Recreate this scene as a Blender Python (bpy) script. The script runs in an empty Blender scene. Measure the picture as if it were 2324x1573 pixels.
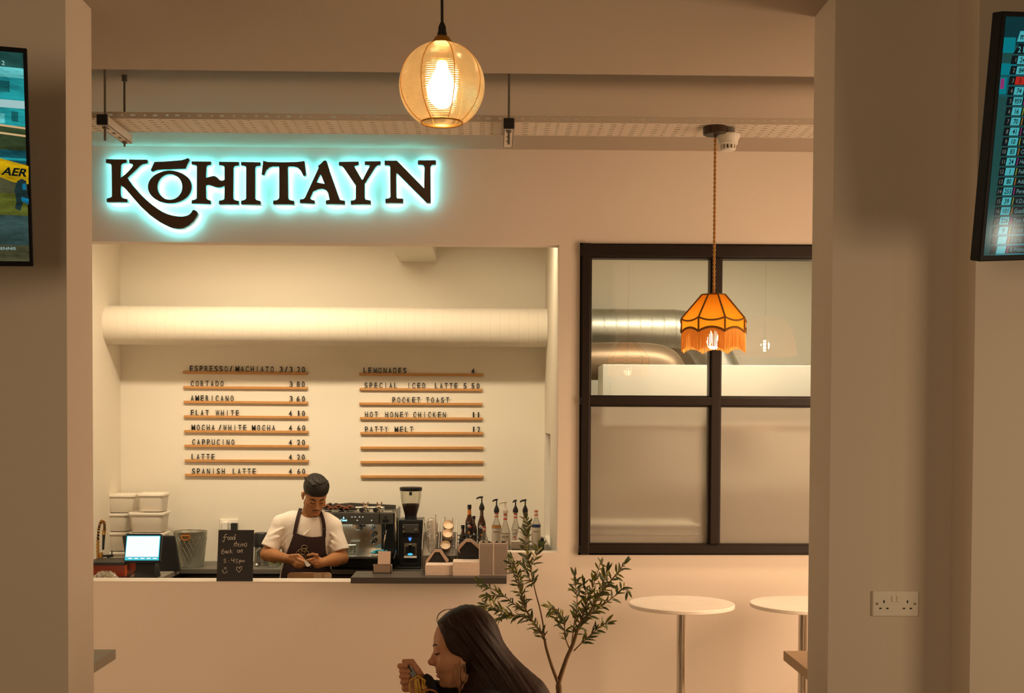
import bpy, bmesh, math, random
import numpy as np
from mathutils import Vector, Matrix
from mathutils.geometry import tessellate_polygon

random.seed(7)
PI = math.pi
scene = bpy.context.scene
COL = scene.collection

# ------------------------------------------------------------------ camera
W, H, F = 2324.0, 1573.0, 2800.0
EYE = Vector((0.0, 0.0, 2.05))
YAW, PITCH, ROLL, SHIFT = 0.0186, 0.0262, 0.005, 236.9
_fw = Vector((math.sin(YAW) * math.cos(PITCH), math.cos(YAW) * math.cos(PITCH), -math.sin(PITCH)))
_rt0 = Vector((math.cos(YAW), -math.sin(YAW), 0))
_up0 = _rt0.cross(_fw)
RT = _rt0 * math.cos(ROLL) + _up0 * math.sin(ROLL)
UP = _up0 * math.cos(ROLL) - _rt0 * math.sin(ROLL)
FW = _fw
cam_data = bpy.data.cameras.new('camera')
cam = bpy.data.objects.new('camera', cam_data)
COL.objects.link(cam)
cam_data.sensor_width = 36.0
cam_data.sensor_fit = 'HORIZONTAL'
cam_data.lens = 36.0 * F / W
cam_data.shift_y = SHIFT / W
cam_data.clip_start = 0.05
_m = Matrix((RT, UP, -FW)).transposed().to_4x4()
_m.translation = EYE
cam.matrix_world = _m
scene.camera = cam

# ------------------------------------------------------------------ view, world, lights
scene.view_settings.view_transform = 'Standard'
scene.view_settings.look = 'None'
scene.view_settings.exposure = 0.0
scene.view_settings.gamma = 1.0
scene.view_settings.use_curve_mapping = False
world = bpy.data.worlds.new('world')
scene.world = world
world.use_nodes = True
world.node_tree.nodes['Background'].inputs['Color'].default_value = (0.9, 0.56, 0.30, 1)
world.node_tree.nodes['Background'].inputs['Strength'].default_value = 0.03
scene.cycles.max_bounces = 8
scene.cycles.transparent_max_bounces = 16
scene.cycles.caustics_reflective = False
scene.cycles.caustics_refractive = False
scene.cycles.sample_clamp_indirect = 6.0


def area_light(name, loc, target, size, power, color, sy=None, spread=PI):
    d = bpy.data.lights.new(name, 'AREA')
    d.shape = 'RECTANGLE'
    d.size = size
    d.size_y = sy or size
    d.energy = power
    d.color = color
    d.spread = spread
    o = bpy.data.objects.new(name, d)
    COL.objects.link(o)
    o.location = loc
    o.rotation_euler = (Vector(target) - Vector(loc)).to_track_quat('-Z', 'Y').to_euler()
    return o


def point_light(name, loc, power, color, r=0.03):
    d = bpy.data.lights.new(name, 'POINT')
    d.energy = power
    d.color = color
    d.shadow_soft_size = r
    o = bpy.data.objects.new(name, d)
    COL.objects.link(o)
    o.location = loc
    return o


WARM = (1.0, 0.70, 0.41)
KIT = (1.0, 0.80, 0.545)
# strip light of the kitchen, tucked behind the head of the hatch
area_light('kitchen_strip_light', (-1.05, 7.66, 3.46), (-1.0, 9.2, 0.65), 3.1, 44, KIT, 0.12, spread=math.radians(116))
area_light('kitchen_ceiling_light', (-1.3, 8.0, 3.60), (-1.3, 8.0, 0), 0.9, 7, KIT, 0.4)
# added light, out of view, brightening the hood behind the glazed screen
area_light('preparation_room_fill', (1.7, 7.56, 3.30), (1.7, 9.0, 1.0), 1.9, 27, (1.0, .85, .62), 0.12, spread=math.radians(125))
# added fill lights for the seating area, unseen behind the front wall
area_light('seating_fill_right', (3.2, 5.2, 1.75), (0.0, 7.3, 1.45), 1.5, 86, (1.0, 0.66, 0.41), 2.0)
area_light('seating_fill_left', (-2.9, 5.3, 1.3), (-0.6, 7.2, 0.8), 1.2, 17, (1.0, 0.68, 0.41), 1.2)
area_light('table_top_fill', (2.05, 6.55, 3.62), (1.35, 6.95, 0.8), 0.35, 16, (1.0, 0.68, 0.42), 0.35, spread=math.radians(95))  # added from above to brighten the round table tops
# soft, dim hall lights; the left one is added as fill
area_light('hall_light_right', (2.9, 1.6, 1.85), (1.3, 4.0, 1.75), 0.8, 19, WARM, 0.9)
area_light('hall_fill_left', (-1.9, -0.6, 2.6), (0.0, 5.0, 1.5), 2.0, 38, WARM, 1.6)


# ------------------------------------------------------------------ projecting helpers


def ray(px, py):
    return FW + RT * ((px - W / 2) / F) + UP * ((H / 2 + SHIFT - py) / F)


def P(px, py, Y):
    d = ray(px, py)
    return EYE + d * (Y / d.y)


def PZ(px, py, z):
    d = ray(px, py)
    return EYE + d * ((z - EYE.z) / d.z)


def onplane(px, py, o, n):
    d = ray(px, py)
    return EYE + d * ((o - EYE).dot(n) / d.dot(n))


# ------------------------------------------------------------------ materials
MATS = {}


def mat(name, color, rough=0.5, metal=0.0, bump=0.0, bscale=60, var=0.0, vscale=4, spec=0.5, coat=0.0,
        emit=None, estr=0.0, trans=0.0, ior=1.45, alpha=1.0):
    if name in MATS:
        return MATS[name]
    m = bpy.data.materials.new(name)
    m.use_nodes = True
    nt = m.node_tree
    b = nt.nodes['Principled BSDF']
    b.inputs['Base Color'].default_value = (*color, 1)
    b.inputs['Roughness'].default_value = rough
    b.inputs['Metallic'].default_value = metal
    b.inputs['Specular IOR Level'].default_value = spec
    b.inputs['Coat Weight'].default_value = coat
    b.inputs['Transmission Weight'].default_value = trans
    b.inputs['IOR'].default_value = ior
    b.inputs['Alpha'].default_value = alpha
    if emit:
        b.inputs['Emission Color'].default_value = (*emit, 1)
        b.inputs['Emission Strength'].default_value = estr
    if var > 0 or bump > 0:
        tc = nt.nodes.new('ShaderNodeTexCoord')
    if var > 0:
        n = nt.nodes.new('ShaderNodeTexNoise')
        n.inputs['Scale'].default_value = vscale
        n.inputs['Detail'].default_value = 6
        r = nt.nodes.new('ShaderNodeMapRange')
        r.inputs['To Min'].default_value = 1 - var
        r.inputs['To Max'].default_value = 1 + var
        mx = nt.nodes.new('ShaderNodeMix')
        mx.data_type = 'RGBA'
        mx.blend_type = 'MULTIPLY'
        mx.inputs['Factor'].default_value = 1
        mx.inputs['A'].default_value = (*color, 1)
        nt.links.new(tc.outputs['Object'], n.inputs['Vector'])
        nt.links.new(n.outputs['Fac'], r.inputs['Value'])
        nt.links.new(r.outputs['Result'], mx.inputs['B'])
        nt.links.new(mx.outputs['Result'], b.inputs['Base Color'])
    if bump > 0:
        n2 = nt.nodes.new('ShaderNodeTexNoise')
        n2.inputs['Scale'].default_value = bscale
        n2.inputs['Detail'].default_value = 4
        bp = nt.nodes.new('ShaderNodeBump')
        bp.inputs['Strength'].default_value = bump
        bp.inputs['Distance'].default_value = 0.01
        nt.links.new(tc.outputs['Object'], n2.inputs['Vector'])
        nt.links.new(n2.outputs['Fac'], bp.inputs['Height'])
        nt.links.new(bp.outputs['Normal'], b.inputs['Normal'])
    MATS[name] = m
    return m


def emat(name, color, strength):
    if name in MATS:
        return MATS[name]
    m = bpy.data.materials.new(name)
    m.use_nodes = True
    nt = m.node_tree
    nt.nodes.clear()
    e = nt.nodes.new('ShaderNodeEmission')
    e.inputs['Color'].default_value = (*color, 1)
    e.inputs['Strength'].default_value = strength
    o = nt.nodes.new('ShaderNodeOutputMaterial')
    nt.links.new(e.outputs[0], o.inputs[0])
    MATS[name] = m
    return m


def glassmat(name, tint=(1, 1, 1), gloss=0.08, rough=0.02, diffuse=None, dfac=0.0):
    """thin pane / clear shell: see-through with a fresnel reflection and, if asked, a little milkiness"""
    if name in MATS:
        return MATS[name]
    m = bpy.data.materials.new(name)
    m.use_nodes = True
    nt = m.node_tree
    nt.nodes.clear()
    t = nt.nodes.new('ShaderNodeBsdfTransparent')
    t.inputs['Color'].default_value = (*tint, 1)
    g = nt.nodes.new('ShaderNodeBsdfGlossy')
    g.inputs['Roughness'].default_value = rough
    fr = nt.nodes.new('ShaderNodeLayerWeight')
    fr.inputs['Blend'].default_value = 0.25
    ad = nt.nodes.new('ShaderNodeMath')
    ad.operation = 'MULTIPLY_ADD'
    ad.inputs[1].default_value = 0.5
    ad.inputs[2].default_value = gloss
    ad.use_clamp = True
    mx = nt.nodes.new('ShaderNodeMixShader')
    nt.links.new(fr.outputs['Fresnel'], ad.inputs[0])
    nt.links.new(ad.outputs[0], mx.inputs[0])
    nt.links.new(t.outputs[0], mx.inputs[1])
    nt.links.new(g.outputs[0], mx.inputs[2])
    out = nt.nodes.new('ShaderNodeOutputMaterial')
    last = mx
    if diffuse:
        df = nt.nodes.new('ShaderNodeBsdfDiffuse')
        df.inputs['Color'].default_value = (*diffuse, 1)
        tl = nt.nodes.new('ShaderNodeBsdfTranslucent')
        tl.inputs['Color'].default_value = (*diffuse, 1)
        m2 = nt.nodes.new('ShaderNodeMixShader')
        m2.inputs[0].default_value = 0.5
        nt.links.new(df.outputs[0], m2.inputs[1])
        nt.links.new(tl.outputs[0], m2.inputs[2])
        m3 = nt.nodes.new('ShaderNodeMixShader')
        m3.inputs[0].default_value = dfac
        nt.links.new(mx.outputs[0], m3.inputs[1])
        nt.links.new(m2.outputs[0], m3.inputs[2])
        last = m3
    nt.links.new(last.outputs[0], out.inputs[0])
    MATS[name] = m
    return m


def clothmat(name, color, fac=0.6):
    """thin fabric that lets lamplight through"""
    if name in MATS:
        return MATS[name]
    m = bpy.data.materials.new(name)
    m.use_nodes = True
    nt = m.node_tree
    nt.nodes.clear()
    df = nt.nodes.new('ShaderNodeBsdfDiffuse')
    tl = nt.nodes.new('ShaderNodeBsdfTranslucent')
    for n in (df, tl):
        n.inputs['Color'].default_value = (*color, 1)
    mx = nt.nodes.new('ShaderNodeMixShader')
    mx.inputs[0].default_value = fac
    nt.links.new(df.outputs[0], mx.inputs[1])
    nt.links.new(tl.outputs[0], mx.inputs[2])
    out = nt.nodes.new('ShaderNodeOutputMaterial')
    nt.links.new(mx.outputs[0], out.inputs[0])
    MATS[name] = m
    return m


# ------------------------------------------------------------------ mesh building
ORG = {}


class MB:
    def __init__(s):
        s.v, s.f, s.m = [], [], []

    def add(s, vs, fs, m=0):
        o = len(s.v)
        s.v.extend(tuple(v) for v in vs)
        s.f.extend(tuple(i + o for i in f) for f in fs)
        s.m.extend([m] * len(fs))
        return s

    def box(s, a, b, m=0):
        x0, y0, z0 = (min(a[i], b[i]) for i in range(3))
        x1, y1, z1 = (max(a[i], b[i]) for i in range(3))
        vs = [(x0, y0, z0), (x1, y0, z0), (x1, y1, z0), (x0, y1, z0), (x0, y0, z1), (x1, y0, z1), (x1, y1, z1), (x0, y1, z1)]
        return s.add(vs, [(0, 3, 2, 1), (4, 5, 6, 7), (0, 1, 5, 4), (1, 2, 6, 5), (2, 3, 7, 6), (3, 0, 4, 7)], m)

    def obox(s, c, ax, ay, az, m=0):
        """box from a centre and three half-axis vectors"""
        c, ax, ay, az = Vector(c), Vector(ax), Vector(ay), Vector(az)
        vs = [c + ax * i + ay * j + az * k for k in (-1, 1) for j, i in ((-1, -1), (-1, 1), (1, 1), (1, -1))]
        return s.add(vs, [(0, 3, 2, 1), (4, 5, 6, 7), (0, 1, 5, 4), (1, 2, 6, 5), (2, 3, 7, 6), (3, 0, 4, 7)], m)

    def hexa(s, vs, m=0):
        return s.add(vs, [(0, 3, 2, 1), (4, 5, 6, 7), (0, 1, 5, 4), (1, 2, 6, 5), (2, 3, 7, 6), (3, 0, 4, 7)], m)

    def tube(s, pts, r, n=8, m=0, closed=False, flat=1.0):
        pts = [Vector(p) for p in pts]
        k = len(pts)
        rs = r if isinstance(r, (list, tuple)) else [r] * k
        t0 = (pts[1] - pts[0]).normalized()
        ref = Vector((0, 0, 1)) if abs(t0.z) < 0.9 else Vector((1, 0, 0))
        nrm = (ref - t0 * ref.dot(t0)).normalized()
        vs = []
        for i in range(k):
            if closed:
                t = (pts[(i + 1) % k] - pts[i - 1]).normalized()
            else:
                t = (pts[min(i + 1, k - 1)] - pts[max(i - 1, 0)])
                t = t.normalized() if t.length > 1e-9 else t0
            nrm = nrm - t * nrm.dot(t)
            nrm = nrm.normalized() if nrm.length > 1e-6 else t.orthogonal().normalized()
            b = t.cross(nrm)
            for j in range(n):
                a = 2 * PI * j / n
                vs.append(pts[i] + (nrm * math.cos(a) + b * math.sin(a) * flat) * rs[i])
        fs = []
        for i in range(k if closed else k - 1):
            for j in range(n):
                a, b2 = i * n + j, i * n + (j + 1) % n
                c, d = ((i + 1) % k) * n + (j + 1) % n, ((i + 1) % k) * n + j
                fs.append((a, b2, c, d))
        if not closed:
            fs.append(tuple(range(n - 1, -1, -1)))
            fs.append(tuple(range((k - 1) * n, k * n)))
        return s.add(vs, fs, m)

    def cyl(s, p0, p1, r0, r1=None, n=24, m=0):
        return s.tube([p0, p1], [r0, r0 if r1 is None else r1], n, m)

    def lathe(s, prof, c=(0, 0, 0), n=32, m=0, R=None, sx=1.0, sy=1.0, a0=0.0, cap=True):
        c = Vector(c)
        vs, fs = [], []
        for (r, z) in prof:
            for j in range(n):
                a = a0 + 2 * PI * j / n
                p = Vector((r * math.cos(a) * sx, r * math.sin(a) * sy, z))
                if R is not None:
                    p = R @ p
                vs.append(c + p)
        for i in range(len(prof) - 1):
            for j in range(n):
                fs.append((i * n + j, i * n + (j + 1) % n, (i + 1) * n + (j + 1) % n, (i + 1) * n + j))
        if cap:
            if prof[0][0] > 1e-5:
                fs.append(tuple(range(n - 1, -1, -1)))
            if prof[-1][0] > 1e-5:
                fs.append(tuple(range((len(prof) - 1) * n, len(prof) * n)))
        return s.add(vs, fs, m)

    def ell(s, c, r, n=16, m=0, R=None):
        r = (r, r, r) if isinstance(r, (int, float)) else r
        c = Vector(c)
        vs, fs = [], []
        k = max(6, n // 2)
        for i in range(k + 1):
            th = PI * i / k
            for j in range(n):
                a = 2 * PI * j / n
                p = Vector((r[0] * math.sin(th) * math.cos(a), r[1] * math.sin(th) * math.sin(a), r[2] * math.cos(th)))
                if R is not None:
                    p = R @ p
                vs.append(c + p)
        for i in range(k):
            for j in range(n):
                fs.append((i * n + j, (i + 1) * n + j, (i + 1) * n + (j + 1) % n, i * n + (j + 1) % n))
        return s.add(vs, fs, m)

    def prism(s, loops, fn, d0, d1, m=0, mside=None, ends=(True, True)):
        """solid between w=d0 and w=d1 over a 2D outline with holes; fn(u, v, w) -> point"""
        flat = [p for l in loops for p in l]
        tris = tessellate_polygon([[Vector((p[0], p[1], 0)) for p in l] for l in loops])
        n = len(flat)
        vs = [fn(p[0], p[1], d0) for p in flat] + [fn(p[0], p[1], d1) for p in flat]
        fs = []
        if ends[0]:
            fs += [tuple(t) for t in tris]
        if ends[1] and d1 != d0:
            fs += [tuple(i + n for i in reversed(t)) for t in tris]
        s.add(vs, fs, m)
        if d1 != d0:
            o = 0
            for l in loops:
                k = len(l)
                vv = [fn(p[0], p[1], d0) for p in l] + [fn(p[0], p[1], d1) for p in l]
                s.add(vv, [(i, (i + 1) % k, k + (i + 1) % k, k + i) for i in range(k)], m if mside is None else mside)
        return s

    def text(s, body, fn, size, x=0.0, y=0.0, w=0.0, sx=1.0, bold=0.0, m=0, shear=0.0, align='L', d=None):
        vs, fs, wid = glyphs(body, bold)
        off = {'L': 0, 'C': -wid / 2, 'R': -wid}[align]
        pts = [((vx + off) * size * sx + x + shear * vy * size, vy * size + y) for vx, vy in vs]
        s.add([fn(a, b, w) for a, b in pts], fs, m)
        if d is not None:
            s.add([fn(a, b, d) for a, b in pts], fs, m)
        return s

    def build(s, name, mats, parent=None, smooth=35, bevel=0.0, seg=2, subsurf=0, loc=None, solid=0.0):
        if not isinstance(mats, (list, tuple)):
            mats = [mats]
        if parent is not None:
            org = ORG[parent.name]
        elif loc is not None:
            org = Vector(loc)
        else:
            a = np.array(s.v)
            org = Vector(((a[:, 0].min() + a[:, 0].max()) / 2, (a[:, 1].min() + a[:, 1].max()) / 2, a[:, 2].min()))
        me = bpy.data.meshes.new(name)
        me.from_pydata([(v[0] - org.x, v[1] - org.y, v[2] - org.z) for v in s.v], [], s.f)
        for mm in mats:
            me.materials.append(mm)
        if len(mats) > 1:
            me.polygons.foreach_set('material_index', s.m)
        bm = bmesh.new()
        bm.from_mesh(me)
        bmesh.ops.remove_doubles(bm, verts=bm.verts, dist=1e-6)
        bmesh.ops.recalc_face_normals(bm, faces=bm.faces)
        bm.to_mesh(me)
        bm.free()
        if smooth:
            me.polygons.foreach_set('use_smooth', [True] * len(me.polygons))
            me.set_sharp_from_angle(angle=math.radians(smooth))
        me.update()
        o = bpy.data.objects.new(name, me)
        COL.objects.link(o)
        if parent is None:
            o.location = org
        else:
            o.parent = parent
        ORG[o.name] = org
        if bevel > 0:
            b = o.modifiers.new('bevel', 'BEVEL')
            b.width = bevel
            b.segments = seg
            b.limit_method = 'ANGLE'
            b.angle_limit = math.radians(40)
            b.harden_normals = False
        if solid:
            q = o.modifiers.new('solid', 'SOLIDIFY')
            q.thickness = solid
            q.offset = 0
        if subsurf:
            q = o.modifiers.new('sub', 'SUBSURF')
            q.levels = q.render_levels = subsurf
        return o


_G = {}


def glyphs(body, bold=0.0):
    key = (body, bold)
    if key in _G:
        return _G[key]
    cu = bpy.data.curves.new('t', 'FONT')
    cu.body = body
    cu.size = 1.0
    cu.resolution_u = 4
    cu.offset = bold
    cu.fill_mode = 'FRONT'
    ob = bpy.data.objects.new('t', cu)
    COL.objects.link(ob)
    dg = bpy.context.evaluated_depsgraph_get()
    me = ob.evaluated_get(dg).to_mesh()
    vs = [(v.co.x, v.co.y) for v in me.vertices]
    fs = [tuple(p.vertices) for p in me.polygons]
    ob.evaluated_get(dg).to_mesh_clear()
    bpy.data.objects.remove(ob)
    bpy.data.curves.remove(cu)
    xs = [v[0] for v in vs] or [0]
    x0 = min(xs)
    vs = [(a - x0, b) for a, b in vs]
    _G[key] = (vs, fs, max(xs) - x0)
    return _G[key]


def tag(o, label, cat, group=None, kind=None):
    o['label'] = label
    o['category'] = cat
    if group:
        o['group'] = group
    if kind:
        o['kind'] = kind
    return o


def thing(name, loc, label, cat, group=None):
    o = bpy.data.objects.new(name, None)
    o.empty_display_size = 0.05
    COL.objects.link(o)
    o.location = loc
    ORG[o.name] = Vector(loc)
    return tag(o, label, cat, group)


def struct(o):
    o['kind'] = 'structure'
    return o


def wallxz(Y):
    """outline drawn in x,z; w is distance behind the plane Y"""
    return lambda u, v, w: (u, Y + w, v)


def smoothloop(pts, it=1):
    """Chaikin rounding of a closed outline"""
    for _ in range(it):
        q = []
        for i in range(len(pts)):
            a, b = pts[i], pts[(i + 1) % len(pts)]
            q += [(a[0] * .75 + b[0] * .25, a[1] * .75 + b[1] * .25), (a[0] * .25 + b[0] * .75, a[1] * .25 + b[1] * .75)]
        pts = q
    return pts


def spline(pts, n=8):
    """Catmull-Rom through 3D points"""
    pts = [Vector(p) for p in pts]
    out = []
    for i in range(len(pts) - 1):
        p0, p1, p2, p3 = pts[max(i - 1, 0)], pts[i], pts[i + 1], pts[min(i + 2, len(pts) - 1)]
        for j in range(n):
            t = j / n
            out.append(0.5 * ((2 * p1) + (p2 - p0) * t + (2 * p0 - 5 * p1 + 4 * p2 - p3) * t * t + (3 * p1 - p0 - 3 * p2 + p3) * t ** 3))
    out.append(pts[-1])
    return out

# ================================================================== THE SETTING
YF, YFB, YS, YSB, YB = 3.9, 4.15, 7.4, 7.52, 9.2
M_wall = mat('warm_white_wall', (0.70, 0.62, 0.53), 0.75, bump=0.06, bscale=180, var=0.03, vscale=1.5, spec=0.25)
M_kwall = mat('kitchen_wall', (0.74, 0.69, 0.58), 0.7, bump=0.05, bscale=180, var=0.02, vscale=1.5, spec=0.25)
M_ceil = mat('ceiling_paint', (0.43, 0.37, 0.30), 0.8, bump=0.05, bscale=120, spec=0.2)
M_floor = mat('floor_concrete', (0.42, 0.33, 0.24), 0.6, var=0.12, vscale=3)
Z_H = P(740, 552, YS).z          # head of the servery opening
Z_C = P(500, 1319, YS).z         # foot of the servery opening, left part
Z_SILL = P(1210, 1254, YS).z     # raised sill at its right end
X_KR = P(1267, 900, YS).x
X_KL = P(273, 690, YB).x
X_STEP = P(1150, 1290, YS).x
Z1, Z2 = 3.40, 3.655             # seating area ceiling: front part, raised rear part
Y_STEP = 2800 * (Z1 - EYE.z) / (950 - 173)
WX0, WX1 = P(1318, 900, YS).x, P(1926, 900, YS).x
WZ0, WZ1 = P(1560, 1259, YS).z, P(1560, 554, YS).z
XL, XR = -3.4, 3.6

m = MB()
outer = [(XL, 0), (XR, 0), (XR, Z2), (XL, Z2)]
hole1 = [(X_KL, Z_H), (X_KR, Z_H), (X_KR, Z_SILL), (X_STEP, Z_SILL), (X_STEP, Z_C), (X_KL, Z_C)]
hole2 = [(WX0 + .02, WZ0 + .02), (WX1 - .02, WZ0 + .02), (WX1 - .02, WZ1 - .02), (WX0 + .02, WZ1 - .02)]
m.prism([outer, hole1, hole2], wallxz(YS), 0, YSB - YS)
struct(m.build('wall_back', M_wall, smooth=0))

# kitchen shell
m = MB(); m.box((XL, YB, 0), (XR + .4, YB + .12, 3.9)); struct(m.build('wall_kitchen_rear', M_kwall, smooth=0))
m = MB(); m.box((X_KL - .12, YSB, 0), (X_KL, YB, 3.9)); struct(m.build('wall_kitchen_left', M_kwall, smooth=0))
# right kitchen wall with a tall hatch opening near the rear
hz = P(1243, 983, 8.9).z
m = MB()
m.prism([[(YSB, 0), (YB, 0), (YB, 3.9), (YSB, 3.9)], [(8.32, 1.19), (9.05, 1.19), (9.05, hz), (8.32, hz)]],
        lambda u, v, w: (X_KR + w, u, v), 0, 0.14)
struct(m.build('wall_kitchen_right', M_kwall, smooth=0))
m = MB(); m.box((XL, YSB, 3.62), (XR + .4, YB, 3.9)); struct(m.build('ceiling_kitchen', M_kwall, smooth=0))
# downstand beam on the kitchen ceiling
bl, br = P(906.5, 595, YB), P(992, 595, YB)
m = MB(); m.box((bl.x, YSB, bl.z), (br.x, YB, 3.62)); struct(m.build('beam_kitchen', M_kwall, smooth=0))
m = MB(); m.box((XR, YSB, 0), (XR + .4, YB, 3.9)); struct(m.build('wall_preparation_right', M_kwall, smooth=0))

# seating area shell
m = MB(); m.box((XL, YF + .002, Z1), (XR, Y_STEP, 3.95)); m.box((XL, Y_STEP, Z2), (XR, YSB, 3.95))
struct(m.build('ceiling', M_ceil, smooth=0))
m = MB(); m.box((XL - .15, YFB, 0), (XL, YB, 3.95)); struct(m.build('wall_left', M_wall, smooth=0))
m = MB(); m.box((XR, YFB, 0), (XR + .15, YSB, 3.95)); struct(m.build('wall_right', M_wall, smooth=0))
m = MB(); m.box((-6, -4, -.1), (6, YB + .1, 0)); struct(m.build('floor', M_floor, smooth=0))

# front wall with the wide opening
XOL, XOR = P(152, 800, YF).x, P(1887, 800, YF).x
Z_L = Z1 + .2
m = MB()
m.prism([[(-6, 0), (XOL, 0), (XOL, Z_L), (XOR, Z_L), (XOR, 0), (6, 0), (6, 3.95), (-6, 3.95)]], wallxz(YF), 0, YFB - YF)
struct(m.build('wall_front', M_wall, smooth=0))
XC = P(2164, 800, YF).x
m = MB(); m.box((XC, YF - .17, 0), (6, YF, 3.6)); struct(m.build('pillar_right', M_wall, smooth=0))
# hall the photograph is taken from
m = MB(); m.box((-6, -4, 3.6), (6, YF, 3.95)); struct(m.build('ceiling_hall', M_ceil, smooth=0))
m = MB(); m.box((-6.15, -4, 0), (-6, YF, 3.95)); struct(m.build('wall_hall_left', M_wall, smooth=0))
m = MB(); m.box((6, -4, 0), (6.15, YF, 3.95)); struct(m.build('wall_hall_right', M_wall, smooth=0))
m = MB(); m.box((-6, -4.15, 0), (6, -4, 3.95)); struct(m.build('wall_hall_rear', M_wall, smooth=0))

# ---------------------------------------------------------------- glazed screen
M_frame = mat('dark_stained_timber', (0.014, 0.008, 0.005), 0.45, var=0.3, vscale=14, spec=0.3)
M_glass = glassmat('window_glass', (0.97, 0.98, 0.96), gloss=0.085, rough=0.0)


def frostmat():
    mm = bpy.data.materials.new('frosted_glass')
    mm.use_nodes = True
    b = mm.node_tree.nodes['Principled BSDF']
    b.inputs['Base Color'].default_value = (0.80, 0.74, 0.64, 1)
    b.inputs['Roughness'].default_value = 0.30
    b.inputs['Transmission Weight'].default_value = 0.70
    b.inputs['IOR'].default_value = 1.15
    return mm


M_frost = frostmat()
win = bpy.data.objects.new('window_1', None)
COL.objects.link(win)
win.location = ((WX0 + WX1) / 2, YS, WZ0)
ORG[win.name] = Vector(win.location)
struct(win)


def fx(px): return P(px, 900, YS - .02).x
def fz(py): return P(1560, py, YS - .02).z


vx = [fx(1316), fx(1342), fx(1610), fx(1638), WX1 - .07, WX1]
vz = [fz(1259), fz(1234), fz(924), fz(898), fz(587), fz(554)]
m = MB()
y0, y1 = YS - .035, YS + .075


def bar(xa, xb, za, zb, horiz):
    # moulded section: full-width back, narrower raised face, small quadrant step
    i = 0.010
    if horiz:
        m.box((xa, YS - .012, za), (xb, y1, zb)); m.box((xa, y0, za + i), (xb, YS - .012, zb - i))
    else:
        m.box((xa, YS - .012, za), (xb, y1, zb)); m.box((xa + i, y0 - .001, za), (xb - i, YS - .012, zb))


bar(vx[0], vx[1], vz[0], vz[5], False)
bar(vx[2], vx[3], vz[1], vz[4], False)
bar(vx[4], vx[5], vz[0], vz[5], False)
bar(vx[0], vx[5], vz[0], vz[1], True)
bar(vx[0], vx[5], vz[2], vz[3], True)
bar(vx[0], vx[5], vz[4], vz[5], True)
m.build('window_frame', M_frame, win, smooth=0, bevel=0.004)
for (xa, xb) in ((vx[1], vx[2]), (vx[3], vx[4])):
    for (za, zb, mm) in ((vz[1], vz[2], M_frost), (vz[3], vz[4], M_glass)):
        m = MB(); m.box((xa - .004, YS + .020, za - .004), (xb + .004, YS + .026, zb + .004))
        m.build('pane', mm, win, smooth=0)

# ---------------------------------------------------------------- behind the glass
M_galv = mat('galvanised_steel', (0.60, 0.62, 0.56), 0.46, 1.0, var=0.22, vscale=9)
M_steel = mat('brushed_steel', (0.55, 0.54, 0.50), 0.25, 1.0, var=0.06, vscale=20)
M_white = mat('white_paint', (0.80, 0.76, 0.66), 0.5)
YD = 8.90
zt, zb_ = P(740, 697, YD).z, P(740, 785, YD).z
RD = (zt - zb_) / 2
ZD = (zt + zb_) / 2
xw = P(1530, 740, YD).x


def duct(name, x0, x1, material, step, lab, elbow=None, par=None):
    t = thing(name, ((x0 + x1) / 2, YD, ZD), lab, 'duct', None)
    d = MB()
    # smooth spiral-lock tube with raised seams
    x = x0
    prof = []
    nseg = int((x1 - x0) / step)
    for i in range(nseg):
        a = x0 + (x1 - x0) * i / nseg
        e = (x1 - x0) / nseg
        prof += [(RD, a), (RD, a + e * .90), (RD + .0012, a + e * .93), (RD + .0012, a + e * .97)]
    prof.append((RD, x1))
    R = Matrix(((0, 0, 1), (0, 1, 0), (-1, 0, 0)))
    d.lathe(prof, (0, YD, ZD), 40, R=R)
    d.build('tube', material, t, smooth=14)
    return t


duct('ventilation_duct', X_KL - .02, X_KR - .001, mat('painted_duct', (0.70, 0.65, 0.55), 0.65, spec=.15), 0.066,
     'fat round duct painted cream running along the rear wall above the price list')
t = duct('ventilation_duct', X_KR + .15, xw, M_galv, 0.085, 'bare galvanised round duct with an elbow behind the glazed screen')
# lobster-back elbow turning down and away
e = MB()
R0 = 0.20
prev = None
for k in range(5):
    a0 = math.radians(62) * k / 4
    cen = Vector((xw + .0 + R0 * math.sin(a0) * 1.5, YD, ZD - R0 * 1.5 * (1 - math.cos(a0))))
    tan = Vector((math.cos(a0), 0, -math.sin(a0)))
    nx = Vector((0, 1, 0)); nz = tan.cross(nx)
    ring = [cen + (nx * math.cos(2 * PI * j / 36) + nz * math.sin(2 * PI * j / 36)) * RD for j in range(36)]
    if prev:
        e.add(prev + ring, [(j, (j + 1) % 36, 36 + (j + 1) % 36, 36 + j) for j in range(36)])
        e.tube(ring, 0.003, 5, closed=True)
    prev = ring
end = [p + tan * .55 for p in prev]
e.add(prev + end, [(j, (j + 1) % 36, 36 + (j + 1) % 36, 36 + j) for j in range(36)])
e.build('elbow', M_galv, t, smooth=30)

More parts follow.
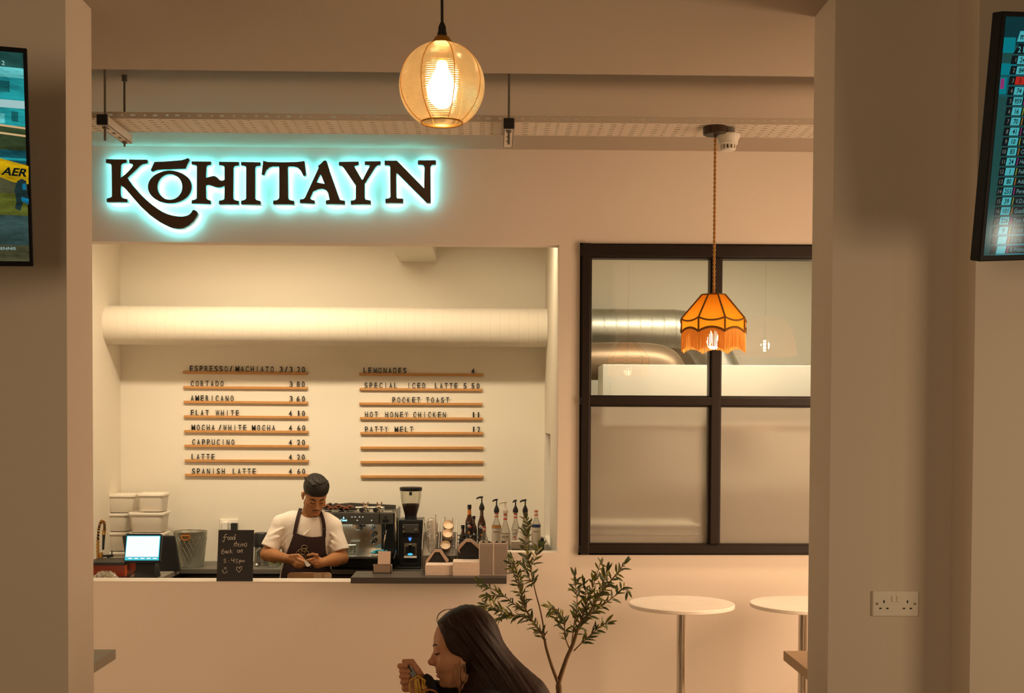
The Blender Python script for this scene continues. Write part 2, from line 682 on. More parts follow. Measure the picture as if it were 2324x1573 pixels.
# extractor hood
hx0 = P(1368, 850, 8.05).x
hz0, hz1 = P(1560, 925, 8.05).z - .12, P(1560, 828, 8.05).z
t = thing('extractor_hood', (hx0 + 1.0, 8.2, hz0), 'long pale extractor hood under the bare galvanised duct', 'hood')
m = MB()
m.hexa([(hx0, 8.05, hz0), (hx0 + 2.0, 8.05, hz0), (hx0 + 2.0, 8.40, hz0), (hx0, 8.40, hz0),
        (hx0, 8.05, hz1), (hx0 + 2.0, 8.05, hz1), (hx0 + 2.0, 8.40, hz1), (hx0, 8.40, hz1)])
m.build('canopy', mat('hood_satin', (0.80, 0.77, 0.69), 0.35, spec=0.4), t, smooth=0, bevel=0.004)
m = MB(); m.box((hx0 + .02, 8.07, hz0 - .03), (hx0 + 1.98, 8.38, hz0 - .001)); m.build('filter_bank', M_steel, t, smooth=0)
# second, lower duct seen between round duct and hood
x2, x3 = X_KR + .15, P(1520, 800, 8.55).x
zc = P(1440, 822, 8.55).z
m = MB(); m.tube(spline([(x2, 8.55, zc), (x3 - .12, 8.55, zc), (x3, 8.55, zc - .10), (x3 + .03, 8.55, zc - .21)], 8), .13, 28)
tag(m.build('exhaust_pipe', mat('warm_steel', (0.30, 0.22, 0.15), 0.45, .7, var=0.15, vscale=6)), 'lower rounded steel pipe tucked between galvanised duct and pale hood', 'pipe')
# preparation bench close behind the frosted panes
bz = P(1480, 1190, 7.56).z
t = thing('preparation_bench', (fx(1480), 7.9, 0), 'steel preparation bench dimly seen through the frosted left pane', 'bench')
m = MB(); m.box((fx(1300), 7.52, bz - .03), (fx(1600), 8.0, bz - .004)); m.cyl((fx(1300), 7.515, bz - .012), (fx(1600), 7.515, bz - .012), .020, n=20); m.build('worktop', M_white, t, smooth=40)
m = MB(); m.cyl((fx(1300), 7.50, bz - .058), (fx(1600), 7.50, bz - .058), .010, n=16); m.build('rail', M_white, t, smooth=40)
for xx in (fx(1305), fx(1595)):
    for yy in (7.56, 7.98):
        m = MB(); m.cyl((xx, yy, 0), (xx, yy, bz - .04), .018, n=12); m.build('leg', M_steel, t)

# ================================================================== SIGN
M_sign = mat('bronze_brown_face', (0.060, 0.034, 0.019), 0.45)
M_acr = mat('cream_acrylic', (0.75, 0.68, 0.58), 0.4)
M_led = emat('cool_white_led', (0.125, 0.73, 0.83), 44)


def zc1(p, ox): return [(ox + a / 7.866, 340 + b / 7.866) for a, b in p]


def arc(cx, cy, rx, ry, n=40): return [(cx + rx * math.cos(2 * PI * i / n), cy + ry * math.sin(2 * PI * i / n)) for i in range(n)]


K = zc1([(80, 165), (448, 172), (448, 235), (395, 242), (362, 258), (350, 285), (345, 500), (440, 425), (500, 365), (540, 320), (562, 285), (560, 258), (540, 248), (495, 240), (495, 172), (820, 175), (820, 240), (740, 255), (690, 285), (465, 505), (560, 640), (625, 715), (700, 800), (800, 895), (900, 980), (1000, 1050), (1100, 1110), (1190, 1150), (1280, 1175), (1360, 1187), (1450, 1190), (1510, 1180), (1560, 1160), (1605, 1120), (1625, 1080), (1660, 1070), (1700, 1095), (1722, 1140), (1700, 1190), (1640, 1280), (1560, 1350), (1460, 1400), (1370, 1410), (1280, 1397), (1200, 1370), (1040, 1290), (950, 1228), (860, 1160), (700, 1010), (560, 850), (440, 710), (345, 625), (348, 800), (355, 840), (375, 858), (400, 865), (465, 880), (468, 935), (95, 928), (95, 870), (150, 855), (182, 840), (188, 815), (180, 280), (165, 250), (135, 238), (82, 232)], 230)
MAC = zc1([(885, 345), (900, 320), (930, 250), (950, 215), (1100, 210), (1300, 195), (1430, 185), (1500, 165), (1545, 145), (1575, 170), (1560, 215), (1500, 340), (1350, 342), (1100, 350), (990, 362), (915, 390), (888, 378)], 230)
OO = [zc1(arc(1222, 662, 393, 292, 56), 230), zc1(arc(1222, 662, 222, 228, 48), 230)]
HH = zc1([(1608, 205), (1955, 208), (1955, 270), (1900, 280), (1875, 305), (1868, 500), (1930, 480), (2000, 465), (2026, 468)], 230) + \
    zc1([(60, 468), (100, 490), (125, 518), (150, 540), (195, 552), (232, 530), (230, 310), (215, 285), (180, 276), (135, 272), (133, 212), (485, 215), (485, 280), (415, 290), (393, 315), (388, 860), (400, 890), (485, 915), (485, 975), (130, 970), (132, 910), (200, 895), (228, 875), (232, 645), (200, 660), (150, 672), (100, 670), (60, 662), (20, 648)], 480) + \
    zc1([(1930, 630), (1870, 628), (1870, 860), (1890, 885), (1950, 905), (1952, 968), (1612, 958), (1612, 900), (1670, 888), (1700, 868), (1705, 300), (1690, 275), (1650, 265), (1610, 260)], 230)
II = zc1([(527, 215), (872, 222), (872, 285), (800, 295), (782, 320), (778, 870), (790, 890), (872, 915), (872, 980), (527, 972), (527, 910), (590, 895), (615, 870), (618, 320), (605, 290), (570, 282), (527, 275)], 480)
TT = zc1([(922, 195), (1000, 215), (1250, 222), (1500, 218), (1600, 207), (1655, 198), (1690, 455), (1640, 465), (1590, 370), (1560, 335), (1530, 312), (1470, 298), (1365, 298), (1368, 860), (1385, 895), (1475, 912), (1475, 975), (1100, 970), (1100, 908), (1160, 900), (1195, 880), (1208, 850), (1208, 298), (1090, 295), (1030, 315), (975, 370), (940, 455), (892, 440)], 480)
AA = [zc1([(1900, 285), (1960, 240), (2000, 195), (2040, 190), (2053, 200), (2105, 370), (2285, 880), (2307, 897), (2380, 908), (2380, 972), (2040, 965), (2040, 905), (2105, 890), (2080, 770), (2060, 735), (2030, 710), (1970, 695), (1900, 705), (1815, 745), (1760, 865), (1775, 885), (1840, 905), (1840, 960), (1575, 945), (1578, 885), (1640, 878), (1670, 850), (1910, 325)], 480), zc1([(1945, 430), (2015, 605), (1880, 580)], 480)]
YY = zc1([(228, 215), (580, 208), (580, 272), (500, 290), (640, 530), (655, 530), (780, 290), (775, 275), (690, 268), (690, 205), (972, 203), (972, 265), (920, 275), (880, 310), (690, 605), (690, 850), (705, 885), (795, 905), (797, 970), (440, 972), (440, 908), (500, 898), (528, 875), (530, 640), (300, 300), (275, 285), (228, 278)], 740)
NN = zc1([(1045, 192), (1265, 192), (1750, 685), (1755, 300), (1740, 275), (1700, 265), (1638, 262), (1640, 188), (1960, 185), (1960, 262), (1890, 270), (1862, 295), (1868, 945), (1800, 945), (1255, 405), (1255, 840), (1270, 865), (1375, 872), (1375, 948), (1058, 945), (1058, 875), (1120, 865), (1148, 840), (1142, 290), (1125, 278), (1045, 272)], 740)

YL = YS - .075     # front face of the letters


def to_xz(loop): return [(lambda q: (q.x, q.z))(P(a, b, YL)) for a, b in loop]


def inset(loop, d):
    n = len(loop)
    area = sum(loop[i][0] * loop[(i + 1) % n][1] - loop[(i + 1) % n][0] * loop[i][1] for i in range(n))
    sg = 1 if area > 0 else -1
    out = []
    for i in range(n):
        a, b, c = Vector(loop[i - 1]), Vector(loop[i]), Vector(loop[(i + 1) % n])
        e1, e2 = (b - a).normalized(), (c - b).normalized()
        nn = Vector((-(e1.y + e2.y), e1.x + e2.x)) * sg
        nn = nn.normalized() if nn.length > 1e-6 else Vector((-e1.y, e1.x)) * sg
        out.append((b.x + nn.x * d, b.y + nn.y * d))
    return out


sc_ = P(600, 430, YL)
sign = thing('illuminated_sign', (sc_.x, YS, P(600, 470, YL).z),
             'big brown halo-lit letter sign spelling KOHITAYN over the servery hatch', 'sign')
for loops in ([K], [MAC], OO, [HH], [II], [TT], AA, [YY], [NN]):
    l2 = [to_xz(l) for l in loops]
    m = MB()
    m.prism(l2, wallxz(YL), 0, .018)
    let = m.build('letter', M_sign, sign, smooth=30)
    m = MB()
    m.prism(l2, wallxz(YL), .0185, .050)
    m.build('acrylic_back', M_acr, let, smooth=30)
    ins = [inset(l, .006 if i == 0 else -.006) for i, l in enumerate(l2)]
    m = MB()
    m.prism(ins, wallxz(YL), .0505, .0525)
    m.build('led_backlight', M_led, let, smooth=0)
    for q in (l2[0][0], l2[0][len(l2[0]) // 2]):
        m = MB()
        cx = sum(p[0] for p in l2[0]) / len(l2[0])
        cz = sum(p[1] for p in l2[0]) / len(l2[0])
        px, pz = q[0] * .93 + cx * .07, q[1] * .93 + cz * .07
        m.cyl((px, YL + .04, pz), (px, YS + .001, pz), .003, n=6)
        m.build('stand_off', M_acr, let)

# ================================================================== CABLE TRAY
M_tray = mat('painted_tray', (0.62, 0.55, 0.46), 0.5, spec=0.3)
M_rod = mat('dull_zinc_rod', (0.20, 0.19, 0.17), 0.45, 0.8)
M_black = mat('black_plastic', (0.012, 0.012, 0.013), 0.42)
ZT = P(1000, 276, 5.62).z
YT0 = 5.62
YT1 = PZ(1000, 306, ZT).y
tray = thing('cable_tray', (0, (YT0 + YT1) / 2, ZT), 'long perforated cable tray hung beneath the ceiling across the room', 'cable tray')
m = MB()
lip = 0.030
t_ = 0.0015
pitch = 0.050
x = -2.7
sl = 0.024
k = 0
while x < 2.9:
    m.box((x + sl, YT0, ZT), (x + pitch, YT1, ZT + t_))
    n = 6
    wid = YT1 - YT0
    sw = .0085
    ys = [YT0 + wid * (i + (0.72 if k % 2 else 0.45)) / (n + .2) for i in range(n)]
    prev = YT0
    half = sl * (1.0 if k % 2 else .6)
    for y in ys:
        m.box((x, prev, ZT), (x + sl, y - sw / 2, ZT + t_))
        if half < sl:
            m.box((x + half, y - sw / 2, ZT), (x + sl, y + sw / 2, ZT + t_))
        prev = y + sw / 2
    m.box((x, prev, ZT), (x + sl, YT1, ZT + t_))
    x += pitch
    k += 1
m.build('tray_base', M_tray, tray, smooth=0)
for yy in (YT0, YT1):
    m = MB()
    x = -2.7
    k = 0
    while x < 2.9:
        hl = .020 if k % 2 else .011
        m.box((x, yy - t_, ZT), (x + .05 - hl, yy, ZT + lip))
        m.box((x + .05 - hl, yy - t_, ZT), (x + .05, yy, ZT + lip * .38))
        m.box((x + .05 - hl, yy - t_, ZT + lip * .68), (x + .05, yy, ZT + lip))
        x += .05
        k += 1
    m.build('side_flange', M_tray, tray, smooth=0)
M_cab = mat('added_dark_cable', (0.03, 0.028, 0.025), .6)
for i in range(22):  # cables added so the tray slots look dark from below
    y = YT0 + .008 + (YT1 - YT0 - .016) * i / 21
    m = MB()
    m.tube(spline([(x_ * .35 - 2.7, y + random.uniform(-.0015, .0015), ZT + t_ + .0062) for x_ in range(17)], 2), .0058, 6)
    m.build('cable', M_cab, tray)
for (pxn, lab) in ((228, 'left bracket of strut and two threaded rods carrying the cable tray'),
                   (1147, 'bracket right of the glass globe, strut and rods carrying the cable tray')):
    xs = P(pxn + 8, 275, YT0 - .05).x
    t = thing('tray_bracket', (xs, YT0, ZT - .04), lab, 'bracket', 'cable tray brackets')
    m = MB()
    ya, yb = YT0 - .07, YT1 + .05
    zs = ZT - .003
    m.box((xs - .021, ya, zs - .041), (xs + .021, yb, zs - .039))
    m.box((xs - .021, ya, zs - .041), (xs - .019, yb, zs)); m.box((xs + .019, ya, zs - .041), (xs + .021, yb, zs))
    m.build('strut_channel', M_tray, t, smooth=0)
    for q in range(3):
        m = MB(); m.box((xs - .007, ya + .06 + q * .09, zs - .0425), (xs + .007, ya + .09 + q * .09, zs - .0412))
        m.build('slot', M_black, t, smooth=0)
    m = MB(); m.box((xs - .024, ya - .012, zs - .044), (xs + .024, ya + .004, zs + .003)); m.build('end_cap', M_black, t, smooth=0, bevel=.003)
    for yy in (ya + .035, yb - .05):
        if pxn > 1000 and yy > YT0 + .1:
            continue
        zt = Z1 if yy < Y_STEP - .02 else Z2
        m = MB()
        m.cyl((xs, yy, zs - (.105 if yy < YT0 + .1 else .066)), (xs, yy, zt), .0052, n=8)
        m.cyl((xs, yy, zt - .03), (xs, yy, zt), .013, n=6)
        m.cyl((xs, yy, zs - .052), (xs, yy, zs - .042), .012, n=6)
        m.build('threaded_rod', M_rod, t)

# ================================================================== SMOKE DETECTOR
c = P(1653, 288, YT0 + .07); c.z = ZT
t = thing('smoke_detector', c, 'white smoke detector under the cable tray beside the dark ceiling rose', 'smoke detector')
M_wp = mat('white_plastic', (0.72, 0.69, 0.62), 0.4)
m = MB(); m.cyl(c + Vector((0, 0, -.002)), c + Vector((0, 0, -.028)), .03, n=20); m.build('mounting_base', M_rod, t)
m = MB(); m.lathe([(.046, -.028), (.053, -.031), (.053, -.044), (.046, -.055), (.043, -.075), (.034, -.079)], c, 36); m.build('housing', M_wp, t)
m = MB()
for i in range(12):
    a = 2 * PI * i / 12
    m.obox(c + Vector((math.cos(a) * .0325, math.sin(a) * .0325, -.088)), (math.cos(a) * .003, math.sin(a) * .003, 0), (-math.sin(a) * .005, math.cos(a) * .005, 0), (0, 0, .011))
m.lathe([(.001, -.106), (.030, -.104), (.034, -.097), (.03, -.096)], c, 30)
m.build('sensor_cage', M_wp, t)
m = MB(); m.cyl(c + Vector((0, 0, -.08)), c + Vector((0, 0, -.097)), .026, n=20); m.build('sensor_core', mat('dark_mesh', (0.10, 0.09, 0.08), 0.6), t)

# ================================================================== GLOBE PENDANT
def ribbedglass():
    mm = bpy.data.materials.new('amber_ribbed_glass')
    mm.use_nodes = True
    nt = mm.node_tree
    nt.nodes.clear()
    N = nt.nodes.new
    tr = N('ShaderNodeBsdfTransparent'); tr.inputs['Color'].default_value = (1.0, .94, .80, 1)
    rf = N('ShaderNodeBsdfRefraction'); rf.inputs['Color'].default_value = (1.0, .88, .64, 1); rf.inputs['Roughness'].default_value = .26; rf.inputs['IOR'].default_value = 1.12
    gl = N('ShaderNodeBsdfGlossy'); gl.inputs['Color'].default_value = (1.0, .88, .62, 1); gl.inputs['Roughness'].default_value = .18
    tl = N('ShaderNodeBsdfTranslucent'); tl.inputs['Color'].default_value = (1.0, .80, .52, 1)
    m1, m2, m3 = N('ShaderNodeMixShader'), N('ShaderNodeMixShader'), N('ShaderNodeMixShader')
    m1.inputs[0].default_value, m2.inputs[0].default_value, m3.inputs[0].default_value = .48, .22, .15
    out = N('ShaderNodeOutputMaterial')
    L = nt.links.new
    L(tr.outputs[0], m1.inputs[1]); L(rf.outputs[0], m1.inputs[2]); L(m1.outputs[0], m2.inputs[1]); L(gl.outputs[0], m2.inputs[2]); L(m2.outputs[0], m3.inputs[1]); L(tl.outputs[0], m3.inputs[2]); L(m3.outputs[0], out.inputs[0])
    return mm



YG = 3.62
gc = P(1003, 194, YG)
RG = 95 / 2800 * YG
ztop = P(1003, 98, YG).z
t = thing('pendant_lamp', (gc.x, gc.y, gc.z), 'large ribbed amber glass globe pendant lamp, lit, hanging top centre', 'lamp')
M_amber = ribbedglass()
M_brass = mat('warm_brass', (0.55, 0.27, 0.04), 0.4, 0.7)
prof = []
a1 = math.radians(151)
nr = 46
for i in range(nr * 4 + 1):
    a = math.radians(16) + (a1 - math.radians(16)) * i / (nr * 4)
    rr = RG * (1 + 0.015 * math.cos(i * PI / 2))
    prof.append((rr * math.sin(a), rr * math.cos(a)))
m = MB(); m.lathe(prof, gc, 80, cap=False); m.build('glass_globe', M_amber, t, smooth=80)
m = MB()
ZR = gc.z + RG * math.cos(a1)
rr0 = RG * math.sin(a1)
m.tube([(gc.x + rr0 * math.cos(2 * PI * i / 48), gc.y + rr0 * math.sin(2 * PI * i / 48), ZR) for i in range(48)], .0028, 6, closed=True)
m.build('rim', M_brass, t)
for i in range(8):
    b = 2 * PI * (i + .42) / 8
    pts = []
    for j in range(19):
        a = math.radians(14) + (a1 - math.radians(14)) * j / 18
        r2 = RG * 1.012
        pts.append((gc.x + r2 * math.sin(a) * math.cos(b), gc.y + r2 * math.sin(a) * math.sin(b), gc.z + r2 * math.cos(a)))
    m = MB(); m.tube(pts, .0016, 6); m.build('rib', clothmat('amber_rib', (0.95, 0.66, 0.30), .6), t)
m = MB()
m.lathe([(RG * .30, -.016), (RG * .29, -.006), (RG * .22, .006), (RG * .17, .016), (RG * .10, .021), (.001, .022)], (gc.x, gc.y, gc.z + RG), 32)
m.build('brass_cap', M_brass, t)
m = MB()
zz = gc.z + RG + .02
m.lathe([(.013, 0), (.0145, .01), (.012, .016), (.011, .030), (.006, .042), (.004, .045)], (gc.x, gc.y, zz - .004), 20)
m.build('cord_grip', M_black, t)
m = MB(); m.cyl((gc.x, gc.y, zz + .035), (gc.x - .004, gc.y, 3.6), .0042, n=10); m.build('cord', M_black, t)
m = MB()
zb = gc.z
m.lathe([(.001, -.065), (.018, -.063), (.034, -.045), (.041, -.018), (.038, .008), (.026, .034), (.016, .052), (.014, .07)], (gc.x, gc.y, zb), 28)
m.build('bulb', emat('bulb_glow', (1.0, 0.66, 0.30), 26), t, smooth=80)
m = MB(); m.lathe([(.015, .068), (.019, .072), (.019, .115), (.001, .118)], (gc.x, gc.y, zb), 20); m.build('bulb_holder', M_brass, t)
point_light('globe_bulb_light', (gc.x, gc.y, zb - .002), 20, (1.0, 0.66, 0.34), .042)

# ================================================================== FRINGED PENDANT
YH = YT0 + .055
rc = P(1624, 290, YH)
LB = P(1616, 795, YH)
XLc = rc.x - .001
t = thing('fringed_pendant_lamp', (XLc, YH, LB.z), 'orange fringed fabric pendant lampshade, lit, hanging before the glazed screen', 'lamp')
M_bronze = mat('aged_bronze', (0.07, 0.05, 0.035), 0.42, 0.7)
m = MB(); m.lathe([(.001, -.036), (.05, -.036), (.056, -.030), (.056, 0), (.001, 0)], (XLc, YH, ZT - .001), 36); m.build('ceiling_rose', M_bronze, t, smooth=40)
m = MB(); m.lathe([(.004, -.052), (.007, -.046), (.008, -.036)], (XLc, YH, ZT), 16); m.build('cord_grip', M_bronze, t)
M_braid = mat('braided_cord', (0.50, 0.27, 0.08), 0.8)
m = MB()
z_st = P(1617, 668, YH).z
z0 = ZT - .045
N = 190
for ph in (0, PI):
    m.tube([(XLc + .0035 * math.cos(ph + i * .62), YH + .0035 * math.sin(ph + i * .62), z0 + (z_st - z0) * i / N) for i in range(N + 1)], .0036, 6)
m.build('twisted_cord', M_braid, t)
M_fab = clothmat('orange_fabric', (0.95, 0.40, 0.03), 0.62)
M_trim = mat('brown_braid', (0.22, 0.10, 0.015), 0.85)
M_fr = clothmat('amber_thread', (1.0, 0.66, 0.20), 0.5)
px2 = YH / 2800
R_top, R_mid = 27 * px2, 75 * px2
z_mid = P(1616, 724.5, YH).z
z_low = P(1616, 756, YH).z
z_fr = P(1616, 797, YH).z
A0 = math.radians(-81)


def vert(r, z, k): return Vector((XLc + r * math.cos(A0 + 2 * PI * k / 8), YH + r * math.sin(A0 + 2 * PI * k / 8), z))


def lerp_ring(r, k, s, bulge=0.0):
    a, b = vert(r, 0, k), vert(r, 0, k + 1)
    p = a.lerp(b, s)
    d = Vector((p.x - XLc, p.y - YH, 0))
    return p + d.normalized() * bulge * 4 * s * (1 - s)


NS = 12
m = MB()
tr = MB()
fringe = MB()
for k in range(8):
    up, lo = [], []
    for j in range(NS + 1):
        s = j / NS
        sag = 4 * s * (1 - s)
        pt = lerp_ring(R_top, k, s); pt.z = z_st - .003
        pm = lerp_ring(R_mid, k, s, .006); pm.z = z_mid - .0145 * sag
        pl = lerp_ring(R_mid * 1.0, k, s, .004); pl.z = z_low + .019 * sag
        m_rows = [pt, pt.lerp(pm, .33), pt.lerp(pm, .66), pm, pl]
        up.append(m_rows)
    vs = [p for row in up for p in row]
    fs = [(j * 5 + i, (j + 1) * 5 + i, (j + 1) * 5 + i + 1, j * 5 + i + 1) for j in range(NS) for i in range(4)]
    m.add(vs, fs)
    out = lambda p: p + Vector((p.x - XLc, p.y - YH, 0)).normalized() * .002
    tr.tube([out(r[0]) for r in up], .0034, 6)
    tr.tube([out(r[3]) for r in up], .0040, 6)
    tr.tube([out(r[4]) for r in up], .0052, 6)
    tr.tube([out(up[0][0]), out(up[0][3]), out(up[0][4])], .0042, 6)
    n = 64
    for j in range(n):
        s = (j + .5) / n
        sag = 4 * s * (1 - s)
        p = lerp_ring(R_mid, k, s, .004)
        zt_ = z_low + .019 * sag
        zb2 = z_fr - .006 + .020 * sag + random.uniform(-.002, .002)
        dx, dy = random.uniform(-.002, .002), random.uniform(-.003, .003)
        fringe.tube([(p.x, p.y, zt_), (p.x + dx * .5, p.y + dy * .5, (zt_ + zb2) / 2), (p.x + dx, p.y + dy, zb2)], .00125, 4)
m.build('shade_fabric', M_fab, t, smooth=30)
tr.build('braid_trim', M_trim, t, smooth=60)
fr_o = fringe.build('fringe', M_fr, t, smooth=0)
m = MB()
zb = P(1618, 776, YH).z
m.lathe([(.001, -.034), (.014, -.032), (.027, -.018), (.031, 0), (.026, .022), (.016, .04), (.013, .055)], (XLc, YH, zb), 26)
m.build('bulb', emat('fringe_bulb_glow', (1.0, 0.72, 0.38), 30), t, smooth=80)
m = MB(); m.lathe([(.014, .054), (.018, .058), (.018, .11), (.004, .13), (.004, .17)], (XLc, YH, zb), 16); m.build('bulb_holder', M_black, t)
point_light('fringe_bulb_light', (XLc, YH, zb), 26, (1.0, 0.68, 0.36), .03)

# ================================================================== WICKER PENDANT (out of direct view; mirrored in the screen)
wc = Vector((2.08, 5.55, 2.62))
t = thing('wicker_pendant_lamp', wc, 'wicker pendant lamp seen only as a faint reflection in the right upper pane', 'lamp')
M_wick = clothmat('wicker_cane', (0.92, 0.62, 0.38), .5)
profw = [(.07, .20), (.15, .17), (.19, .10), (.215, .02), (.225, -.08)]
m = MB()
for j in range(40):
    a = 2 * PI * j / 40
    m.tube([wc + Vector((r * math.cos(a), r * math.sin(a), z)) for r, z in profw], .0085, 5)
m.build('upright_cane', M_wick, t)
m = MB()
for i in range(16):
    s = i / 15 * (len(profw) - 1)
    a_, fr = int(min(s, len(profw) - 2)), s - int(min(s, len(profw) - 2))
    r = profw[a_][0] * (1 - fr) + profw[a_ + 1][0] * fr
    z = profw[a_][1] * (1 - fr) + profw[a_ + 1][1] * fr
    m.tube([wc + Vector((r * math.cos(2 * PI * q / 40), r * math.sin(2 * PI * q / 40), z)) for q in range(40)], .0035 if i not in (0, 15, 8) else .008, 5, closed=True)
m.build('hoop', M_wick, t)
m = MB(); m.cyl(wc + Vector((0, 0, .20)), (wc.x, wc.y, Z1), .004, n=8); m.build('cord', M_black, t)
m = MB(); m.ell(wc + Vector((0, 0, -.01)), (.032, .032, .045)); m.build('bulb', emat('wicker_bulb_glow', (1, .75, .45), 30), t)
m = MB(); m.cyl(wc + Vector((0, 0, .03)), wc + Vector((0, 0, .205)), .016, n=12); m.build('bulb_holder', M_black, t)
point_light('wicker_bulb_light', wc + Vector((0, 0, -.01)), 60, (1.0, 0.68, 0.40), .032)

# ================================================================== SOCKETS
M_sock = mat('socket_plastic', (0.82, 0.77, 0.68), 0.35)


def socket(pxl, pxr, pyt, pyb, Y, lab, detailed=True):
    a, b = P(pxl, pyb, Y), P(pxr, pyt, Y)
    w, h = b.x - a.x, b.z - a.z
    t = thing('wall_socket', ((a.x + b.x) / 2, Y, a.z), lab, 'socket')
    m = MB(); m.box((a.x, Y - .010, a.z), (b.x, Y + .001, b.z)); m.build('face_plate', M_sock, t, smooth=0, bevel=.004, seg=3)
    X = lambda u: a.x + w * u
    Zz = lambda v: b.z - h * v
    if detailed:
        for u0 in (.455, .565):
            m = MB(); m.box((X(u0 - .045), Y - .0135, Zz(.42)), (X(u0 + .04), Y - .009, Zz(.17))); m.build('rocker_switch', mat('rocker', (0.85, 0.80, 0.70), 0.35), t, smooth=0, bevel=.002)
        m = MB()
        for u in (.245, .755):
            m.box((X(u) - .0022, Y - .0106, Zz(.47)), (X(u) + .0022, Y - .0099, Zz(.36)))
            for d in (-.075, .075):
                m.box((X(u + d) - .0038, Y - .0106, Zz(.71)), (X(u + d) + .0038, Y - .0099, Zz(.655)))
        m.build('pin_slots', M_black, t, smooth=0)
        m = MB()
        for u in (.095, .915):
            m.cyl((X(u), Y - .0100, Zz(.50)), (X(u), Y - .0115, Zz(.50)), .0036, n=14)
        m.build('fixing_screw', mat('screw_metal', (0.25, 0.2, 0.14), 0.4, 0.8), t)
    return t, a, b


socket(1978, 2083, 1341, 1398, YF, 'white double wall socket with two rocker switches on the right front wall')
t, a, b = socket(499, 541, 1178, 1206, YB, 'small white double socket with a black plug, behind the chalkboard')
m = MB(); q = P(531, 1196, YB - .04); m.box((q.x - .022, YB - .055, q.z - .03), (q.x + .024, YB - .01, q.z + .028)); m.cyl((q.x, YB - .045, q.z - .03), (q.x, YB - .05, q.z - .13), .005, n=8)
tag(m.build('power_plug', M_black, smooth=0, bevel=.004), 'black power plug pushed into the small socket above the chalkboard', 'plug')
m = MB(); q = P(511, 1192, YB - .04); m.box((q.x - .026, YB - .05, q.z - .036), (q.x + .020, YB - .01, q.z + .024))
tag(m.build('power_adapter', M_wp, smooth=0, bevel=.005), 'white plug-in adapter on the left of the small socket', 'plug')

# ================================================================== PRICE LIST RAILS
M_oak = mat('oak_strip', (0.50, 0.245, 0.075), 0.55, var=0.15, vscale=30)
M_ink = mat('black_card_letter', (0.018, 0.018, 0.016), 0.6)
M_gink = mat('grey_card_letter', (0.16, 0.19, 0.18), 0.6)
YM = YB - .022


def railrow(ox, oy, zx0, zx1, zyl, zyr, words, lab):
    sc = 5.425
    a, b = P(ox + zx0 / sc, oy + zyl / sc, YM), P(ox + zx1 / sc, oy + zyr / sc, YM)
    t = thing('price_rail', ((a.x + b.x) / 2, YB, (a.z + b.z) / 2), lab, 'price rail', 'wooden price list rails')
    dz = .0095
    m = MB()
    m.hexa([(a.x, YM, a.z - dz), (b.x, YM, b.z - dz), (b.x, YB, b.z - dz), (a.x, YB, a.z - dz),
            (a.x, YM, a.z + dz), (b.x, YM, b.z + dz), (b.x, YB, b.z + dz), (a.x, YB, a.z + dz)])
    m.build('oak_strip', M_oak, t, smooth=0, bevel=.002)
    for nm, wl in words:
        for (w, x0, pit) in wl:
            for i, ch in enumerate(w):
                zx = x0 + i * pit
                q = P(ox + zx / sc, oy + (zyl + (zyr - zyl) * (zx - zx0) / (zx1 - zx0)) / sc, YM)
                vs, fs, wd = glyphs(ch, 0.022)
                hgt = max(v[1] for v in vs) or 1
                cw = .0046 if ch == 'I' else (.011 if ch == '1' else (.0275 if ch in 'MW' else .0225))
                m = MB()
                m.prism_glyph(vs, fs, wd, hgt, q.x, q.z + dz - .004, cw, .0445, YM + .004)
                m.build('letter' if ch.isalpha() else ('numeral' if ch.isdigit() else 'slash'), M_gink if nm == 'M' else M_ink, t, smooth=0)
    return t


def prism_glyph(s, vs, fs, wd, hgt, cx, z0, cw, hh, y, mi=0):
    y0 = min(v[1] for v in vs)
    pts = [(cx + (v[0] / wd - .5) * cw, y, z0 + (v[1] - y0) / (hgt - y0) * hh) for v in vs]
    s.add(pts, fs, mi)
    s.add([(p[0], y + .003, p[2]) for p in pts], fs, mi)


MB.prism_glyph = prism_glyph
PI_ = 61.2
LEFT = [
    (80, 1612, 190, 205, [('i', [('ESPRESSO/', 183, 61), ('MACHIATO', 750, 61.3)]), ('p', [('3/3', 1290, 61), ('20', 1505, 60)])], 'ESPRESSO/MACHIATO'),
    (85, 1615, 375, 385, [('i', [('CORTADO', 195, PI_)]), ('p', [('3', 1412, 60), ('80', 1500, 62)])], 'CORTADO'),
    (90, 1618, 555, 566, [('i', [('AMERICANO', 195, PI_)]), ('p', [('3', 1412, 60), ('60', 1498, 66)])], 'AMERICANO'),
    (92, 1620, 735, 746, [('i', [('FLAT', 195, PI_), ('WHITE', 505, PI_)]), ('p', [('4', 1403, 60), ('10', 1505, 60)])], 'FLAT WHITE'),
    (95, 1625, 917, 925, [('i', [('MOCHA', 208, PI_), ('/', 535, 60), ('WHITE', 597, PI_), ('MOCHA', 952, PI_)]), ('p', [('4', 1403, 60), ('60', 1507, 60)])], 'MOCHA/WHITE MOCHA'),
    (100, 1628, 1097, 1103, [('i', [('CAPPUCINO', 212, 60.5)]), ('p', [('4', 1403, 60), ('20', 1505, 60)])], 'CAPPUCINO'),
    (102, 1628, 1278, 1284, [('i', [('LATTE', 205, PI_)]), ('p', [('4', 1403, 60), ('20', 1505, 57)])], 'LATTE'),
    (105, 1630, 1456, 1460, [('i', [('SPANISH', 210, PI_), ('LATTE', 712, PI_)]), ('p', [('4', 1403, 60), ('60', 1507, 60)])], 'SPANISH LATTE'),
]
for (a, b, c, d, w, nm) in LEFT:
    railrow(400, 810, a, b, c, d, w, 'oak rail in the left price list holding black letters that read ' + nm)
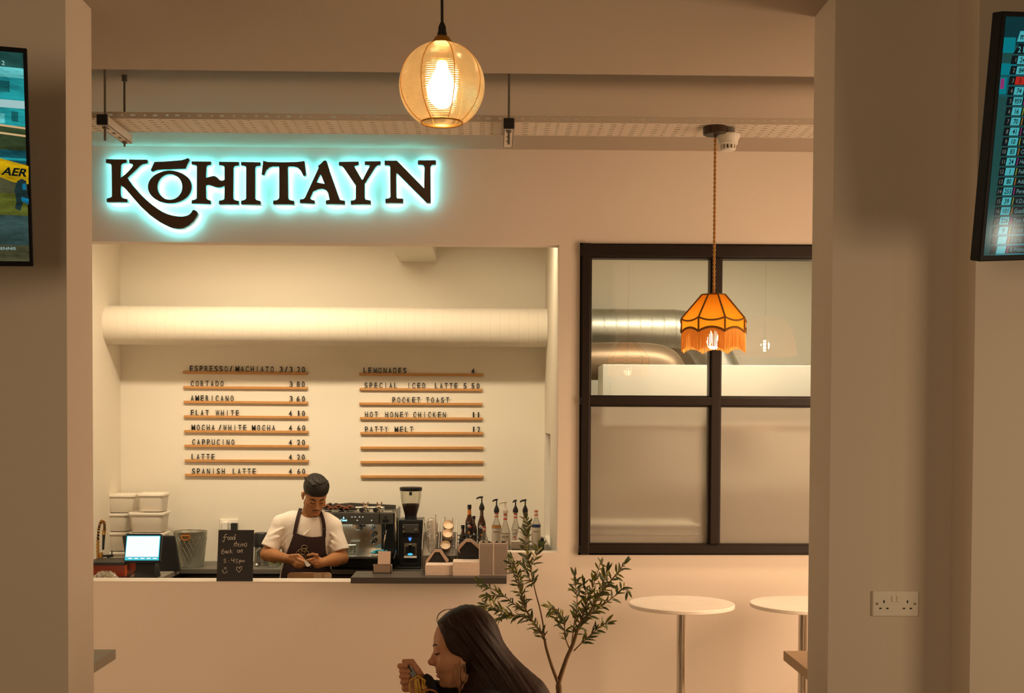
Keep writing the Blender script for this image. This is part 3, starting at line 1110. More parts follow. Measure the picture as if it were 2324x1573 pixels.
RIGHT = [
    (82, 1605, 213, 225, [('i', [('LE', 152, 61), ('ONADES', 338, 61)]), ('M', [('M', 280, 61)]), ('p', [('4', 1482, 60)])], 'reading LEMONADES'),
    (85, 1600, 397, 407, [('i', [('SPECIAL', 165, 61), ('ICED', 692, 62), ('LATTE', 1033, 60)]), ('p', [('5', 1385, 60), ('50', 1482, 64)])], 'reading SPECIAL ICED LATTE'),
    (82, 1600, 576, 583, [('i', [('POCKET', 508, 61), ('TOAST', 925, 61)])], 'reading POCKET TOAST'),
    (90, 1602, 757, 763, [('i', [('HOT', 170, 61), ('HONEY', 420, 61), ('CHICKEN', 765, 61)]), ('p', [('11', 1490, 61)])], 'reading HOT HONEY CHICKEN'),
    (95, 1610, 940, 942, [('i', [('PATTY', 170, 61), ('MELT', 540, 62)]), ('p', [('12', 1492, 62)])], 'reading PATTY MELT'),
    (97, 1612, 1120, 1121, [], 'empty, just below PATTY MELT'),
    (97, 1612, 1298, 1298, [], 'empty, second from the bottom'),
    (100, 1610, 1475, 1476, [], 'empty, lowest of all'),
]
for (a, b, c, d, w, nm) in RIGHT:
    railrow(800, 810, a, b, c, d, w, 'oak rail in the right price list, ' + nm)

# ================================================================== TELEVISIONS
def lit_screen(name, c, s, grain=0.0):
    """glossy dark panel showing a moving picture: the picture's colour is uneven, like film"""
    m_ = mat(name, (0.004, 0.004, 0.004), .10, spec=.3, emit=c, estr=s)
    nt = m_.node_tree
    if grain and 'grain' not in nt.nodes:
        tc = nt.nodes.new('ShaderNodeTexCoord')
        mp = nt.nodes.new('ShaderNodeMapping'); mp.inputs['Scale'].default_value = (9, 9, 38); mp.inputs['Rotation'].default_value = (0, math.radians(8), 0)
        n_ = nt.nodes.new('ShaderNodeTexNoise'); n_.name = 'grain'; n_.inputs['Scale'].default_value = 1.0; n_.inputs['Detail'].default_value = 8; n_.inputs['Roughness'].default_value = .7
        r_ = nt.nodes.new('ShaderNodeMapRange'); r_.inputs['From Min'].default_value = .3; r_.inputs['From Max'].default_value = .7
        r_.inputs['To Min'].default_value = s * (1 - grain); r_.inputs['To Max'].default_value = s * (1 + grain)
        b_ = nt.nodes['Principled BSDF']
        nt.links.new(tc.outputs['Object'], mp.inputs['Vector']); nt.links.new(mp.outputs[0], n_.inputs['Vector'])
        nt.links.new(n_.outputs['Fac'], r_.inputs['Value']); nt.links.new(r_.outputs[0], b_.inputs['Emission Strength'])
    return m_



M_bez = mat('glossy_black_bezel', (0.006, 0.006, 0.007), 0.45, spec=.2)


def E(c, s=1.0, n=None):
    return lit_screen(n or ('screen_%02x%02x%02x_%d' % (int(c[0] * 255), int(c[1] * 255), int(c[2] * 255), int(s * 100))), c, s)


def tv(name, top, bot, wdir, width, bez, lab):
    """top/bot: the two known corners of the front face; wdir points along the top edge away from them"""
    top, bot = Vector(top), Vector(bot)
    v = (bot - top)
    h = v.length
    v.normalize()
    u = Vector(wdir).normalized()
    u = (u - v * u.dot(v)).normalized()
    n = u.cross(v)
    if n.y > 0:
        n = -n      # towards the viewer
    c = top + u * width / 2 + v * h / 2
    t = thing(name, c + v * h / 2 - n * .03, lab, 'television', 'wall televisions')
    m = MB(); m.obox(c - n * .022, u * width / 2, v * h / 2, n * .022); m.build('casing', M_bez, t, smooth=0, bevel=.003)
    m = MB(); m.obox(c - n * .085, u * .18, v * .15, n * .04); m.build('wall_bracket', M_black, t, smooth=0)
    m = MB(); m.obox(c - n * .2, u * .03, v * .03, n * .1); m.build('bracket_arm', M_black, t, smooth=0)
    return t, top, u, v, n, h


# left screen: motor race; everything below lies flat on the screen
tl, bl_ = P(62, 110, 3.50), P(77, 605, 3.64)
f_ = math.radians(29)
t, o, u, v, n, h = tv('television', tl, bl_, (-math.cos(f_), -math.sin(f_), 0), 1.05, .01, 'tilted television at left showing a motor race with a yellow banner')
o2 = o + n * .0012


def flatpoly(m, pts, mi, lift):
    q = [onplane(px, py, o2 + n * lift, n) for px, py in pts]
    m.add(q, [tuple(range(len(q)))], mi)


def pl(px, py, d=0): return onplane(px, py, o2 + n * d, n)


def scr(uu, vv): return o2 + u * uu + v * vv


scols = [(0.02, 0.10, 0.09), (0.02, 0.42, 0.44), (0.16, 0.72, 0.72), (0.01, 0.16, 0.17), (0.05, 0.08, 0.03), (0.62, 0.36, 0.03), (0.01, 0.11, 0.14),
         (0.70, 0.42, 0.005), (0.10, 0.10, 0.045), (0.15, 0.17, 0.025), (0.02, 0.05, 0.05), (0.01, 0.25, 0.45), (0.95, 0.62, 0.3), (0.55, 0.85, 0.85), (0.05, 0.10, 0.09), (0.004, 0.01, 0.01)]
m = MB()
I_ = .012
W_ = 1.05 - I_


def band(v0, v1, mi, lift, tilt=0.0, u0=I_, u1=None):
    u1 = W_ if u1 is None else u1
    m.add([scr(u0, v0 * h) + n * lift, scr(u1, (v0 - tilt) * h) + n * lift, scr(u1, (v1 - tilt) * h) + n * lift, scr(u0, v1 * h) + n * lift], [(0, 1, 2, 3)], mi)


band(.022, .975, 8, 0)
band(.022, .10, 0, .0002)
band(.09, .135, 2, .0003, .02)
band(.135, .24, 1, .0003, .02)
band(.15, .20, 3, .0004, .02, .05, .9)
band(.235, .27, 13, .0004, .03)
band(.27, .36, 1, .0003, .03)
for i in range(26):
    uu = .03 + i * .036
    band(.285 + .01 * (i % 3), .33 + .01 * (i % 2), [3, 2, 10][i % 3], .0005, 0, uu, uu + .018)
band(.35, .41, 4, .0005, .04)
band(.353, .362, 12, .0006, .14)
band(.388, .397, 12, .0006, .14)
band(.405, .47, 4, .0004, .03)
band(.46, .52, 6, .0005, .02)
band(.495, .506, 1, .0006, .03)
band(.66, .76, 9, .0004, .06)
band(.76, .90, 14, .0004, .02)
Z_ = lambda pts: [(a / 2.81, 80 + b / 2.81) for a, b in pts]
flatpoly(m, Z_([(-200, 700), (0, 783), (182, 835), (182, 950), (90, 938), (0, 905), (-200, 840)]), 7, .0008)
flatpoly(m, Z_([(110, 930), (140, 915), (168, 930), (170, 985), (185, 1050), (180, 1075), (150, 1060), (130, 1120), (95, 1105), (105, 1060), (92, 985)]), 10, .0011)
flatpoly(m, Z_([(135, 1030), (183, 1045), (183, 1080), (140, 1060)]), 11, .0013)
flatpoly(m, Z_([(140, 950), (165, 945), (168, 985), (145, 985)]), 11, .0013)
fnl = lambda a, b, w: scr(a, b) + n * w
# lettering runs left to right in the picture, i.e. towards smaller u
q0, q1 = pl(-22, 398), pl(63, 405)


def tvtext(body, px0, py0, px1, py1, hpx, mi, lift, bold=.0, shear=.0):
    a, b = pl(px0, py0, lift), pl(px1, py1, lift)
    e = (b - a)
    dwn = v
    vs, fs, wd = glyphs(body, bold)
    hm = max(q[1] for q in vs)
    hh = hpx / 2800 * 3.6
    m.add([a + e * (q[0] / wd + shear * q[1] / hm) - dwn * (q[1] / hm * hh) for q in vs], fs, mi)


tvtext('AER', 2, 396, 60, 401, 17, 15, .0012, .03, .12)
tvtext('2', 4, 147, 11, 148, 9, 13, .0012, .01)
tvtext('DENNIS', -8, 567, 36, 567, 6, 13, .0012)
m.build('screen_picture', [lit_screen('race_%d' % i, c, .62, .0 if i in (13, 15, 12) else .6) for i, c in enumerate(scols)], t, smooth=0)

# right screen: timing board
tl, bl_ = P(2275, 25, 3.36), P(2222, 594, 3.51)
f_ = math.radians(15)
t, o, u, v, n, h = tv('television', tl, bl_, (math.cos(f_), math.sin(f_), 0), 1.15, .01, 'tilted television at right showing a numbered race timing board')
o2 = o + n * .0012
m = MB()
rc_ = [(0.004, 0.055, 0.065), (0.0, 0.30, 0.36), (0.006, 0.012, 0.014), (0.10, 0.66, 0.72), (0.75, 0.03, 0.02), (0.30, 0.36, 0.30), (0.22, 0.50, 0.50), (0.01, 0.14, 0.16), (0.55, 0.25, 0.05), (0.003, 0.02, 0.02), (0.02, 0.11, 0.10), (0.45, 0.05, 0.25), (0.35, 0.45, 0.05)]
W_ = 1.15 - .012
band(.02, .975, 10, 0)
band(.02, .13, 0, .0002)
band(.10, .16, 1, .0003, .0, .012, .05)
band(.20, .245, 1, .0003, .0, .012, .06)
band(.24, .33, 7, .0002, .0)
band(.255, .32, 1, .0004, 0, .012, .035)
band(.26, .30, 11, .0005, 0, .014, .026)
band(.86, .975, 1, .0002, .0, .05, .6)


def sx(vv):   # rows step outwards to keep the broadcast's slanted column
    return .0530 - .012 * vv


pm_ = 1 / 811 * 1.0


def trow(vv, rank, num, name, boxc=3, slash=8, hh=.0088):
    y = vv
    x = sx(vv / h) + .004
    sl_ = -.14
    def quad(x0, x1, y0, y1, mi, lift):
        m.add([scr(x0 + sl_ * (y0 - y), y0) + n * lift, scr(x1 + sl_ * (y0 - y), y0) + n * lift, scr(x1 + sl_ * (y1 - y), y1) + n * lift, scr(x0 + sl_ * (y1 - y), y1) + n * lift], [(0, 1, 2, 3)], mi)
    quad(x - .013, x + .30, y - .0115, y + .0115, 2, .0006)
    quad(x + .007, x + .037, y - .0105, y + .0105, boxc, .0009)
    quad(x + .042, x + .045, y - .010, y + .010, slash, .0009)
    fn_ = lambda a, b, w: scr(a, b) + n * w
    def tx(body, xa, size, mi, al='L', bold=0.0):
        vs, fs, wd = glyphs(body, bold)
        off = -wd / 2 if al == 'C' else (-wd if al == 'R' else 0)
        m.add([scr(xa + (q[0] + off) * size * .85 + .12 * q[1] * size, y + size * .34 - q[1] * size) + n * .0012 for q in vs], fs, mi)
    tx(rank, x + .001, .016, 5, 'R')
    tx(num, x + .022, .0185, 9, 'C', .02)
    tx(name, x + .051, .017, 6)


names = ['Fel', 'Ada', 'Per', 'V.D.B', 'Fel', 'Ada', 'Vla', 'Oli', 'V. S', 'Osc', 'Her', 'Felix', 'Adam', 'Perez', 'V.D.B', 'Guada', 'Tom K', 'Berest', 'Evarts', 'B.Watson']
nums = ['24', '84', '5', '74', '959', '16', '70', '41', '10', '83', '24', '1', '80', '253', '39', '101', '226', '9', '', '']
v1 = (318 - 62) / 2.458 / 825
vp = 54.7 / 2.458 / 815
for i in range(20):
    trow(v1 + vp * i, str(i + 1) if i < 18 else '', nums[i], names[i], 4 if i == 2 else 3, [8, 11, 12][i % 3])
vs, fs, wd = glyphs('2 LAPS', .01)
y = v1 - .028
m.add([scr(.053 + .05 * .2, y - .014) + n * .0006, scr(.40, y - .014) + n * .0006, scr(.40, y + .012) + n * .0006, scr(.045, y + .012) + n * .0006], [(0, 1, 2, 3)], 2)
m.add([scr(.060 + q[0] * .020, y + .008 - q[1] * .022) + n * .001 for q in vs], fs, 3)
y = v1 - .062
m.add([scr(.062, y - .014) + n * .0006, scr(.40, y - .014) + n * .0006, scr(.40, y + .014) + n * .0006, scr(.054, y + .014) + n * .0006], [(0, 1, 2, 3)], 3)
vs, fs, wd = glyphs('m', .02)
m.add([scr(.064 + q[0] * .02, y + .008 - q[1] * .024) + n * .001 for q in vs], fs, 9)
m.build('screen_picture', [E(c, .55) for c in rc_], t, smooth=0)

# a lamp of the hall, behind the photographer, glinting in the right screen
q_ = onplane(2283, 531, o2, n)
dd_ = (q_ - EYE).normalized()
rd_ = (dd_ - n * 2 * dd_.dot(n)).normalized()
hp = q_ + rd_ * 2.6
t = thing('hall_pendant_lamp', hp, 'bare hall bulb seen only as a glint low in the right television', 'lamp')
m = MB(); m.ell(hp, (.055, .055, .07), 20); m.build('bulb', emat('hall_bulb', (1.0, .92, .74), 34), t, smooth=80)
m = MB(); m.cyl(hp + Vector((0, 0, .06)), (hp.x, hp.y, 3.6), .004, n=8); m.build('cord', M_black, t)

# ================================================================== COUNTERS
ZB = 0.978                      # rear worktop height
M_stone = mat('grey_worktop', (0.115, 0.105, 0.085), 0.45, var=0.12, vscale=25)
M_stone_e = mat('charcoal_laminate', (0.055, 0.048, 0.042), 0.4, var=0.1, vscale=30)
M_carc = mat('dark_carcass', (0.03, 0.025, 0.022), 0.6)
M_cream = mat('cream_ledge', (0.84, 0.74, 0.60), 0.55)
XLED = P(800, 1315, 7.3).x
ZW = P(500, 1320, 7.385).z
m = MB(); m.box((X_KL + .005, 7.385, min(Z_C, ZW) - .001), (XLED + .25, 7.545, ZW))
tag(m.build('counter_ledge', M_cream, smooth=0, bevel=.002), 'long cream ledge along the servery hatch under the chalkboard', 'counter')
Y0S = 7.2
ZS = P(950, 1311, Y0S).z
ZS0 = P(950, 1325, Y0S).z
m = MB(); m.box((XLED, Y0S, ZS0), (X_STEP - .003, 7.384, ZS)); m.box((XLED, 7.3839, ZW + .001), (P(957, 1300, 7.5).x, 7.50, ZS)); m.box((P(957, 1300, 7.5).x - .0005, 7.3839, ZW + .001), (X_STEP - .003, 7.74, ZS))
tag(m.build('counter_slab', M_stone_e, smooth=0, bevel=.002), 'thick charcoal slab of counter carrying napkins and cutlery holders', 'counter')
# inner support shelf behind the hatch wall
m = MB(); m.box((X_KL + .01, YSB + .002, 0), (X_KR - .02, 7.72, .80)); m.box((X_KL + .01, 7.70, .80), (X_KR - .02, 7.72, ZW - .09))
tag(m.build('under_counter_cabinet', M_carc, smooth=0), 'dark cabinet on the staff side beneath the cream hatch ledge', 'cabinet')
# rear and left worktops
xi = P(370, 1312, 8.28).x
m = MB(); m.box((xi, 8.72, ZB - .035), (X_KR - .003, YB - .002, ZB))
tag(m.build('rear_worktop', [M_stone], smooth=0, bevel=.003), 'grey worktop along the kitchen rear wall under the coffee machine', 'worktop')
m = MB(); m.box((X_KL + .003, 7.75, ZB - .035), (xi - .001, YB - .002, ZB))
tag(m.build('side_worktop', [mat('greige_worktop', (0.26, 0.23, 0.18), 0.45, var=.1, vscale=25)], smooth=0, bevel=.003), 'greige worktop at the left end under till and red crate', 'worktop')
t = thing('rear_base_cabinet', ((xi + X_KR) / 2, 8.8, 0), 'dark base cabinets beneath the grey rear worktop', 'cabinet')
m = MB(); m.box((xi, 8.78, 0), (X_KR - .01, YB - .01, ZB - .036)); m.build('carcass', M_carc, t, smooth=0)
for i in range(6):
    w = (X_KR - xi - .05) / 6
    m = MB(); m.box((xi + .02 + w * i, 8.755, .1), (xi + .01 + w * (i + 1), 8.78, ZB - .05)); m.build('door', mat('cabinet_door', (0.05, 0.04, 0.035), 0.4), t, smooth=0, bevel=.002)
m = MB(); m.box((X_KL + .01, 7.76, 0), (xi - .03, 8.76, ZB - .036))
tag(m.build('side_base_cabinet', M_carc, smooth=0), 'dark base cabinet under the greige left worktop', 'cabinet')

# ================================================================== LEFT CORNER
M_tub = mat('translucent_white_tub', (0.74, 0.68, 0.58), 0.4, spec=0.4)


def tub(pxl, pxr, Y, z0, h, lab, depth=.2):
    xa, xb = P(pxl, 1200, Y).x, P(pxr, 1200, Y).x
    c = Vector(((xa + xb) / 2, Y + depth / 2, z0))
    t = thing('storage_tub', c, lab, 'tub', 'stacked white food tubs')
    wx, wy = (xb - xa) / 2, depth / 2
    m = MB()

    def rr(sx_, sy_, z, r=.025):
        pts = []
        for (cx, cy, a0) in ((sx_ - r, sy_ - r, 0), (-sx_ + r, sy_ - r, 90), (-sx_ + r, -sy_ + r, 180), (sx_ - r, -sy_ + r, 270)):
            for k in range(5):
                a = math.radians(a0 + 22.5 * k)
                pts.append(c + Vector((cx + r * math.cos(a), cy + r * math.sin(a), z)))
        return pts
    rows = [rr(wx * .80, wy * .80, .001), rr(wx * .84, wy * .84, .01), rr(wx * .93, wy * .93, h - .022)]
    n = 20
    m.add([p for r in rows for p in r], [(i * n + j, i * n + (j + 1) % n, (i + 1) * n + (j + 1) % n, (i + 1) * n + j) for i in range(2) for j in range(n)] + [tuple(range(n - 1, -1, -1)), tuple(range(2 * n, 3 * n))])
    m.build('tub_body', M_tub, t, smooth=40)
    m = MB()
    rows = [rr(wx, wy, h - .021), rr(wx, wy, h - .008), rr(wx * .96, wy * .96, h - .003), rr(wx * .90, wy * .90, h - .003), rr(wx * .89, wy * .89, h - .008)]
    m.add([p for r in rows for p in r], [(i * n + j, i * n + (j + 1) % n, (i + 1) * n + (j + 1) % n, (i + 1) * n + j) for i in range(4) for j in range(n)] + [tuple(range(n - 1, -1, -1)), tuple(range(4 * n, 5 * n))])
    m.build('tub_lid', M_tub, t, smooth=40)


zs = [ZB]
for h in (.100, .141, .136, .136):
    zs.append(zs[-1] + h + .0005)
tub(236, 290, 8.92, zs[0], .100, 'lowest white tub of the left stack, behind the black tap handle')
tub(239, 290, 8.92, zs[1], .141, 'third white tub from the top in the left stack')
tub(239, 289, 8.92, zs[2], .136, 'second white tub from the top in the left stack')
tub(239, 306, 8.92, zs[3], .136, 'topmost white tub of the left stack, in the kitchen corner')
zs = [ZB]
for h in (.100, .146, .146, .134):
    zs.append(zs[-1] + h + .0005)
tub(291, 371, 8.80, zs[0], .100, 'lowest white tub of the right stack, hidden behind the till screen', .22)
tub(291, 371, 8.80, zs[1], .146, 'white tub of the right stack just above the till screen', .22)
tub(289, 371, 8.80, zs[2], .146, 'widest white tub, second from the top of the right stack', .22)
tub(308, 371, 8.82, zs[3], .134, 'topmost white tub of the right stack', .2)

# coil-hose tap
YT = 8.45
M_gold = mat('brass_tap', (0.62, 0.36, 0.10), 0.3, 0.9)
tb = P(229, 1279, YT); tb.z = ZB
t = thing('spring_tap', tb, 'black and brass coil-spring kitchen tap at the left jamb', 'tap')
path = spline([P(a, b, YT) for a, b in ((223, 1268), (222, 1240), (223, 1212), (226, 1192), (231, 1182), (236, 1186), (237, 1198), (236, 1206))], 10)
m = MB(); m.tube(path, .0075, 8); m.build('hose', M_black, t)
m = MB()
L = len(path)
pts = []
turns = 26
for i in range(turns * 10):
    s = i / (turns * 10) * (L - 1.001)
    k = int(s); p = path[k].lerp(path[k + 1], s - k)
    tg = (path[k + 1] - path[k]).normalized()
    n1 = Vector((0, 1, 0)); n2 = tg.cross(n1)
    a = 2 * PI * i / 10
    pts.append(p + (n1 * math.cos(a) + n2 * math.sin(a)) * .0115)
m.tube(pts, .0021, 5)
m.build('spring_coil', M_gold, t)
m = MB(); a = P(236, 1206, YT); b = P(234, 1248, YT); m.cyl(a, a.lerp(b, .18), .013, n=12); m.build('spray_collar', M_gold, t)
m = MB(); m.cyl(a.lerp(b, .15), b, .010, .007, n=12); m.build('spray_head', M_black, t)
m = MB(); m.cyl((tb.x, YT, ZB), (tb.x, YT, P(229, 1254, YT).z), .014, n=14); q = P(222, 1268, YT); m.cyl((q.x, YT, ZB), (q.x, YT, P(222, 1226, YT).z), .009, n=10); m.cyl((q.x, YT, P(229, 1262, YT).z), (tb.x, YT, P(229, 1262, YT).z), .006, n=8)
m.build('column', M_gold, t)
m = MB(); a = P(232, 1262, YT); b = P(254, 1261, YT); m.cyl(a, b, .008, n=10); m.ell(b, .012); m.cyl(b, b + Vector((0, 0, .03)), .004, n=8); m.cyl(P(246, 1263, YT), P(250, 1274, YT), .011, .009, n=10)
m.build('lever_handle', M_black, t)
# red crate
M_red = mat('red_crate_plastic', (0.24, 0.030, 0.008), 0.35, spec=0.5)
YR = 8.16
xa, xb = P(196, 1290, YR).x, P(283, 1290, YR).x
zt_ = P(250, 1276, YR).z
t = thing('plastic_crate', ((xa + xb) / 2, YR + .12, ZB), 'red plastic crate with a black rim at the left end of the hatch', 'crate')
m = MB()
m.box((xa, YR, ZB), (xb, YR + .006, zt_ - .02)); m.box((xa, YR + .25, ZB), (xb, YR + .256, zt_ - .02))
m.box((xa, YR, ZB), (xa + .006, YR + .256, zt_ - .02)); m.box((xb - .006, YR, ZB), (xb, YR + .256, zt_ - .02)); m.box((xa, YR, ZB), (xb, YR + .256, ZB + .006))
m.build('crate_wall', M_red, t, smooth=0, bevel=.002)
m = MB()
m.box((xa - .004, YR - .006, zt_ - .02), (xb + .004, YR + .262, zt_ - .001)); m.build('rim', M_black, t, smooth=0, bevel=.003)
m = MB(); m.cyl((xb + .002, YR + .02, ZB + .045), (xb + .018, YR + .02, ZB + .045), .014, n=14); m.box((xb, YR, ZB + .0), (xb + .012, YR + .02, zt_ - .02)); m.build('latch', mat('orange_latch', (0.55, 0.10, 0.01), 0.35), t, smooth=30, bevel=.002)
# plastic bag: one crumpled sheet gathered into a heap
ca = P(240, 1303, 8.02)
m = MB()
nu, nv = 40, 14
rb_ = random.Random(4)
amp = [[rb_.uniform(.72, 1.12) for _ in range(nu)] for _ in range(nv + 1)]
vs, fs = [], []
for i in range(nv + 1):
    th = PI / 2 * i / nv
    for j in range(nu):
        a_ = 2 * PI * j / nu
        w_ = amp[i][j] * (1 + .10 * math.sin(5 * a_ + i))
        vs.append((ca.x + .085 * math.cos(th * .98) * math.cos(a_) * w_, 8.02 + .055 * math.cos(th * .98) * math.sin(a_) * w_, ZB + .001 + .062 * math.sin(th) * w_ if i else ZB + .001))
for i in range(nv):
    for j in range(nu):
        fs.append((i * nu + j, i * nu + (j + 1) % nu, (i + 1) * nu + (j + 1) % nu, (i + 1) * nu + j))
fs.append(tuple(range(nv * nu, nv * nu + nu)))
m.add(vs, fs)
tag(m.build('plastic_bag', glassmat('bag_film', (.95, .93, .88), gloss=.12, rough=.25, diffuse=(.75, .68, .56), dfac=.6), smooth=25), 'crumpled clear plastic bag in front of the red crate', 'bag')
# till
YP = 8.20
pb = P(331, 1311, YP); pb.z = ZB
t = thing('till_terminal', pb, 'till tablet with a bright white screen on a black stand', 'till')
n_ = Vector((-.10, -.93, .30)).normalized()
o_ = P(325, 1243, YP - .03)
qs = [onplane(a, b, o_, n_) for a, b in ((285, 1211), (368, 1211), (362, 1277), (281, 1277))]
cc = sum(qs, Vector()) / 4
m = MB()
rl = []
for i in range(4):
    a, b, c2 = qs[i - 1], qs[i], qs[(i + 1) % 4]
    e1, e2 = (a - b).normalized() * .012, (c2 - b).normalized() * .012
    rl += [b + e1, b + e1 * .3 + e2 * .3, b + e2]
k = len(rl)
m.add(rl + [p - n_ * .022 for p in rl], [tuple(range(k)), tuple(range(2 * k - 1, k - 1, -1))] + [(i, (i + 1) % k, k + (i + 1) % k, k + i) for i in range(k)])
M_navy = mat('blue_black_plastic', (0.006, 0.010, 0.016), 0.3)
m.build('tablet_case', M_navy, t, smooth=0, bevel=.002)
m = MB()
sq = lambda pts, mi, l: m.add([onplane(a, b, o_, n_) + n_ * l for a, b in pts], [tuple(range(len(pts)))], mi)
sq([(288, 1216), (364.5, 1216), (360.5, 1272), (283, 1272)], 1, .0012)
sq([(289.5, 1217.5), (363, 1217.5), (359.5, 1264), (284.8, 1264)], 0, .0018)
sq([(284.6, 1265), (359.3, 1265), (359, 1270.5), (283.8, 1270.5)], 2, .0018)
for i in range(5):
    x = 291 + i * 14
    sq([(x, 1266.5), (x + 9, 1266.5), (x + 9, 1268.8), (x, 1268.8)], 0, .0022)
m.build('screen', [emat('till_white', (.93, .96, .95), 1.05), emat('till_cyan', (.03, .60, .72), 1.0), emat('till_bar', (.12, .58, .66), .9)], t, smooth=0)
m = MB()
a_, b_ = P(311, 1278, YP), P(353, 1278, YP)
m.hexa([(a_.x - .01, YP - .06, ZB), (b_.x + .005, YP - .06, ZB), (b_.x + .005, YP + .12, ZB), (a_.x - .01, YP + .12, ZB),
        (a_.x + .008, YP - .012, a_.z + .03), (b_.x, YP - .012, a_.z + .03), (b_.x, YP + .05, a_.z + .04), (a_.x + .008, YP + .05, a_.z + .04)])
m.build('stand', M_black, t, smooth=0, bevel=.006)
m = MB(); m.tube(spline([P(309, 1295, YP + .05), P(297, 1303, YP), P(283, 1309, 8.1), P(268, 1311, 8.05)], 8), .0035, 6); m.build('cable', M_black, t)
# black monitor seen from behind
YQ = 8.58
pts = [(274, 1217), (394, 1217), (408, 1290), (289, 1290)]
m = MB()
q1 = [P(a, b, YQ) for a, b in pts]
q1[2].z = q1[3].z = ZB
m.hexa([q1[3], q1[2], q1[2] + Vector((0, .05, 0)), q1[3] + Vector((0, .05, 0)), q1[0] + Vector((0, .03, 0)), q1[1] + Vector((0, .03, 0)), q1[1] + Vector((0, .05, 0)), q1[0] + Vector((0, .05, 0))])
tag(m.build('monitor_back', M_black, smooth=0, bevel=.004), 'black monitor turned away, standing between till and steel bucket', 'monitor')
# bucket
YK = 8.86
bc = P(432, 1290, YK); bc.z = ZB
sc0 = YK / 2800
r0, r1, hb = 29 * sc0, 37.5 * sc0, (P(432, 1206, YK).z - ZB)
t = thing('metal_bucket', bc, 'galvanised bucket embossed with a diamond lattice and an orange handle', 'bucket')
m = MB(); m.lathe([(.001, .004), (r0, .004), (r0, 0), (r0 + .003, .004), (r1, hb - .004), (r1 + .004, hb), (r1 - .002, hb), (r0 - .002, .012), (.001, .012)], bc, 48); m.build('shell', M_galv, t, smooth=50)
m = MB(); m.tube([bc + Vector((r1 * math.cos(2 * PI * j / 48), r1 * math.sin(2 * PI * j / 48), hb)) for j in range(48)], .0035, 6, closed=True); m.build('rolled_rim', M_steel, t)
m = MB()
for sgn in (1, -1):
    for j in range(22):
        pts = []
        for i in range(9):
            s = .06 + .80 * i / 8
            a = 2 * PI * j / 22 + sgn * s * 1.15
            r = r0 + (r1 - r0) * s + .0012
            pts.append(bc + Vector((r * math.cos(a), r * math.sin(a), hb * s)))
        m.tube(pts, .0016, 4)
m.build('lattice_embossing', M_galv, t)
M_orl = mat('orange_leather', (0.42, 0.15, 0.02), 0.6)
hc = P(421, 1218, YK - r1 - .004)
m = MB(); m.tube([hc + Vector((.030 * math.cos(PI * j / 12 + PI), -.004, .028 * math.sin(PI * j / 12 + PI))) for j in range(13)] + [hc + Vector((.030, -.004, .004)), hc + Vector((.0, -.004, .006)), hc + Vector((-.03, -.004, .004))], .0055, 8, closed=True)
m.build('handle', M_orl, t)
# coffee urn / hot water dispenser behind the barista
YU = 8.95
u0, u1 = P(577, 1280, YU), P(611, 1280, YU)
uc = Vector(((u0.x + u1.x) / 2, YU, ZB)); ur = (u1.x - u0.x) / 2
z1, z2 = P(590, 1241, YU).z, P(590, 1209, YU).z
t = thing('hot_water_urn', uc, 'steel hot water urn with a black top between chalkboard and apron', 'urn')
m = MB(); m.lathe([(ur * .9, 0), (ur, .01), (ur, z1 - ZB)], uc, 30); m.build('boiler', M_steel, t)
m = MB(); m.lathe([(ur * 1.04, z1 - ZB), (ur * 1.06, z1 - ZB + .01), (ur * 1.02, z2 - ZB - .012), (ur * .9, z2 - ZB), (.001, z2 - ZB)], uc, 30); m.build('lid', M_black, t)
m = MB(); m.cyl((uc.x - .02, YU - ur - .03, z1 - .03), (uc.x - .02, YU - ur - .03, z1 - .12), .008, n=10); m.cyl((uc.x - .02, YU - ur + .004, z1 - .02), (uc.x - .02, YU - ur - .034, z1 - .02), .009, n=10); m.ell((uc.x - .02, YU - ur - .035, z1 - .125), .016); m.build('spout', M_steel, t)
# green squeeze bottle, glass bowl
q = P(631, 1288, 9.0); q.z = ZB
t = thing('squeeze_bottle', q, 'green squeeze bottle glimpsed under the tee sleeve', 'bottle')
zt_ = P(631, 1240, 9.0).z - ZB
m = MB(); m.lathe([(.022, 0), (.024, .006), (.024, zt_ * .66), (.012, zt_ * .78)], q, 18); m.build('bottle_body', mat('green_sauce', (0.12, 0.22, 0.02), 0.4), t)
m = MB(); m.lathe([(.013, zt_ * .78), (.006, zt_ * .9), (.002, zt_)], q, 12); m.build('nozzle', mat('green_nozzle', (0.2, 0.35, 0.08), 0.4), t)
q = P(619, 1288, 8.85); q.z = ZB
t = thing('glass_bowl', q, 'small glass bowl of green leaves on the rear worktop left of the apron', 'bowl')
m = MB(); m.lathe([(.02, 0), (.03, .003), (.042, .022), (.046, .04), (.044, .04), (.038, .02), (.001, .006)], q, 24); m.build('bowl', glassmat('clear_glass', (.96, .97, .95), gloss=.10), t)
m = MB()
for i in range(16):
    a = random.random() * 6.28; r = random.random() * .028
    m.ell(q + Vector((r * math.cos(a), r * math.sin(a), .022 + random.random() * .012)), (.012, .008, .003), 8, R=Matrix.Rotation(a, 3, 'X') @ Matrix.Rotation(a, 3, 'Z'))
m.build('green_leaves', mat('salad_leaf', (0.16, 0.22, 0.03), 0.5), t)

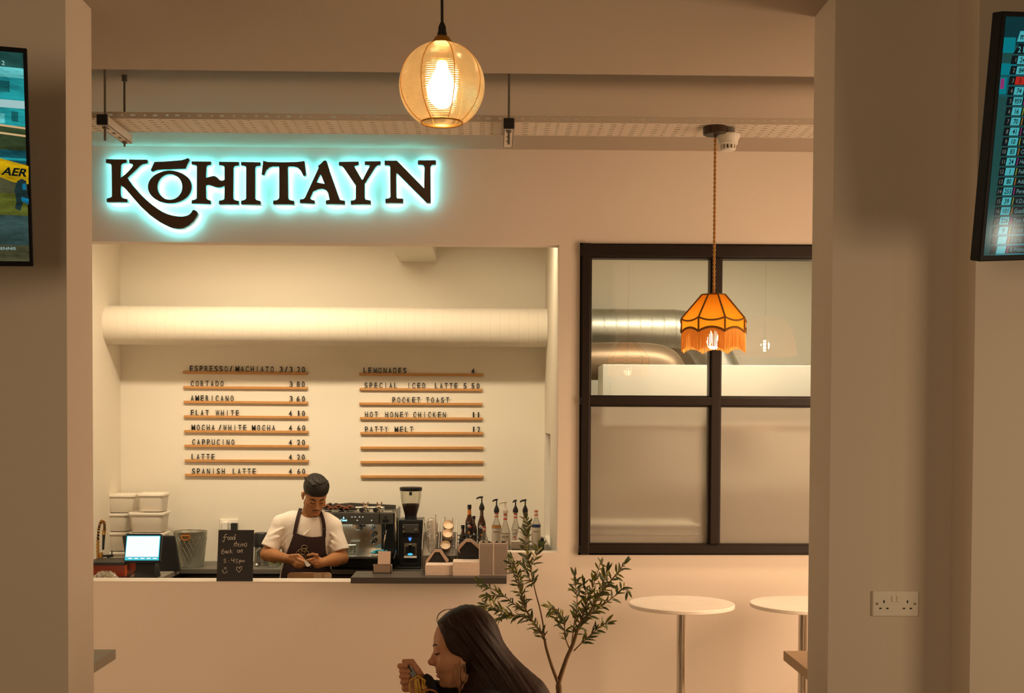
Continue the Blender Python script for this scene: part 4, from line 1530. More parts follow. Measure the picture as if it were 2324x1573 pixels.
# ================================================================== CHALKBOARD on the ledge
M_chalk = mat('blackboard', (0.012, 0.010, 0.010), 0.55)
M_chk = mat('chalk', (0.62, 0.55, 0.46), 0.9)
yb, ytp = 7.39, 7.44
cb = [P(491, 1316, yb), P(573.5, 1316.5, yb), P(576.5, 1203, ytp), P(496, 1203, ytp)]
cb[0].z = cb[1].z = ZW + .0005
t = thing('chalkboard', (cb[0] + cb[1]) / 2 + Vector((0, .02, 0)), 'small chalkboard propped on the ledge: food items back at 5.45pm', 'chalkboard')
nb = (cb[1] - cb[0]).cross(cb[3] - cb[0]).normalized()
if nb.y > 0:
    nb = -nb
m = MB(); m.hexa([cb[0], cb[1], cb[1] - nb * .006, cb[0] - nb * .006, cb[3], cb[2], cb[2] - nb * .006, cb[3] - nb * .006])
m.build('board', M_chalk, t, smooth=0, bevel=.001)
m = MB()
bk = (cb[2] + cb[3]) / 2
m.hexa([(bk.x - .03, ytp + .11, ZW), (bk.x + .03, ytp + .11, ZW), (bk.x + .03, ytp + .115, ZW), (bk.x - .03, ytp + .115, ZW),
        (bk.x - .03, ytp + .012, bk.z - .04), (bk.x + .03, ytp + .012, bk.z - .04), (bk.x + .03, ytp + .017, bk.z - .04), (bk.x - .03, ytp + .017, bk.z - .04)])
m.build('easel_leg', M_chalk, t, smooth=0)


def circ(x, y, rx, ry=None): return [(x + rx * math.cos(a), y + (ry or rx) * math.sin(a)) for a in [2 * PI * i / 12 for i in range(13)]]


strokes = [[(1655, 857), (1640, 850), (1625, 870), (1622, 920), (1612, 945), (1597, 940), (1603, 925)], [(1605, 890), (1658, 884)],
           circ(1672, 903, 13, 15), circ(1700, 901, 13, 15), circ(1730, 901, 13, 15), [(1752, 850), (1746, 905), (1752, 918)],
           [(1741, 957), (1735, 1000)], [(1744, 943), (1745, 946)], [(1762, 938), (1757, 1000)], [(1748, 964), (1778, 958)],
           [(1780, 982), (1800, 976), (1795, 962), (1783, 968), (1782, 995), (1804, 998)],
           [(1815, 1000), (1820, 965), (1820, 985), (1835, 962), (1838, 998), (1846, 968), (1858, 962), (1860, 998)],
           [(1893, 955), (1875, 960), (1890, 985), (1878, 1000), (1862, 995)],
           [(1590, 1085), (1592, 1035), (1610, 1030), (1612, 1050), (1593, 1057), (1618, 1065), (1612, 1085), (1588, 1085)],
           circ(1637, 1065, 11, 13), [(1650, 1050), (1653, 1080)], [(1682, 1050), (1667, 1052), (1662, 1075), (1682, 1080)],
           [(1692, 1028), (1692, 1076)], [(1715, 1045), (1693, 1060), (1718, 1077)],
           circ(1788, 1055, 14, 15), [(1806, 1042), (1810, 1072)], [(1828, 1030), (1830, 1070), (1840, 1070)], [(1813, 1050), (1842, 1046)],
           [(1642, 1148), (1620, 1150), (1617, 1168), (1638, 1172), (1640, 1188), (1615, 1192)], [(1668, 1167), (1671, 1170)], [(1672, 1187), (1674, 1189)],
           [(1708, 1140), (1705, 1166), (1738, 1165)], [(1735, 1140), (1735, 1192)],
           [(1782, 1150), (1758, 1152), (1755, 1168), (1777, 1172), (1775, 1190), (1755, 1195)],
           [(1800, 1160), (1800, 1206)], circ(1809, 1172, 9, 10), [(1830, 1186), (1832, 1162), (1843, 1165), (1843, 1185), (1846, 1165), (1857, 1163), (1860, 1186)],
           [(1625, 1245), (1625, 1270)], [(1640, 1243), (1640, 1268)], [(1600, 1272), (1602, 1300), (1620, 1318), (1645, 1310), (1656, 1285)],
           [(1797, 1262), (1785, 1240), (1765, 1245), (1764, 1270), (1795, 1308), (1825, 1265), (1828, 1240), (1812, 1235), (1797, 1262)]]
m = MB()
for s_ in strokes:
    pts = [onplane(200 + a / 5.2425, 1050 + b / 5.2425, cb[0], nb) + nb * .0004 for a, b in s_]
    m.tube(pts, .0014, 5, flat=1)
m.build('chalk_writing', M_chk, t)

# chopping board leaning behind the ledge
M_board = mat('beech_board', (0.55, 0.33, 0.18), 0.55, var=.1, vscale=12)
yc = 7.775
xa, xb = P(652, 1305, yc).x, P(752, 1305, yc).x
zt_ = P(700, 1300, yc).z
r = .022
pts = []
for (cx, cz, a0) in ((xb - r, zt_ - r, 0), (xa + r, zt_ - r, 90), (xa + r, .80 + r, 180), (xb - r, .80 + r, 270)):
    pts += [(cx + r * math.cos(math.radians(a0 + 15 * k)), cz + r * math.sin(math.radians(a0 + 15 * k))) for k in range(7)]
t = thing('chopping_board', ((xa + xb) / 2, yc, .80), 'round-cornered wooden chopping board standing behind the ledge in front of the apron', 'board')
m = MB(); m.prism([pts], wallxz(yc), 0, .018); m.build('beech_panel', M_board, t, smooth=30)
wd_ = xb - xa
for (a, b, nm) in ((.60, .78, 'maple_stripe'), (.84, .985, 'maple_stripe')):
    m = MB(); m.box((xa + wd_ * a, yc - .0008, .83), (xa + wd_ * b, yc, zt_ - (.001 if b < .9 else .010))); m.build(nm, mat('pale_maple', (0.72, 0.53, 0.36), 0.55), t, smooth=0)
m = MB(); m.box((X_KL + 1.0, 7.722, .78), (xb + .3, 7.85, .80)); tag(m.build('staff_shelf', M_carc, smooth=0), 'dark staff-side shelf that carries the chopping board', 'shelf')

# ================================================================== ESPRESSO MACHINE
M_dk = mat('machine_charcoal', (0.060, 0.058, 0.050), 0.35, 0.3)
M_blk2 = mat('machine_black', (0.010, 0.011, 0.011), 0.3)
M_mirror = mat('polished_steel', (0.72, 0.70, 0.62), 0.14, 1.0)
YE = 8.66
ex = lambda a, Y=YE: P(a, 1220, Y).x
ez = lambda b, Y=YE: P(820, b, Y).z
xL, xR = ex(668), ex(893)
em = thing('espresso_machine', ((xL + xR) / 2, 8.85, ZB), 'two-group steel and charcoal espresso machine behind the person in the apron', 'coffee machine')
m = MB(); m.box((xL + .01, 8.70, ZB + .02), (xR - .01, 9.12, ez(1266)))
m.box((xL + .01, YE + .02, ZB + .02), (xR - .015, 8.70, ez(1273))); m.build('base_body', M_blk2, em, smooth=0, bevel=.004)
for xx in (xL + .05, xR - .05):
    for yy in (8.74, 9.08):
        m = MB(); m.cyl((xx, yy, ZB), (xx, yy, ZB + .022), .02, n=14); m.build('foot', M_black, em)
m = MB(); m.box((xL + .012, 8.88, ez(1264)), (ex(866, 8.88), 8.90, P(820, 1186, 8.88).z)); m.build('splashback', M_mirror, em, smooth=0)
m = MB(); m.box((ex(866, 8.85), 8.84, ez(1264)), (xR - .012, 8.90, P(820, 1186, 8.84).z)); m.build('side_pillar', M_blk2, em, smooth=0)
m = MB(); m.box((xL, YE - .01, ez(1190)), (ex(860, YE - .01), YE + .03, ez(1164))); m.build('control_panel', M_dk, em, smooth=0, bevel=.003)
m = MB(); m.box((ex(862, YE - .01), YE - .01, ez(1190)), (xR, YE + .03, ez(1164))); m.build('steam_panel', M_dk, em, smooth=0, bevel=.003)
m = MB(); m.box((xL, YE + .031, ez(1189)), (xR, 9.12, ez(1165))); m.build('top_housing', M_dk, em, smooth=0, bevel=.003)
m = MB(); m.box((xL + .02, YE + .05, ez(1164.5)), (xR - .02, 9.05, ez(1164.5) + .004)); m.build('cup_tray', M_mirror, em, smooth=0)
zb0 = P(820, 1163, 9.09).z
bp = [P(690, 1150, 9.09), P(795, 1141.5, 9.09), P(898, 1146.5, 9.09)]
m = MB(); m.prism([[(bp[0].x, zb0 - .02), (bp[2].x, zb0 - .02), (bp[2].x, bp[2].z), (bp[1].x, bp[1].z), (bp[0].x, bp[0].z)]], wallxz(9.09), 0, .03); m.build('rear_gallery', M_dk, em, smooth=0)
m = MB(); a, b = P(806, 1152, 9.03), P(872, 1152, 9.03); m.tube([a, b], .0065, 8); m.build('cup_rail', M_white, em)
# side cheek with polished edge
m = MB()
ch = [(1163, 890), (1168, 896), (1200, 899), (1240, 898), (1262, 894), (1270, 888)]
prof_ = [P(a, b, 8.70) for b, a in ch]
m.prism([[(YE - .005, ez(1164)), (9.12, ez(1160)), (9.12, ZB + .02), (YE + .03, ZB + .02), (YE + .005, ez(1255)), (YE - .02, ez(1215))]], lambda u, v_, w: (xR + w, u, v_), .002, .016)
m.build('side_cheek', M_blk2, em, smooth=0, bevel=.003)
m = MB(); m.tube(spline([(xR + .012, YE - .005, ez(1163)), (xR + .016, YE - .022, ez(1185)), (xR + .018, YE - .028, ez(1215)), (xR + .014, YE - .008, ez(1250)), (xR + .004, YE + .012, ez(1268))], 8), .0055, 8); m.build('chrome_edge', M_mirror, em)
# drip tray
m = MB(); m.box((xL + .01, YE - .03, ez(1268, YE - .03)), (xR - .02, 8.89, ez(1262, YE - .03))); m.build('drip_tray', M_steel, em, smooth=0, bevel=.003)
m = MB()
for i in range(44):
    x = xL + .03 + (xR - xL - .08) * i / 43
    m.box((x, YE - .022, ez(1262, YE - .03)), (x + .005, 8.88, ez(1262, YE - .03) + .003))
m.build('drip_grille', M_mirror, em, smooth=0)
# groups, gauges, wand, buttons
for gx in (725, 812):
    m = MB()
    c0 = P(gx, 1190, 8.76)
    m.lathe([(.042, 0), (.042, -.022), (.036, -.024), (.036, -.034), (.030, -.040), (.001, -.040)], c0, 28); m.build('group_head', M_mirror, em)
    m = MB(); m.tube([c0 + Vector((.03, -.03, -.012)), c0 + Vector((.055, -.075, -.004)), c0 + Vector((.058, -.10, .0))], .007, 8); m.build('group_lever', M_black, em)
for gy in (1214, 1229):
    c0 = P(848, gy, 8.83)
    m = MB(); m.cyl(c0, c0 + Vector((0, -.012, 0)), .0165, n=24); m.build('gauge_face', M_blk2, em)
    m = MB(); m.tube([c0 + Vector((.0165 * math.cos(2 * PI * j / 24), -.012, .0165 * math.sin(2 * PI * j / 24))) for j in range(24)], .0024, 6, closed=True)
    m.tube([c0 + Vector((-.009, -.0135, .006 if gy < 1220 else 0)), c0 + Vector((.008, -.0135, -.005 if gy < 1220 else .002))], .0016, 5); m.build('gauge_ring', M_mirror, em)
m = MB(); c0 = P(846, 1200, 8.83); m.cyl(c0, c0 + Vector((0, -.015, 0)), .010, n=12); m.cyl(c0 + Vector((0, -.01, 0)), c0 + Vector((0, -.01, .03)), .004, n=8); m.build('valve', M_black, em)
m = MB(); m.tube(spline([P(876, 1190, 8.72), P(876, 1206, 8.70), P(873, 1225, 8.68), P(872, 1250, 8.68)], 6), .0055, 8); m.build('steam_wand', M_mirror, em)
m = MB(); c0 = P(873, 1211, 8.69); m.ell(c0, .009); m.build('wand_grip', M_black, em)
for (a, b) in ((799, 1173.5), (806, 1173.5), (816, 1173.5), (823.5, 1173.5), (811, 1181), (843.5, 1181)):
    m = MB(); q = P(a, b, YE - .012); m.cyl(q, q + Vector((0, -.003, 0)), .0045, n=12)
    m.build('button', emat('button_glow', (.75, .70, .55), .8), em)
m = MB(); q = P(875, 1173, YE - .011); m.cyl(q, q + Vector((0, -.02, 0)), .007, n=12); m.box((q.x - .022, YE - .014, q.z - .034), (q.x + .022, YE - .010, q.z - .018)); m.build('steam_knob', M_blk2, em)
m = MB()
q = P(780, 1181, YE - .011)
lf = lambda a, b, w: (q.x + a, YE - .0115 - w, q.z + b)
m.text('Conti', lf, .020, align='C', y=-.006, bold=.02)
m.prism([[(-.003, .009), (.003, .009), (.0045, .016), (0, .027), (-.0045, .016)]], lf, .0, .0005)
m.build('lit_badge', emat('badge_glow', (.35, .85, 1.0), 2.2), em, smooth=0)
# lamps built into the machine that wash its splashback
area_light('machine_work_light', (ex(775), 8.74, P(780, 1190.5, 8.74).z - .002), (ex(775), 8.84, ZB), .40, 1.5, (.86, 1.0, .86), .02)
# glass on the drip tray
q = P(797, 1258, 8.74); q.z = ez(1262, YE - .03) + .0035
t = thing('shot_glass', q, 'small square-sided glass standing on the machine drip tray', 'glass')
m = MB(); m.lathe([(.026, 0), (.028, .002), (.033, .062), (.031, .062), (.026, .006), (.001, .006)], q, 20); m.build('glass_wall', glassmat('clear_glass'), t)
m = MB(); m.tube([q + Vector((.0325 * math.cos(2 * PI * j / 24), .0325 * math.sin(2 * PI * j / 24), .062)) for j in range(24)], .0022, 6, closed=True); m.build('rim', M_white, t)
# portafilters and towel on top
for (a, lab) in ((830, 'chrome portafilter with a black knob on top of the coffee machine, nearer the towel'), (861, 'chrome portafilter with a black knob on top of the coffee machine, at its right end')):
    q = P(a, 1160, 8.76); q.z = ez(1164.5) + .005
    t = thing('portafilter', q, lab, 'portafilter', 'portafilters on the machine')
    m = MB(); m.lathe([(.030, 0), (.031, .02), (.026, .034), (.012, .040)], q, 22); m.build('basket', M_mirror, t)
    m = MB(); m.cyl(q + Vector((-.012, -.02, .018)), q + Vector((-.02, -.10, .016)), .012, .017, n=14); m.build('handle', M_black, t)
    m = MB()
    for s_ in (-1, 1):
        m.tube([q + Vector((0, 0, .036)), q + Vector((s_ * .012, 0, .048)), q + Vector((s_ * .017, 0, .066))], .0055, 8)
    m.build('spout', mat('copper_chrome', (0.62, 0.48, 0.36), 0.2, 1.0), t)
    m = MB(); m.ell(q + Vector((.022, -.03, .024)), .013); m.build('knob', M_mirror, t)
m = MB()
for i in range(34):
    u_ = random.random()
    q = P(738 + 64 * u_, 1158, 8.78)
    zz = ez(1164.5) + .020 + random.random() * .030 * (1 - .5 * u_)
    m.ell((q.x, 8.80 + random.uniform(-.05, .06), zz), (random.uniform(.02, .045), random.uniform(.015, .03), random.uniform(.008, .016)), 10, R=Matrix.Rotation(random.uniform(-.5, .5), 3, 'Y') @ Matrix.Rotation(random.random() * 3, 3, 'Z'))
tag(m.build('tea_towel', mat('dark_towel', (0.035, 0.022, 0.018), 0.9, bump=.4, bscale=120), smooth=80), 'crumpled dark tea towel lying on the coffee machine beside the person in the apron', 'towel')
m = MB()
for i in range(7):
    q = P(743 + 8.5 * i, 1150 + random.uniform(-3, 5), 8.74)
    m.tube(spline([q + Vector((-.02, 0, -.004)), q + Vector((0, -.005, .008)), q + Vector((.025, 0, -.002))], 5), .005, 6)
o_t = bpy.data.objects['tea_towel']
m.build('rust_fold', mat('rust_cloth', (0.22, 0.07, 0.03), 0.9), o_t)
# blue cloth
m = MB()
for i in range(14):
    q = P(846 + i * 2.2, 1250 - (4 if i > 8 else 0), 8.70)
    m.ell((q.x, 8.70 + random.uniform(-.02, .02), ez(1262, YE - .03) + .012 + random.random() * .018 + (.01 if i > 9 else 0)), (.018, .012, .008), 8, R=Matrix.Rotation(random.uniform(-.8, .8), 3, 'Y'))
tag(m.build('cleaning_cloth', mat('blue_cloth', (0.04, 0.22, 0.27), 0.9), smooth=80), 'small blue cleaning cloth on the drip tray beside the card box', 'cloth')
# knock-out drawer under the machine
q0, q1 = P(782, 1290, 8.5), P(862, 1290, 8.5)
m = MB(); m.box((q0.x, 8.735, ZB + .001), (q1.x, 8.78, ZB + .02)); tag(m.build('tamping_mat', M_black, smooth=0, bevel=.004), 'black rubber tamping mat at the front edge below the coffee machine', 'mat')

# ================================================================== GRINDER
YGn = 8.86
g0 = P(932, 1290, YGn); g0.z = ZB
sg = YGn / 2800
gz = lambda b: P(932, b, YGn - .1).z
gx_ = lambda a: P(a, 1230, YGn - .1).x
gr = thing('coffee_grinder', g0, 'black coffee grinder with a clear bean hopper right of the coffee machine', 'grinder')
m = MB(); m.box((gx_(905), YGn - .10, ZB + .02), (gx_(959.5), YGn + .14, gz(1180)))
m.build('body', M_blk2, gr, smooth=0, bevel=.008)
m = MB(); m.box((gx_(899), YGn - .135, ZB), (gx_(957), YGn + .12, ZB + .019)); m.build('base', M_black, gr, smooth=0, bevel=.005)
m = MB(); m.box((gx_(912), YGn - .134, ZB + .0195), (gx_(948), YGn - .105, ZB + .024)); m.build('catch_tray', M_mirror, gr, smooth=0)
m = MB(); m.box((gx_(913), YGn - .118, gz(1210)), (gx_(951), YGn - .099, gz(1190))); m.build('control_head', M_dk, gr, smooth=0, bevel=.004)
for (a, b, r) in ((916, 1196, .0065), (916, 1206.5, .0065), (944, 1202, .0085)):
    m = MB(); q = P(a, b, YGn - .119); m.cyl(q, q + Vector((0, -.006, 0)), r, n=16)
    m.build('knob', M_steel, gr)
m = MB(); q = P(930.5, 1223, YGn - .101)
lf = lambda a, b, w: (q.x + a, YGn - .1012 - w, q.z + b)
m.prism([[(-.014, .013), (-.010, -.004), (0, -.018), (.010, -.004), (.014, .013), (.007, .0), (.003, .012), (-.003, .012), (-.007, .0)]], lf, 0, .0006)
m.build('lit_emblem', emat('emblem_glow', (.06, .22, .8), 1.6), gr, smooth=0)
m = MB(); m.box((gx_(917), YGn - .103, gz(1264)), (gx_(946), YGn - .0995, gz(1233))); m.build('chute_bay', M_mirror, gr, smooth=0, bevel=.002)
m = MB(); m.box((gx_(920), YGn - .105, gz(1257)), (gx_(943), YGn - .1031, gz(1240))); m.cyl(P(931, 1236, YGn - .115), P(931, 1245, YGn - .115), .012, .008, n=14); m.build('chute', M_blk2, gr, smooth=30)
m = MB(); m.ell(P(931, 1258, YGn - .106), (.018, .004, .008), 14); m.build('blue_light', emat('grinder_blue', (.05, .5, .85), 1.3), gr)
m = MB(); m.box((gx_(917), YGn - .115, gz(1266)), (gx_(946), YGn - .10, gz(1262.5))); m.build('fork_rest', M_white, gr, smooth=0)
zc0, zc1_, zc2 = gz(1181) - ZB, gz(1171) - ZB, gz(1114) - ZB
m = MB(); m.lathe([(.05, zc0 - .005), (.05, zc0 + .004), (.043, zc0 + .006), (.043, zc1_), (.046, zc1_ + .002)], g0, 30); m.build('hopper_collar', M_black, gr)
m = MB(); m.lathe([(.044, zc1_), (.052, zc1_ + .03), (.066, zc1_ + .08), (.074, zc1_ + .13), (.076, zc2)], g0, 40, cap=False); m.build('bean_hopper', glassmat('smoky_clear', (.86, .85, .80), gloss=.06), gr, smooth=80)
zbn = gz(1147) - ZB
rb = .066 * .98
m = MB(); m.lathe([(.042, zc1_ + .002), (.0505, zc1_ + .03), (.062, zbn - .004), (.060, zbn), (.001, zbn + .004)], g0, 36)
for i in range(70):
    a = random.random() * 6.28; r = random.random() ** .5 * .058
    m.ell(g0 + Vector((r * math.cos(a), r * math.sin(a), zbn + .002)), (.005, .0035, .003), 6, R=Matrix.Rotation(a * 3, 3, 'Z'))
m.build('coffee_beans', mat('roasted_beans', (0.055, 0.022, 0.012), 0.5, bump=1.0, bscale=260), gr)
m = MB(); m.lathe([(.078, zc2 - .006), (.081, zc2), (.081, zc2 + .018), (.074, zc2 + .021), (.001, zc2 + .021)], g0, 36); m.build('hopper_lid', M_black, gr)
m = MB(); q = P(932, 1120, YGn - .078); m.box((q.x - .010, YGn - .086, q.z - .014), (q.x + .010, YGn - .074, q.z + .012)); m.build('lid_latch', M_black, gr, smooth=0, bevel=.003)

# ================================================================== ON THE CHARCOAL SLAB
M_card_bevel = mat('pinkish_card_and_bevel_light', (0.50, 0.35, 0.26), 0.7)  # also paints the light on the napkin holders' bevels
q0, q1 = P(846, 1297, 7.40), P(888, 1297, 7.40)
t = thing('card_box', ((q0.x + q1.x) / 2, 7.44, ZS), 'small pinkish card box with its lid standing open on the slab', 'box')
zt_ = P(860, 1284, 7.40).z
m = MB()
for a, b in (((q0.x, 7.40, ZS), (q1.x, 7.404, zt_)), ((q0.x, 7.48, ZS), (q1.x, 7.484, zt_)), ((q0.x, 7.40, ZS), (q0.x + .004, 7.484, zt_)), ((q1.x - .004, 7.40, ZS), (q1.x, 7.484, zt_)), ((q0.x, 7.40, ZS), (q1.x, 7.484, ZS + .003))):
    m.box(a, b)
m.build('tray', mat('tan_card', (0.30, 0.22, 0.16), 0.7), t, smooth=0)
a, b = P(857, 1286, 7.48), P(888.5, 1249, 7.58)
m = MB(); m.hexa([(a.x, 7.485, zt_ - .001), (b.x, 7.485, zt_ - .001), (b.x, 7.489, zt_ - .001), (a.x, 7.489, zt_ - .001), (a.x, 7.515, b.z), (b.x, 7.515, b.z), (b.x, 7.519, b.z), (a.x, 7.519, b.z)])
m.build('open_lid', M_card_bevel, t, smooth=0)
m = MB(); q = P(881, 1287, 7.50); m.obox(q + Vector((0, 0, .002)), (.018, 0, -.012), (0, .02, 0), (.001, 0, .002)); m.build('paper_slip', M_wp, t, smooth=0)

M_nap = mat('paper_napkin', (0.76, 0.62, 0.51), 0.85, bump=.25, bscale=40)


def napkins(pxl, pxr, pyt, Y, dep, lab):
    a, b = P(pxl, 1300, Y), P(pxr, 1300, Y)
    zt = P((pxl + pxr) / 2, pyt, Y).z
    nl = int((zt - ZS) / .0036)
    m = MB()
    for i in range(nl):
        z0 = ZS + .0004 + (zt - ZS) * i / nl
        z1 = ZS + .0004 + (zt - ZS) * (i + .97) / nl
        j = [random.uniform(-.0012, .0012) for _ in range(4)]
        m.box((a.x + j[0], Y + j[2], z0), (b.x + j[1], Y + dep + j[3], z1))
    return tag(m.build('napkin_stack', M_nap, smooth=0, bevel=.0006, seg=1), lab, 'napkins', 'stacks of white paper napkins')


napkins(965, 1027, 1283, 7.30, .15, 'lower stack of white paper napkins at the left on the charcoal slab')
napkins(1027.5, 1087, 1276, 7.285, .16, 'taller stack of white paper napkins beside the cutlery holders')


def napkin_holder(px, Y, lab):
    """black dispenser; the tan rim paints in light caught by its bevel"""
    outl = [P(a, b, Y) for a, b in px]
    inn = []
    cx = sum(p.x for p in outl) / len(outl)
    t = thing('napkin_holder', (cx, Y + .08, ZS), lab, 'napkin holder', 'black napkin holders with light painted on the bevels')
    loop = [(p.x, p.z) for p in outl]
    base = [(loop[0][0], ZS), (loop[-1][0], ZS)]
    full = loop + [base[1], base[0]]
    m = MB(); m.prism([full], wallxz(Y), .012, .085); m.build('black_body', M_black, t, smooth=0)
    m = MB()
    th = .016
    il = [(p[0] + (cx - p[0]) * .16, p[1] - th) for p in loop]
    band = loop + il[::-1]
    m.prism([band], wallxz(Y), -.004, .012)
    m.build('bevel_light', M_card_bevel, t, smooth=0)
    return t


napkin_holder([(965.5, 1281), (966, 1273), (987, 1247), (1000, 1247), (1019, 1272)], 7.44, 'left black napkin holder with light painted along its bevel behind the lower napkins')
napkin_holder([(1040, 1250), (1039, 1241), (1057, 1224), (1069, 1224), (1093, 1242), (1093, 1252)], 7.44, 'right black napkin holder with light painted along its bevel behind the taller napkins')

M_mesh = mat('cutlery_holder_metal', (0.33, 0.27, 0.22), 0.45, 0.5, bump=.06, bscale=900)
M_edge = mat('cutlery_holder_edge', (0.66, 0.56, 0.46), 0.4, 0.3)
for (a, b, lab) in ((1087.5, 1118.5, 'metal cutlery holder beside the taller napkins'), (1120, 1151, 'metal cutlery holder at the very right end of the slab')):
    Y = 7.30
    pa, pb = P(a, 1300, Y), P(b, 1300, Y)
    zt = P(a, 1233, Y).z
    d = .08
    t = thing('cutlery_holder', ((pa.x + pb.x) / 2, Y + d / 2, ZS), lab, 'cutlery holder', 'metal cutlery holders')
    m = MB()
    th = .002
    m.box((pa.x, Y, ZS), (pb.x, Y + th, zt)); m.box((pa.x, Y + d - th, ZS), (pb.x, Y + d, zt)); m.box((pa.x, Y, ZS), (pa.x + th, Y + d, zt)); m.box((pb.x - th, Y, ZS), (pb.x, Y + d, zt)); m.box((pa.x, Y, ZS), (pb.x, Y + d, ZS + th))
    m.build('panel', M_mesh, t, smooth=0)
    m = MB()
    e = .0022
    for xx in (pa.x, pb.x):
        m.cyl((xx, Y, ZS + e), (xx, Y, zt), e, n=6)
    for zz in (ZS + e, zt, zt - .010):
        m.cyl((pa.x, Y, zz), (pb.x, Y, zz), e if zz != zt - .010 else .0014, n=6)
    m.cyl((pa.x, Y + d, zt), (pb.x, Y + d, zt), e, n=6); m.cyl((pa.x, Y, zt), (pa.x, Y + d, zt), e, n=6); m.cyl((pb.x, Y, zt), (pb.x, Y + d, zt), e, n=6)
    m.build('wire_edge', M_edge, t)
for i, (px, dx) in enumerate(((1128, .0), (1139, .004), (1146, -.004), (1096, .003), (1110, 0))):
    q = P(px, 1232, 7.34)
    m = MB(); m.tube([(q.x, 7.34, ZS + .004), (q.x + dx, 7.345, q.z + .002)], .0035, 6); m.ell((q.x + dx, 7.345, q.z + .004), (.007, .003, .006), 10)
    tag(m.build('black_cutlery', M_black), ['black cutlery end on the left in the right holder', 'black cutlery end in the middle of the right holder', 'black cutlery end on the right in the right holder', 'black cutlery end on the left in the left holder', 'black cutlery end on the right in the left holder'][i], 'cutlery', 'black cutlery in the holders')

# cup and lid dispenser
M_wire = mat('dispenser_wire', (0.33, 0.31, 0.28), 0.35, 0.8)
q = P(1000, 1298, 7.62)
t = thing('cup_dispenser', (q.x, 7.62, ZS), 'wire and panel dispenser for lids and paper cups behind the napkin holders', 'dispenser')
a, b = P(960, 1200, 7.56), P(1037, 1200, 7.56)
zb_, zf_ = P(1000, 1172, 7.70).z, P(1000, 1250, 7.53).z
m = MB()
m.hexa([(a.x, 7.53, ZS), (b.x, 7.53, ZS), (b.x, 7.735, ZS), (a.x, 7.735, ZS), (a.x, 7.53, zf_ - .03), (b.x, 7.53, zf_ - .03), (b.x, 7.735, zb_ - .10), (a.x, 7.735, zb_ - .10)])
m.build('sloped_base', mat('dispenser_base', (0.26, 0.225, 0.18), 0.4), t, smooth=0)
for px in (958.5, 996, 1001.5, 1035):
    q0 = P(px, 1180, 7.6)
    m = MB(); m.hexa([(q0.x, 7.53, ZS + .03), (q0.x + .003, 7.53, ZS + .03), (q0.x + .003, 7.735, ZS + .03), (q0.x, 7.735, ZS + .03), (q0.x, 7.53, zf_ + .01), (q0.x + .003, 7.53, zf_ + .01), (q0.x + .003, 7.735, zb_ - .02), (q0.x, 7.735, zb_ - .02)])
    m.build('side_panel', mat('dispenser_panel', (0.52, 0.45, 0.36), 0.3), t, smooth=0)
m = MB()
tips = MB()
for (x0, y0, x1, y1, Y) in ((962, 1172, 966, 1192, 7.70), (989, 1167, 988, 1186, 7.72), (964, 1186, 968, 1204, 7.66), (993, 1187, 991, 1206, 7.66), (1010, 1172, 1010, 1182, 7.73), (1027, 1174, 1027, 1186, 7.73), (971, 1202, 971, 1216, 7.6), (991, 1216, 991, 1228, 7.58), (973, 1217, 973, 1230, 7.58), (1028, 1218, 1027, 1240, 7.6), (1000, 1239, 1003, 1256, 7.55), (1029, 1240, 1025, 1262, 7.55)):
    m = MB(); m.tube([P(x0, y0, Y), P(x1, y1 + 14, Y + .0)], .002, 6); wp_ = m.build('wire_post', M_wire, t)
    tips = MB(); tips.ell(P(x0, y0, Y), .0038, 8); tips.build('post_tip', M_wp, wp_)
M_cupo = mat('cup_outside', (0.42, 0.33, 0.24), 0.6)
M_cupi = mat('cup_inside', (0.86, 0.70, 0.50), 0.6)
ax = Vector((0.03, -.80, .60)).normalized()
Rm = ax.to_track_quat('Z', 'Y').to_matrix()
labs = ['front paper cup of the upper nest in the dispenser', 'front paper cup of the middle nest in the dispenser', 'front paper cup of the lower nest in the dispenser']
nests = ['upper', 'middle', 'lower']
for si, (cx, cy, Y, nn, r) in enumerate(((1018, 1191, 7.66, 4, .0325), (1016, 1210.5, 7.60, 6, .031), (1011, 1237, 7.555, 8, .031))):
    c0 = P(cx, cy, Y)
    for i in range(nn):
        c = c0 - ax * (.0095 * i)
        m = MB()
        m.lathe([(r * .74, -.058), (r * .97, -.002), (r * 1.03, 0), (r * 1.0, .0025), (r * .94, 0)], c, 24, 0, R=Rm, cap=False)
        m.lathe([(r * .95, -.0005), (r * .90, -.008), (.001, -.009)], c, 24, 1, R=Rm, cap=False)
        lab = labs[si] if i == 0 else 'nested paper cups of the %s nest, only their rims showing' % nests[si]
        tag(m.build('paper_cup', [M_cupo, M_cupi], smooth=50), lab, 'cup', 'nested paper cups, %s nest' % nests[si])
M_lid = glassmat('clear_lid_plastic', (.97, .96, .93), gloss=.14, rough=.12, diffuse=(.72, .66, .56), dfac=.40)
ax2 = Vector((0.0, -.62, .78)).normalized()
R2 = ax2.to_track_quat('Z', 'Y').to_matrix()
for i in range(16):
    c = P(980 + .15 * i, 1187 + 4.6 * i, 7.70 - .008 * i)
    m = MB(); r = .035
    m.lathe([(r, 0), (r, .004), (r * .92, .006), (r * .80, .020), (r * .5, .028), (.001, .031)], c, 22, R=R2)
    tag(m.build('clear_lid', M_lid, smooth=50), 'topmost clear dome lid of the stack in the dispenser' if i == 0 else 'clear dome lids stacked below the topmost one in the dispenser', 'lid', 'stacked clear dome lids')

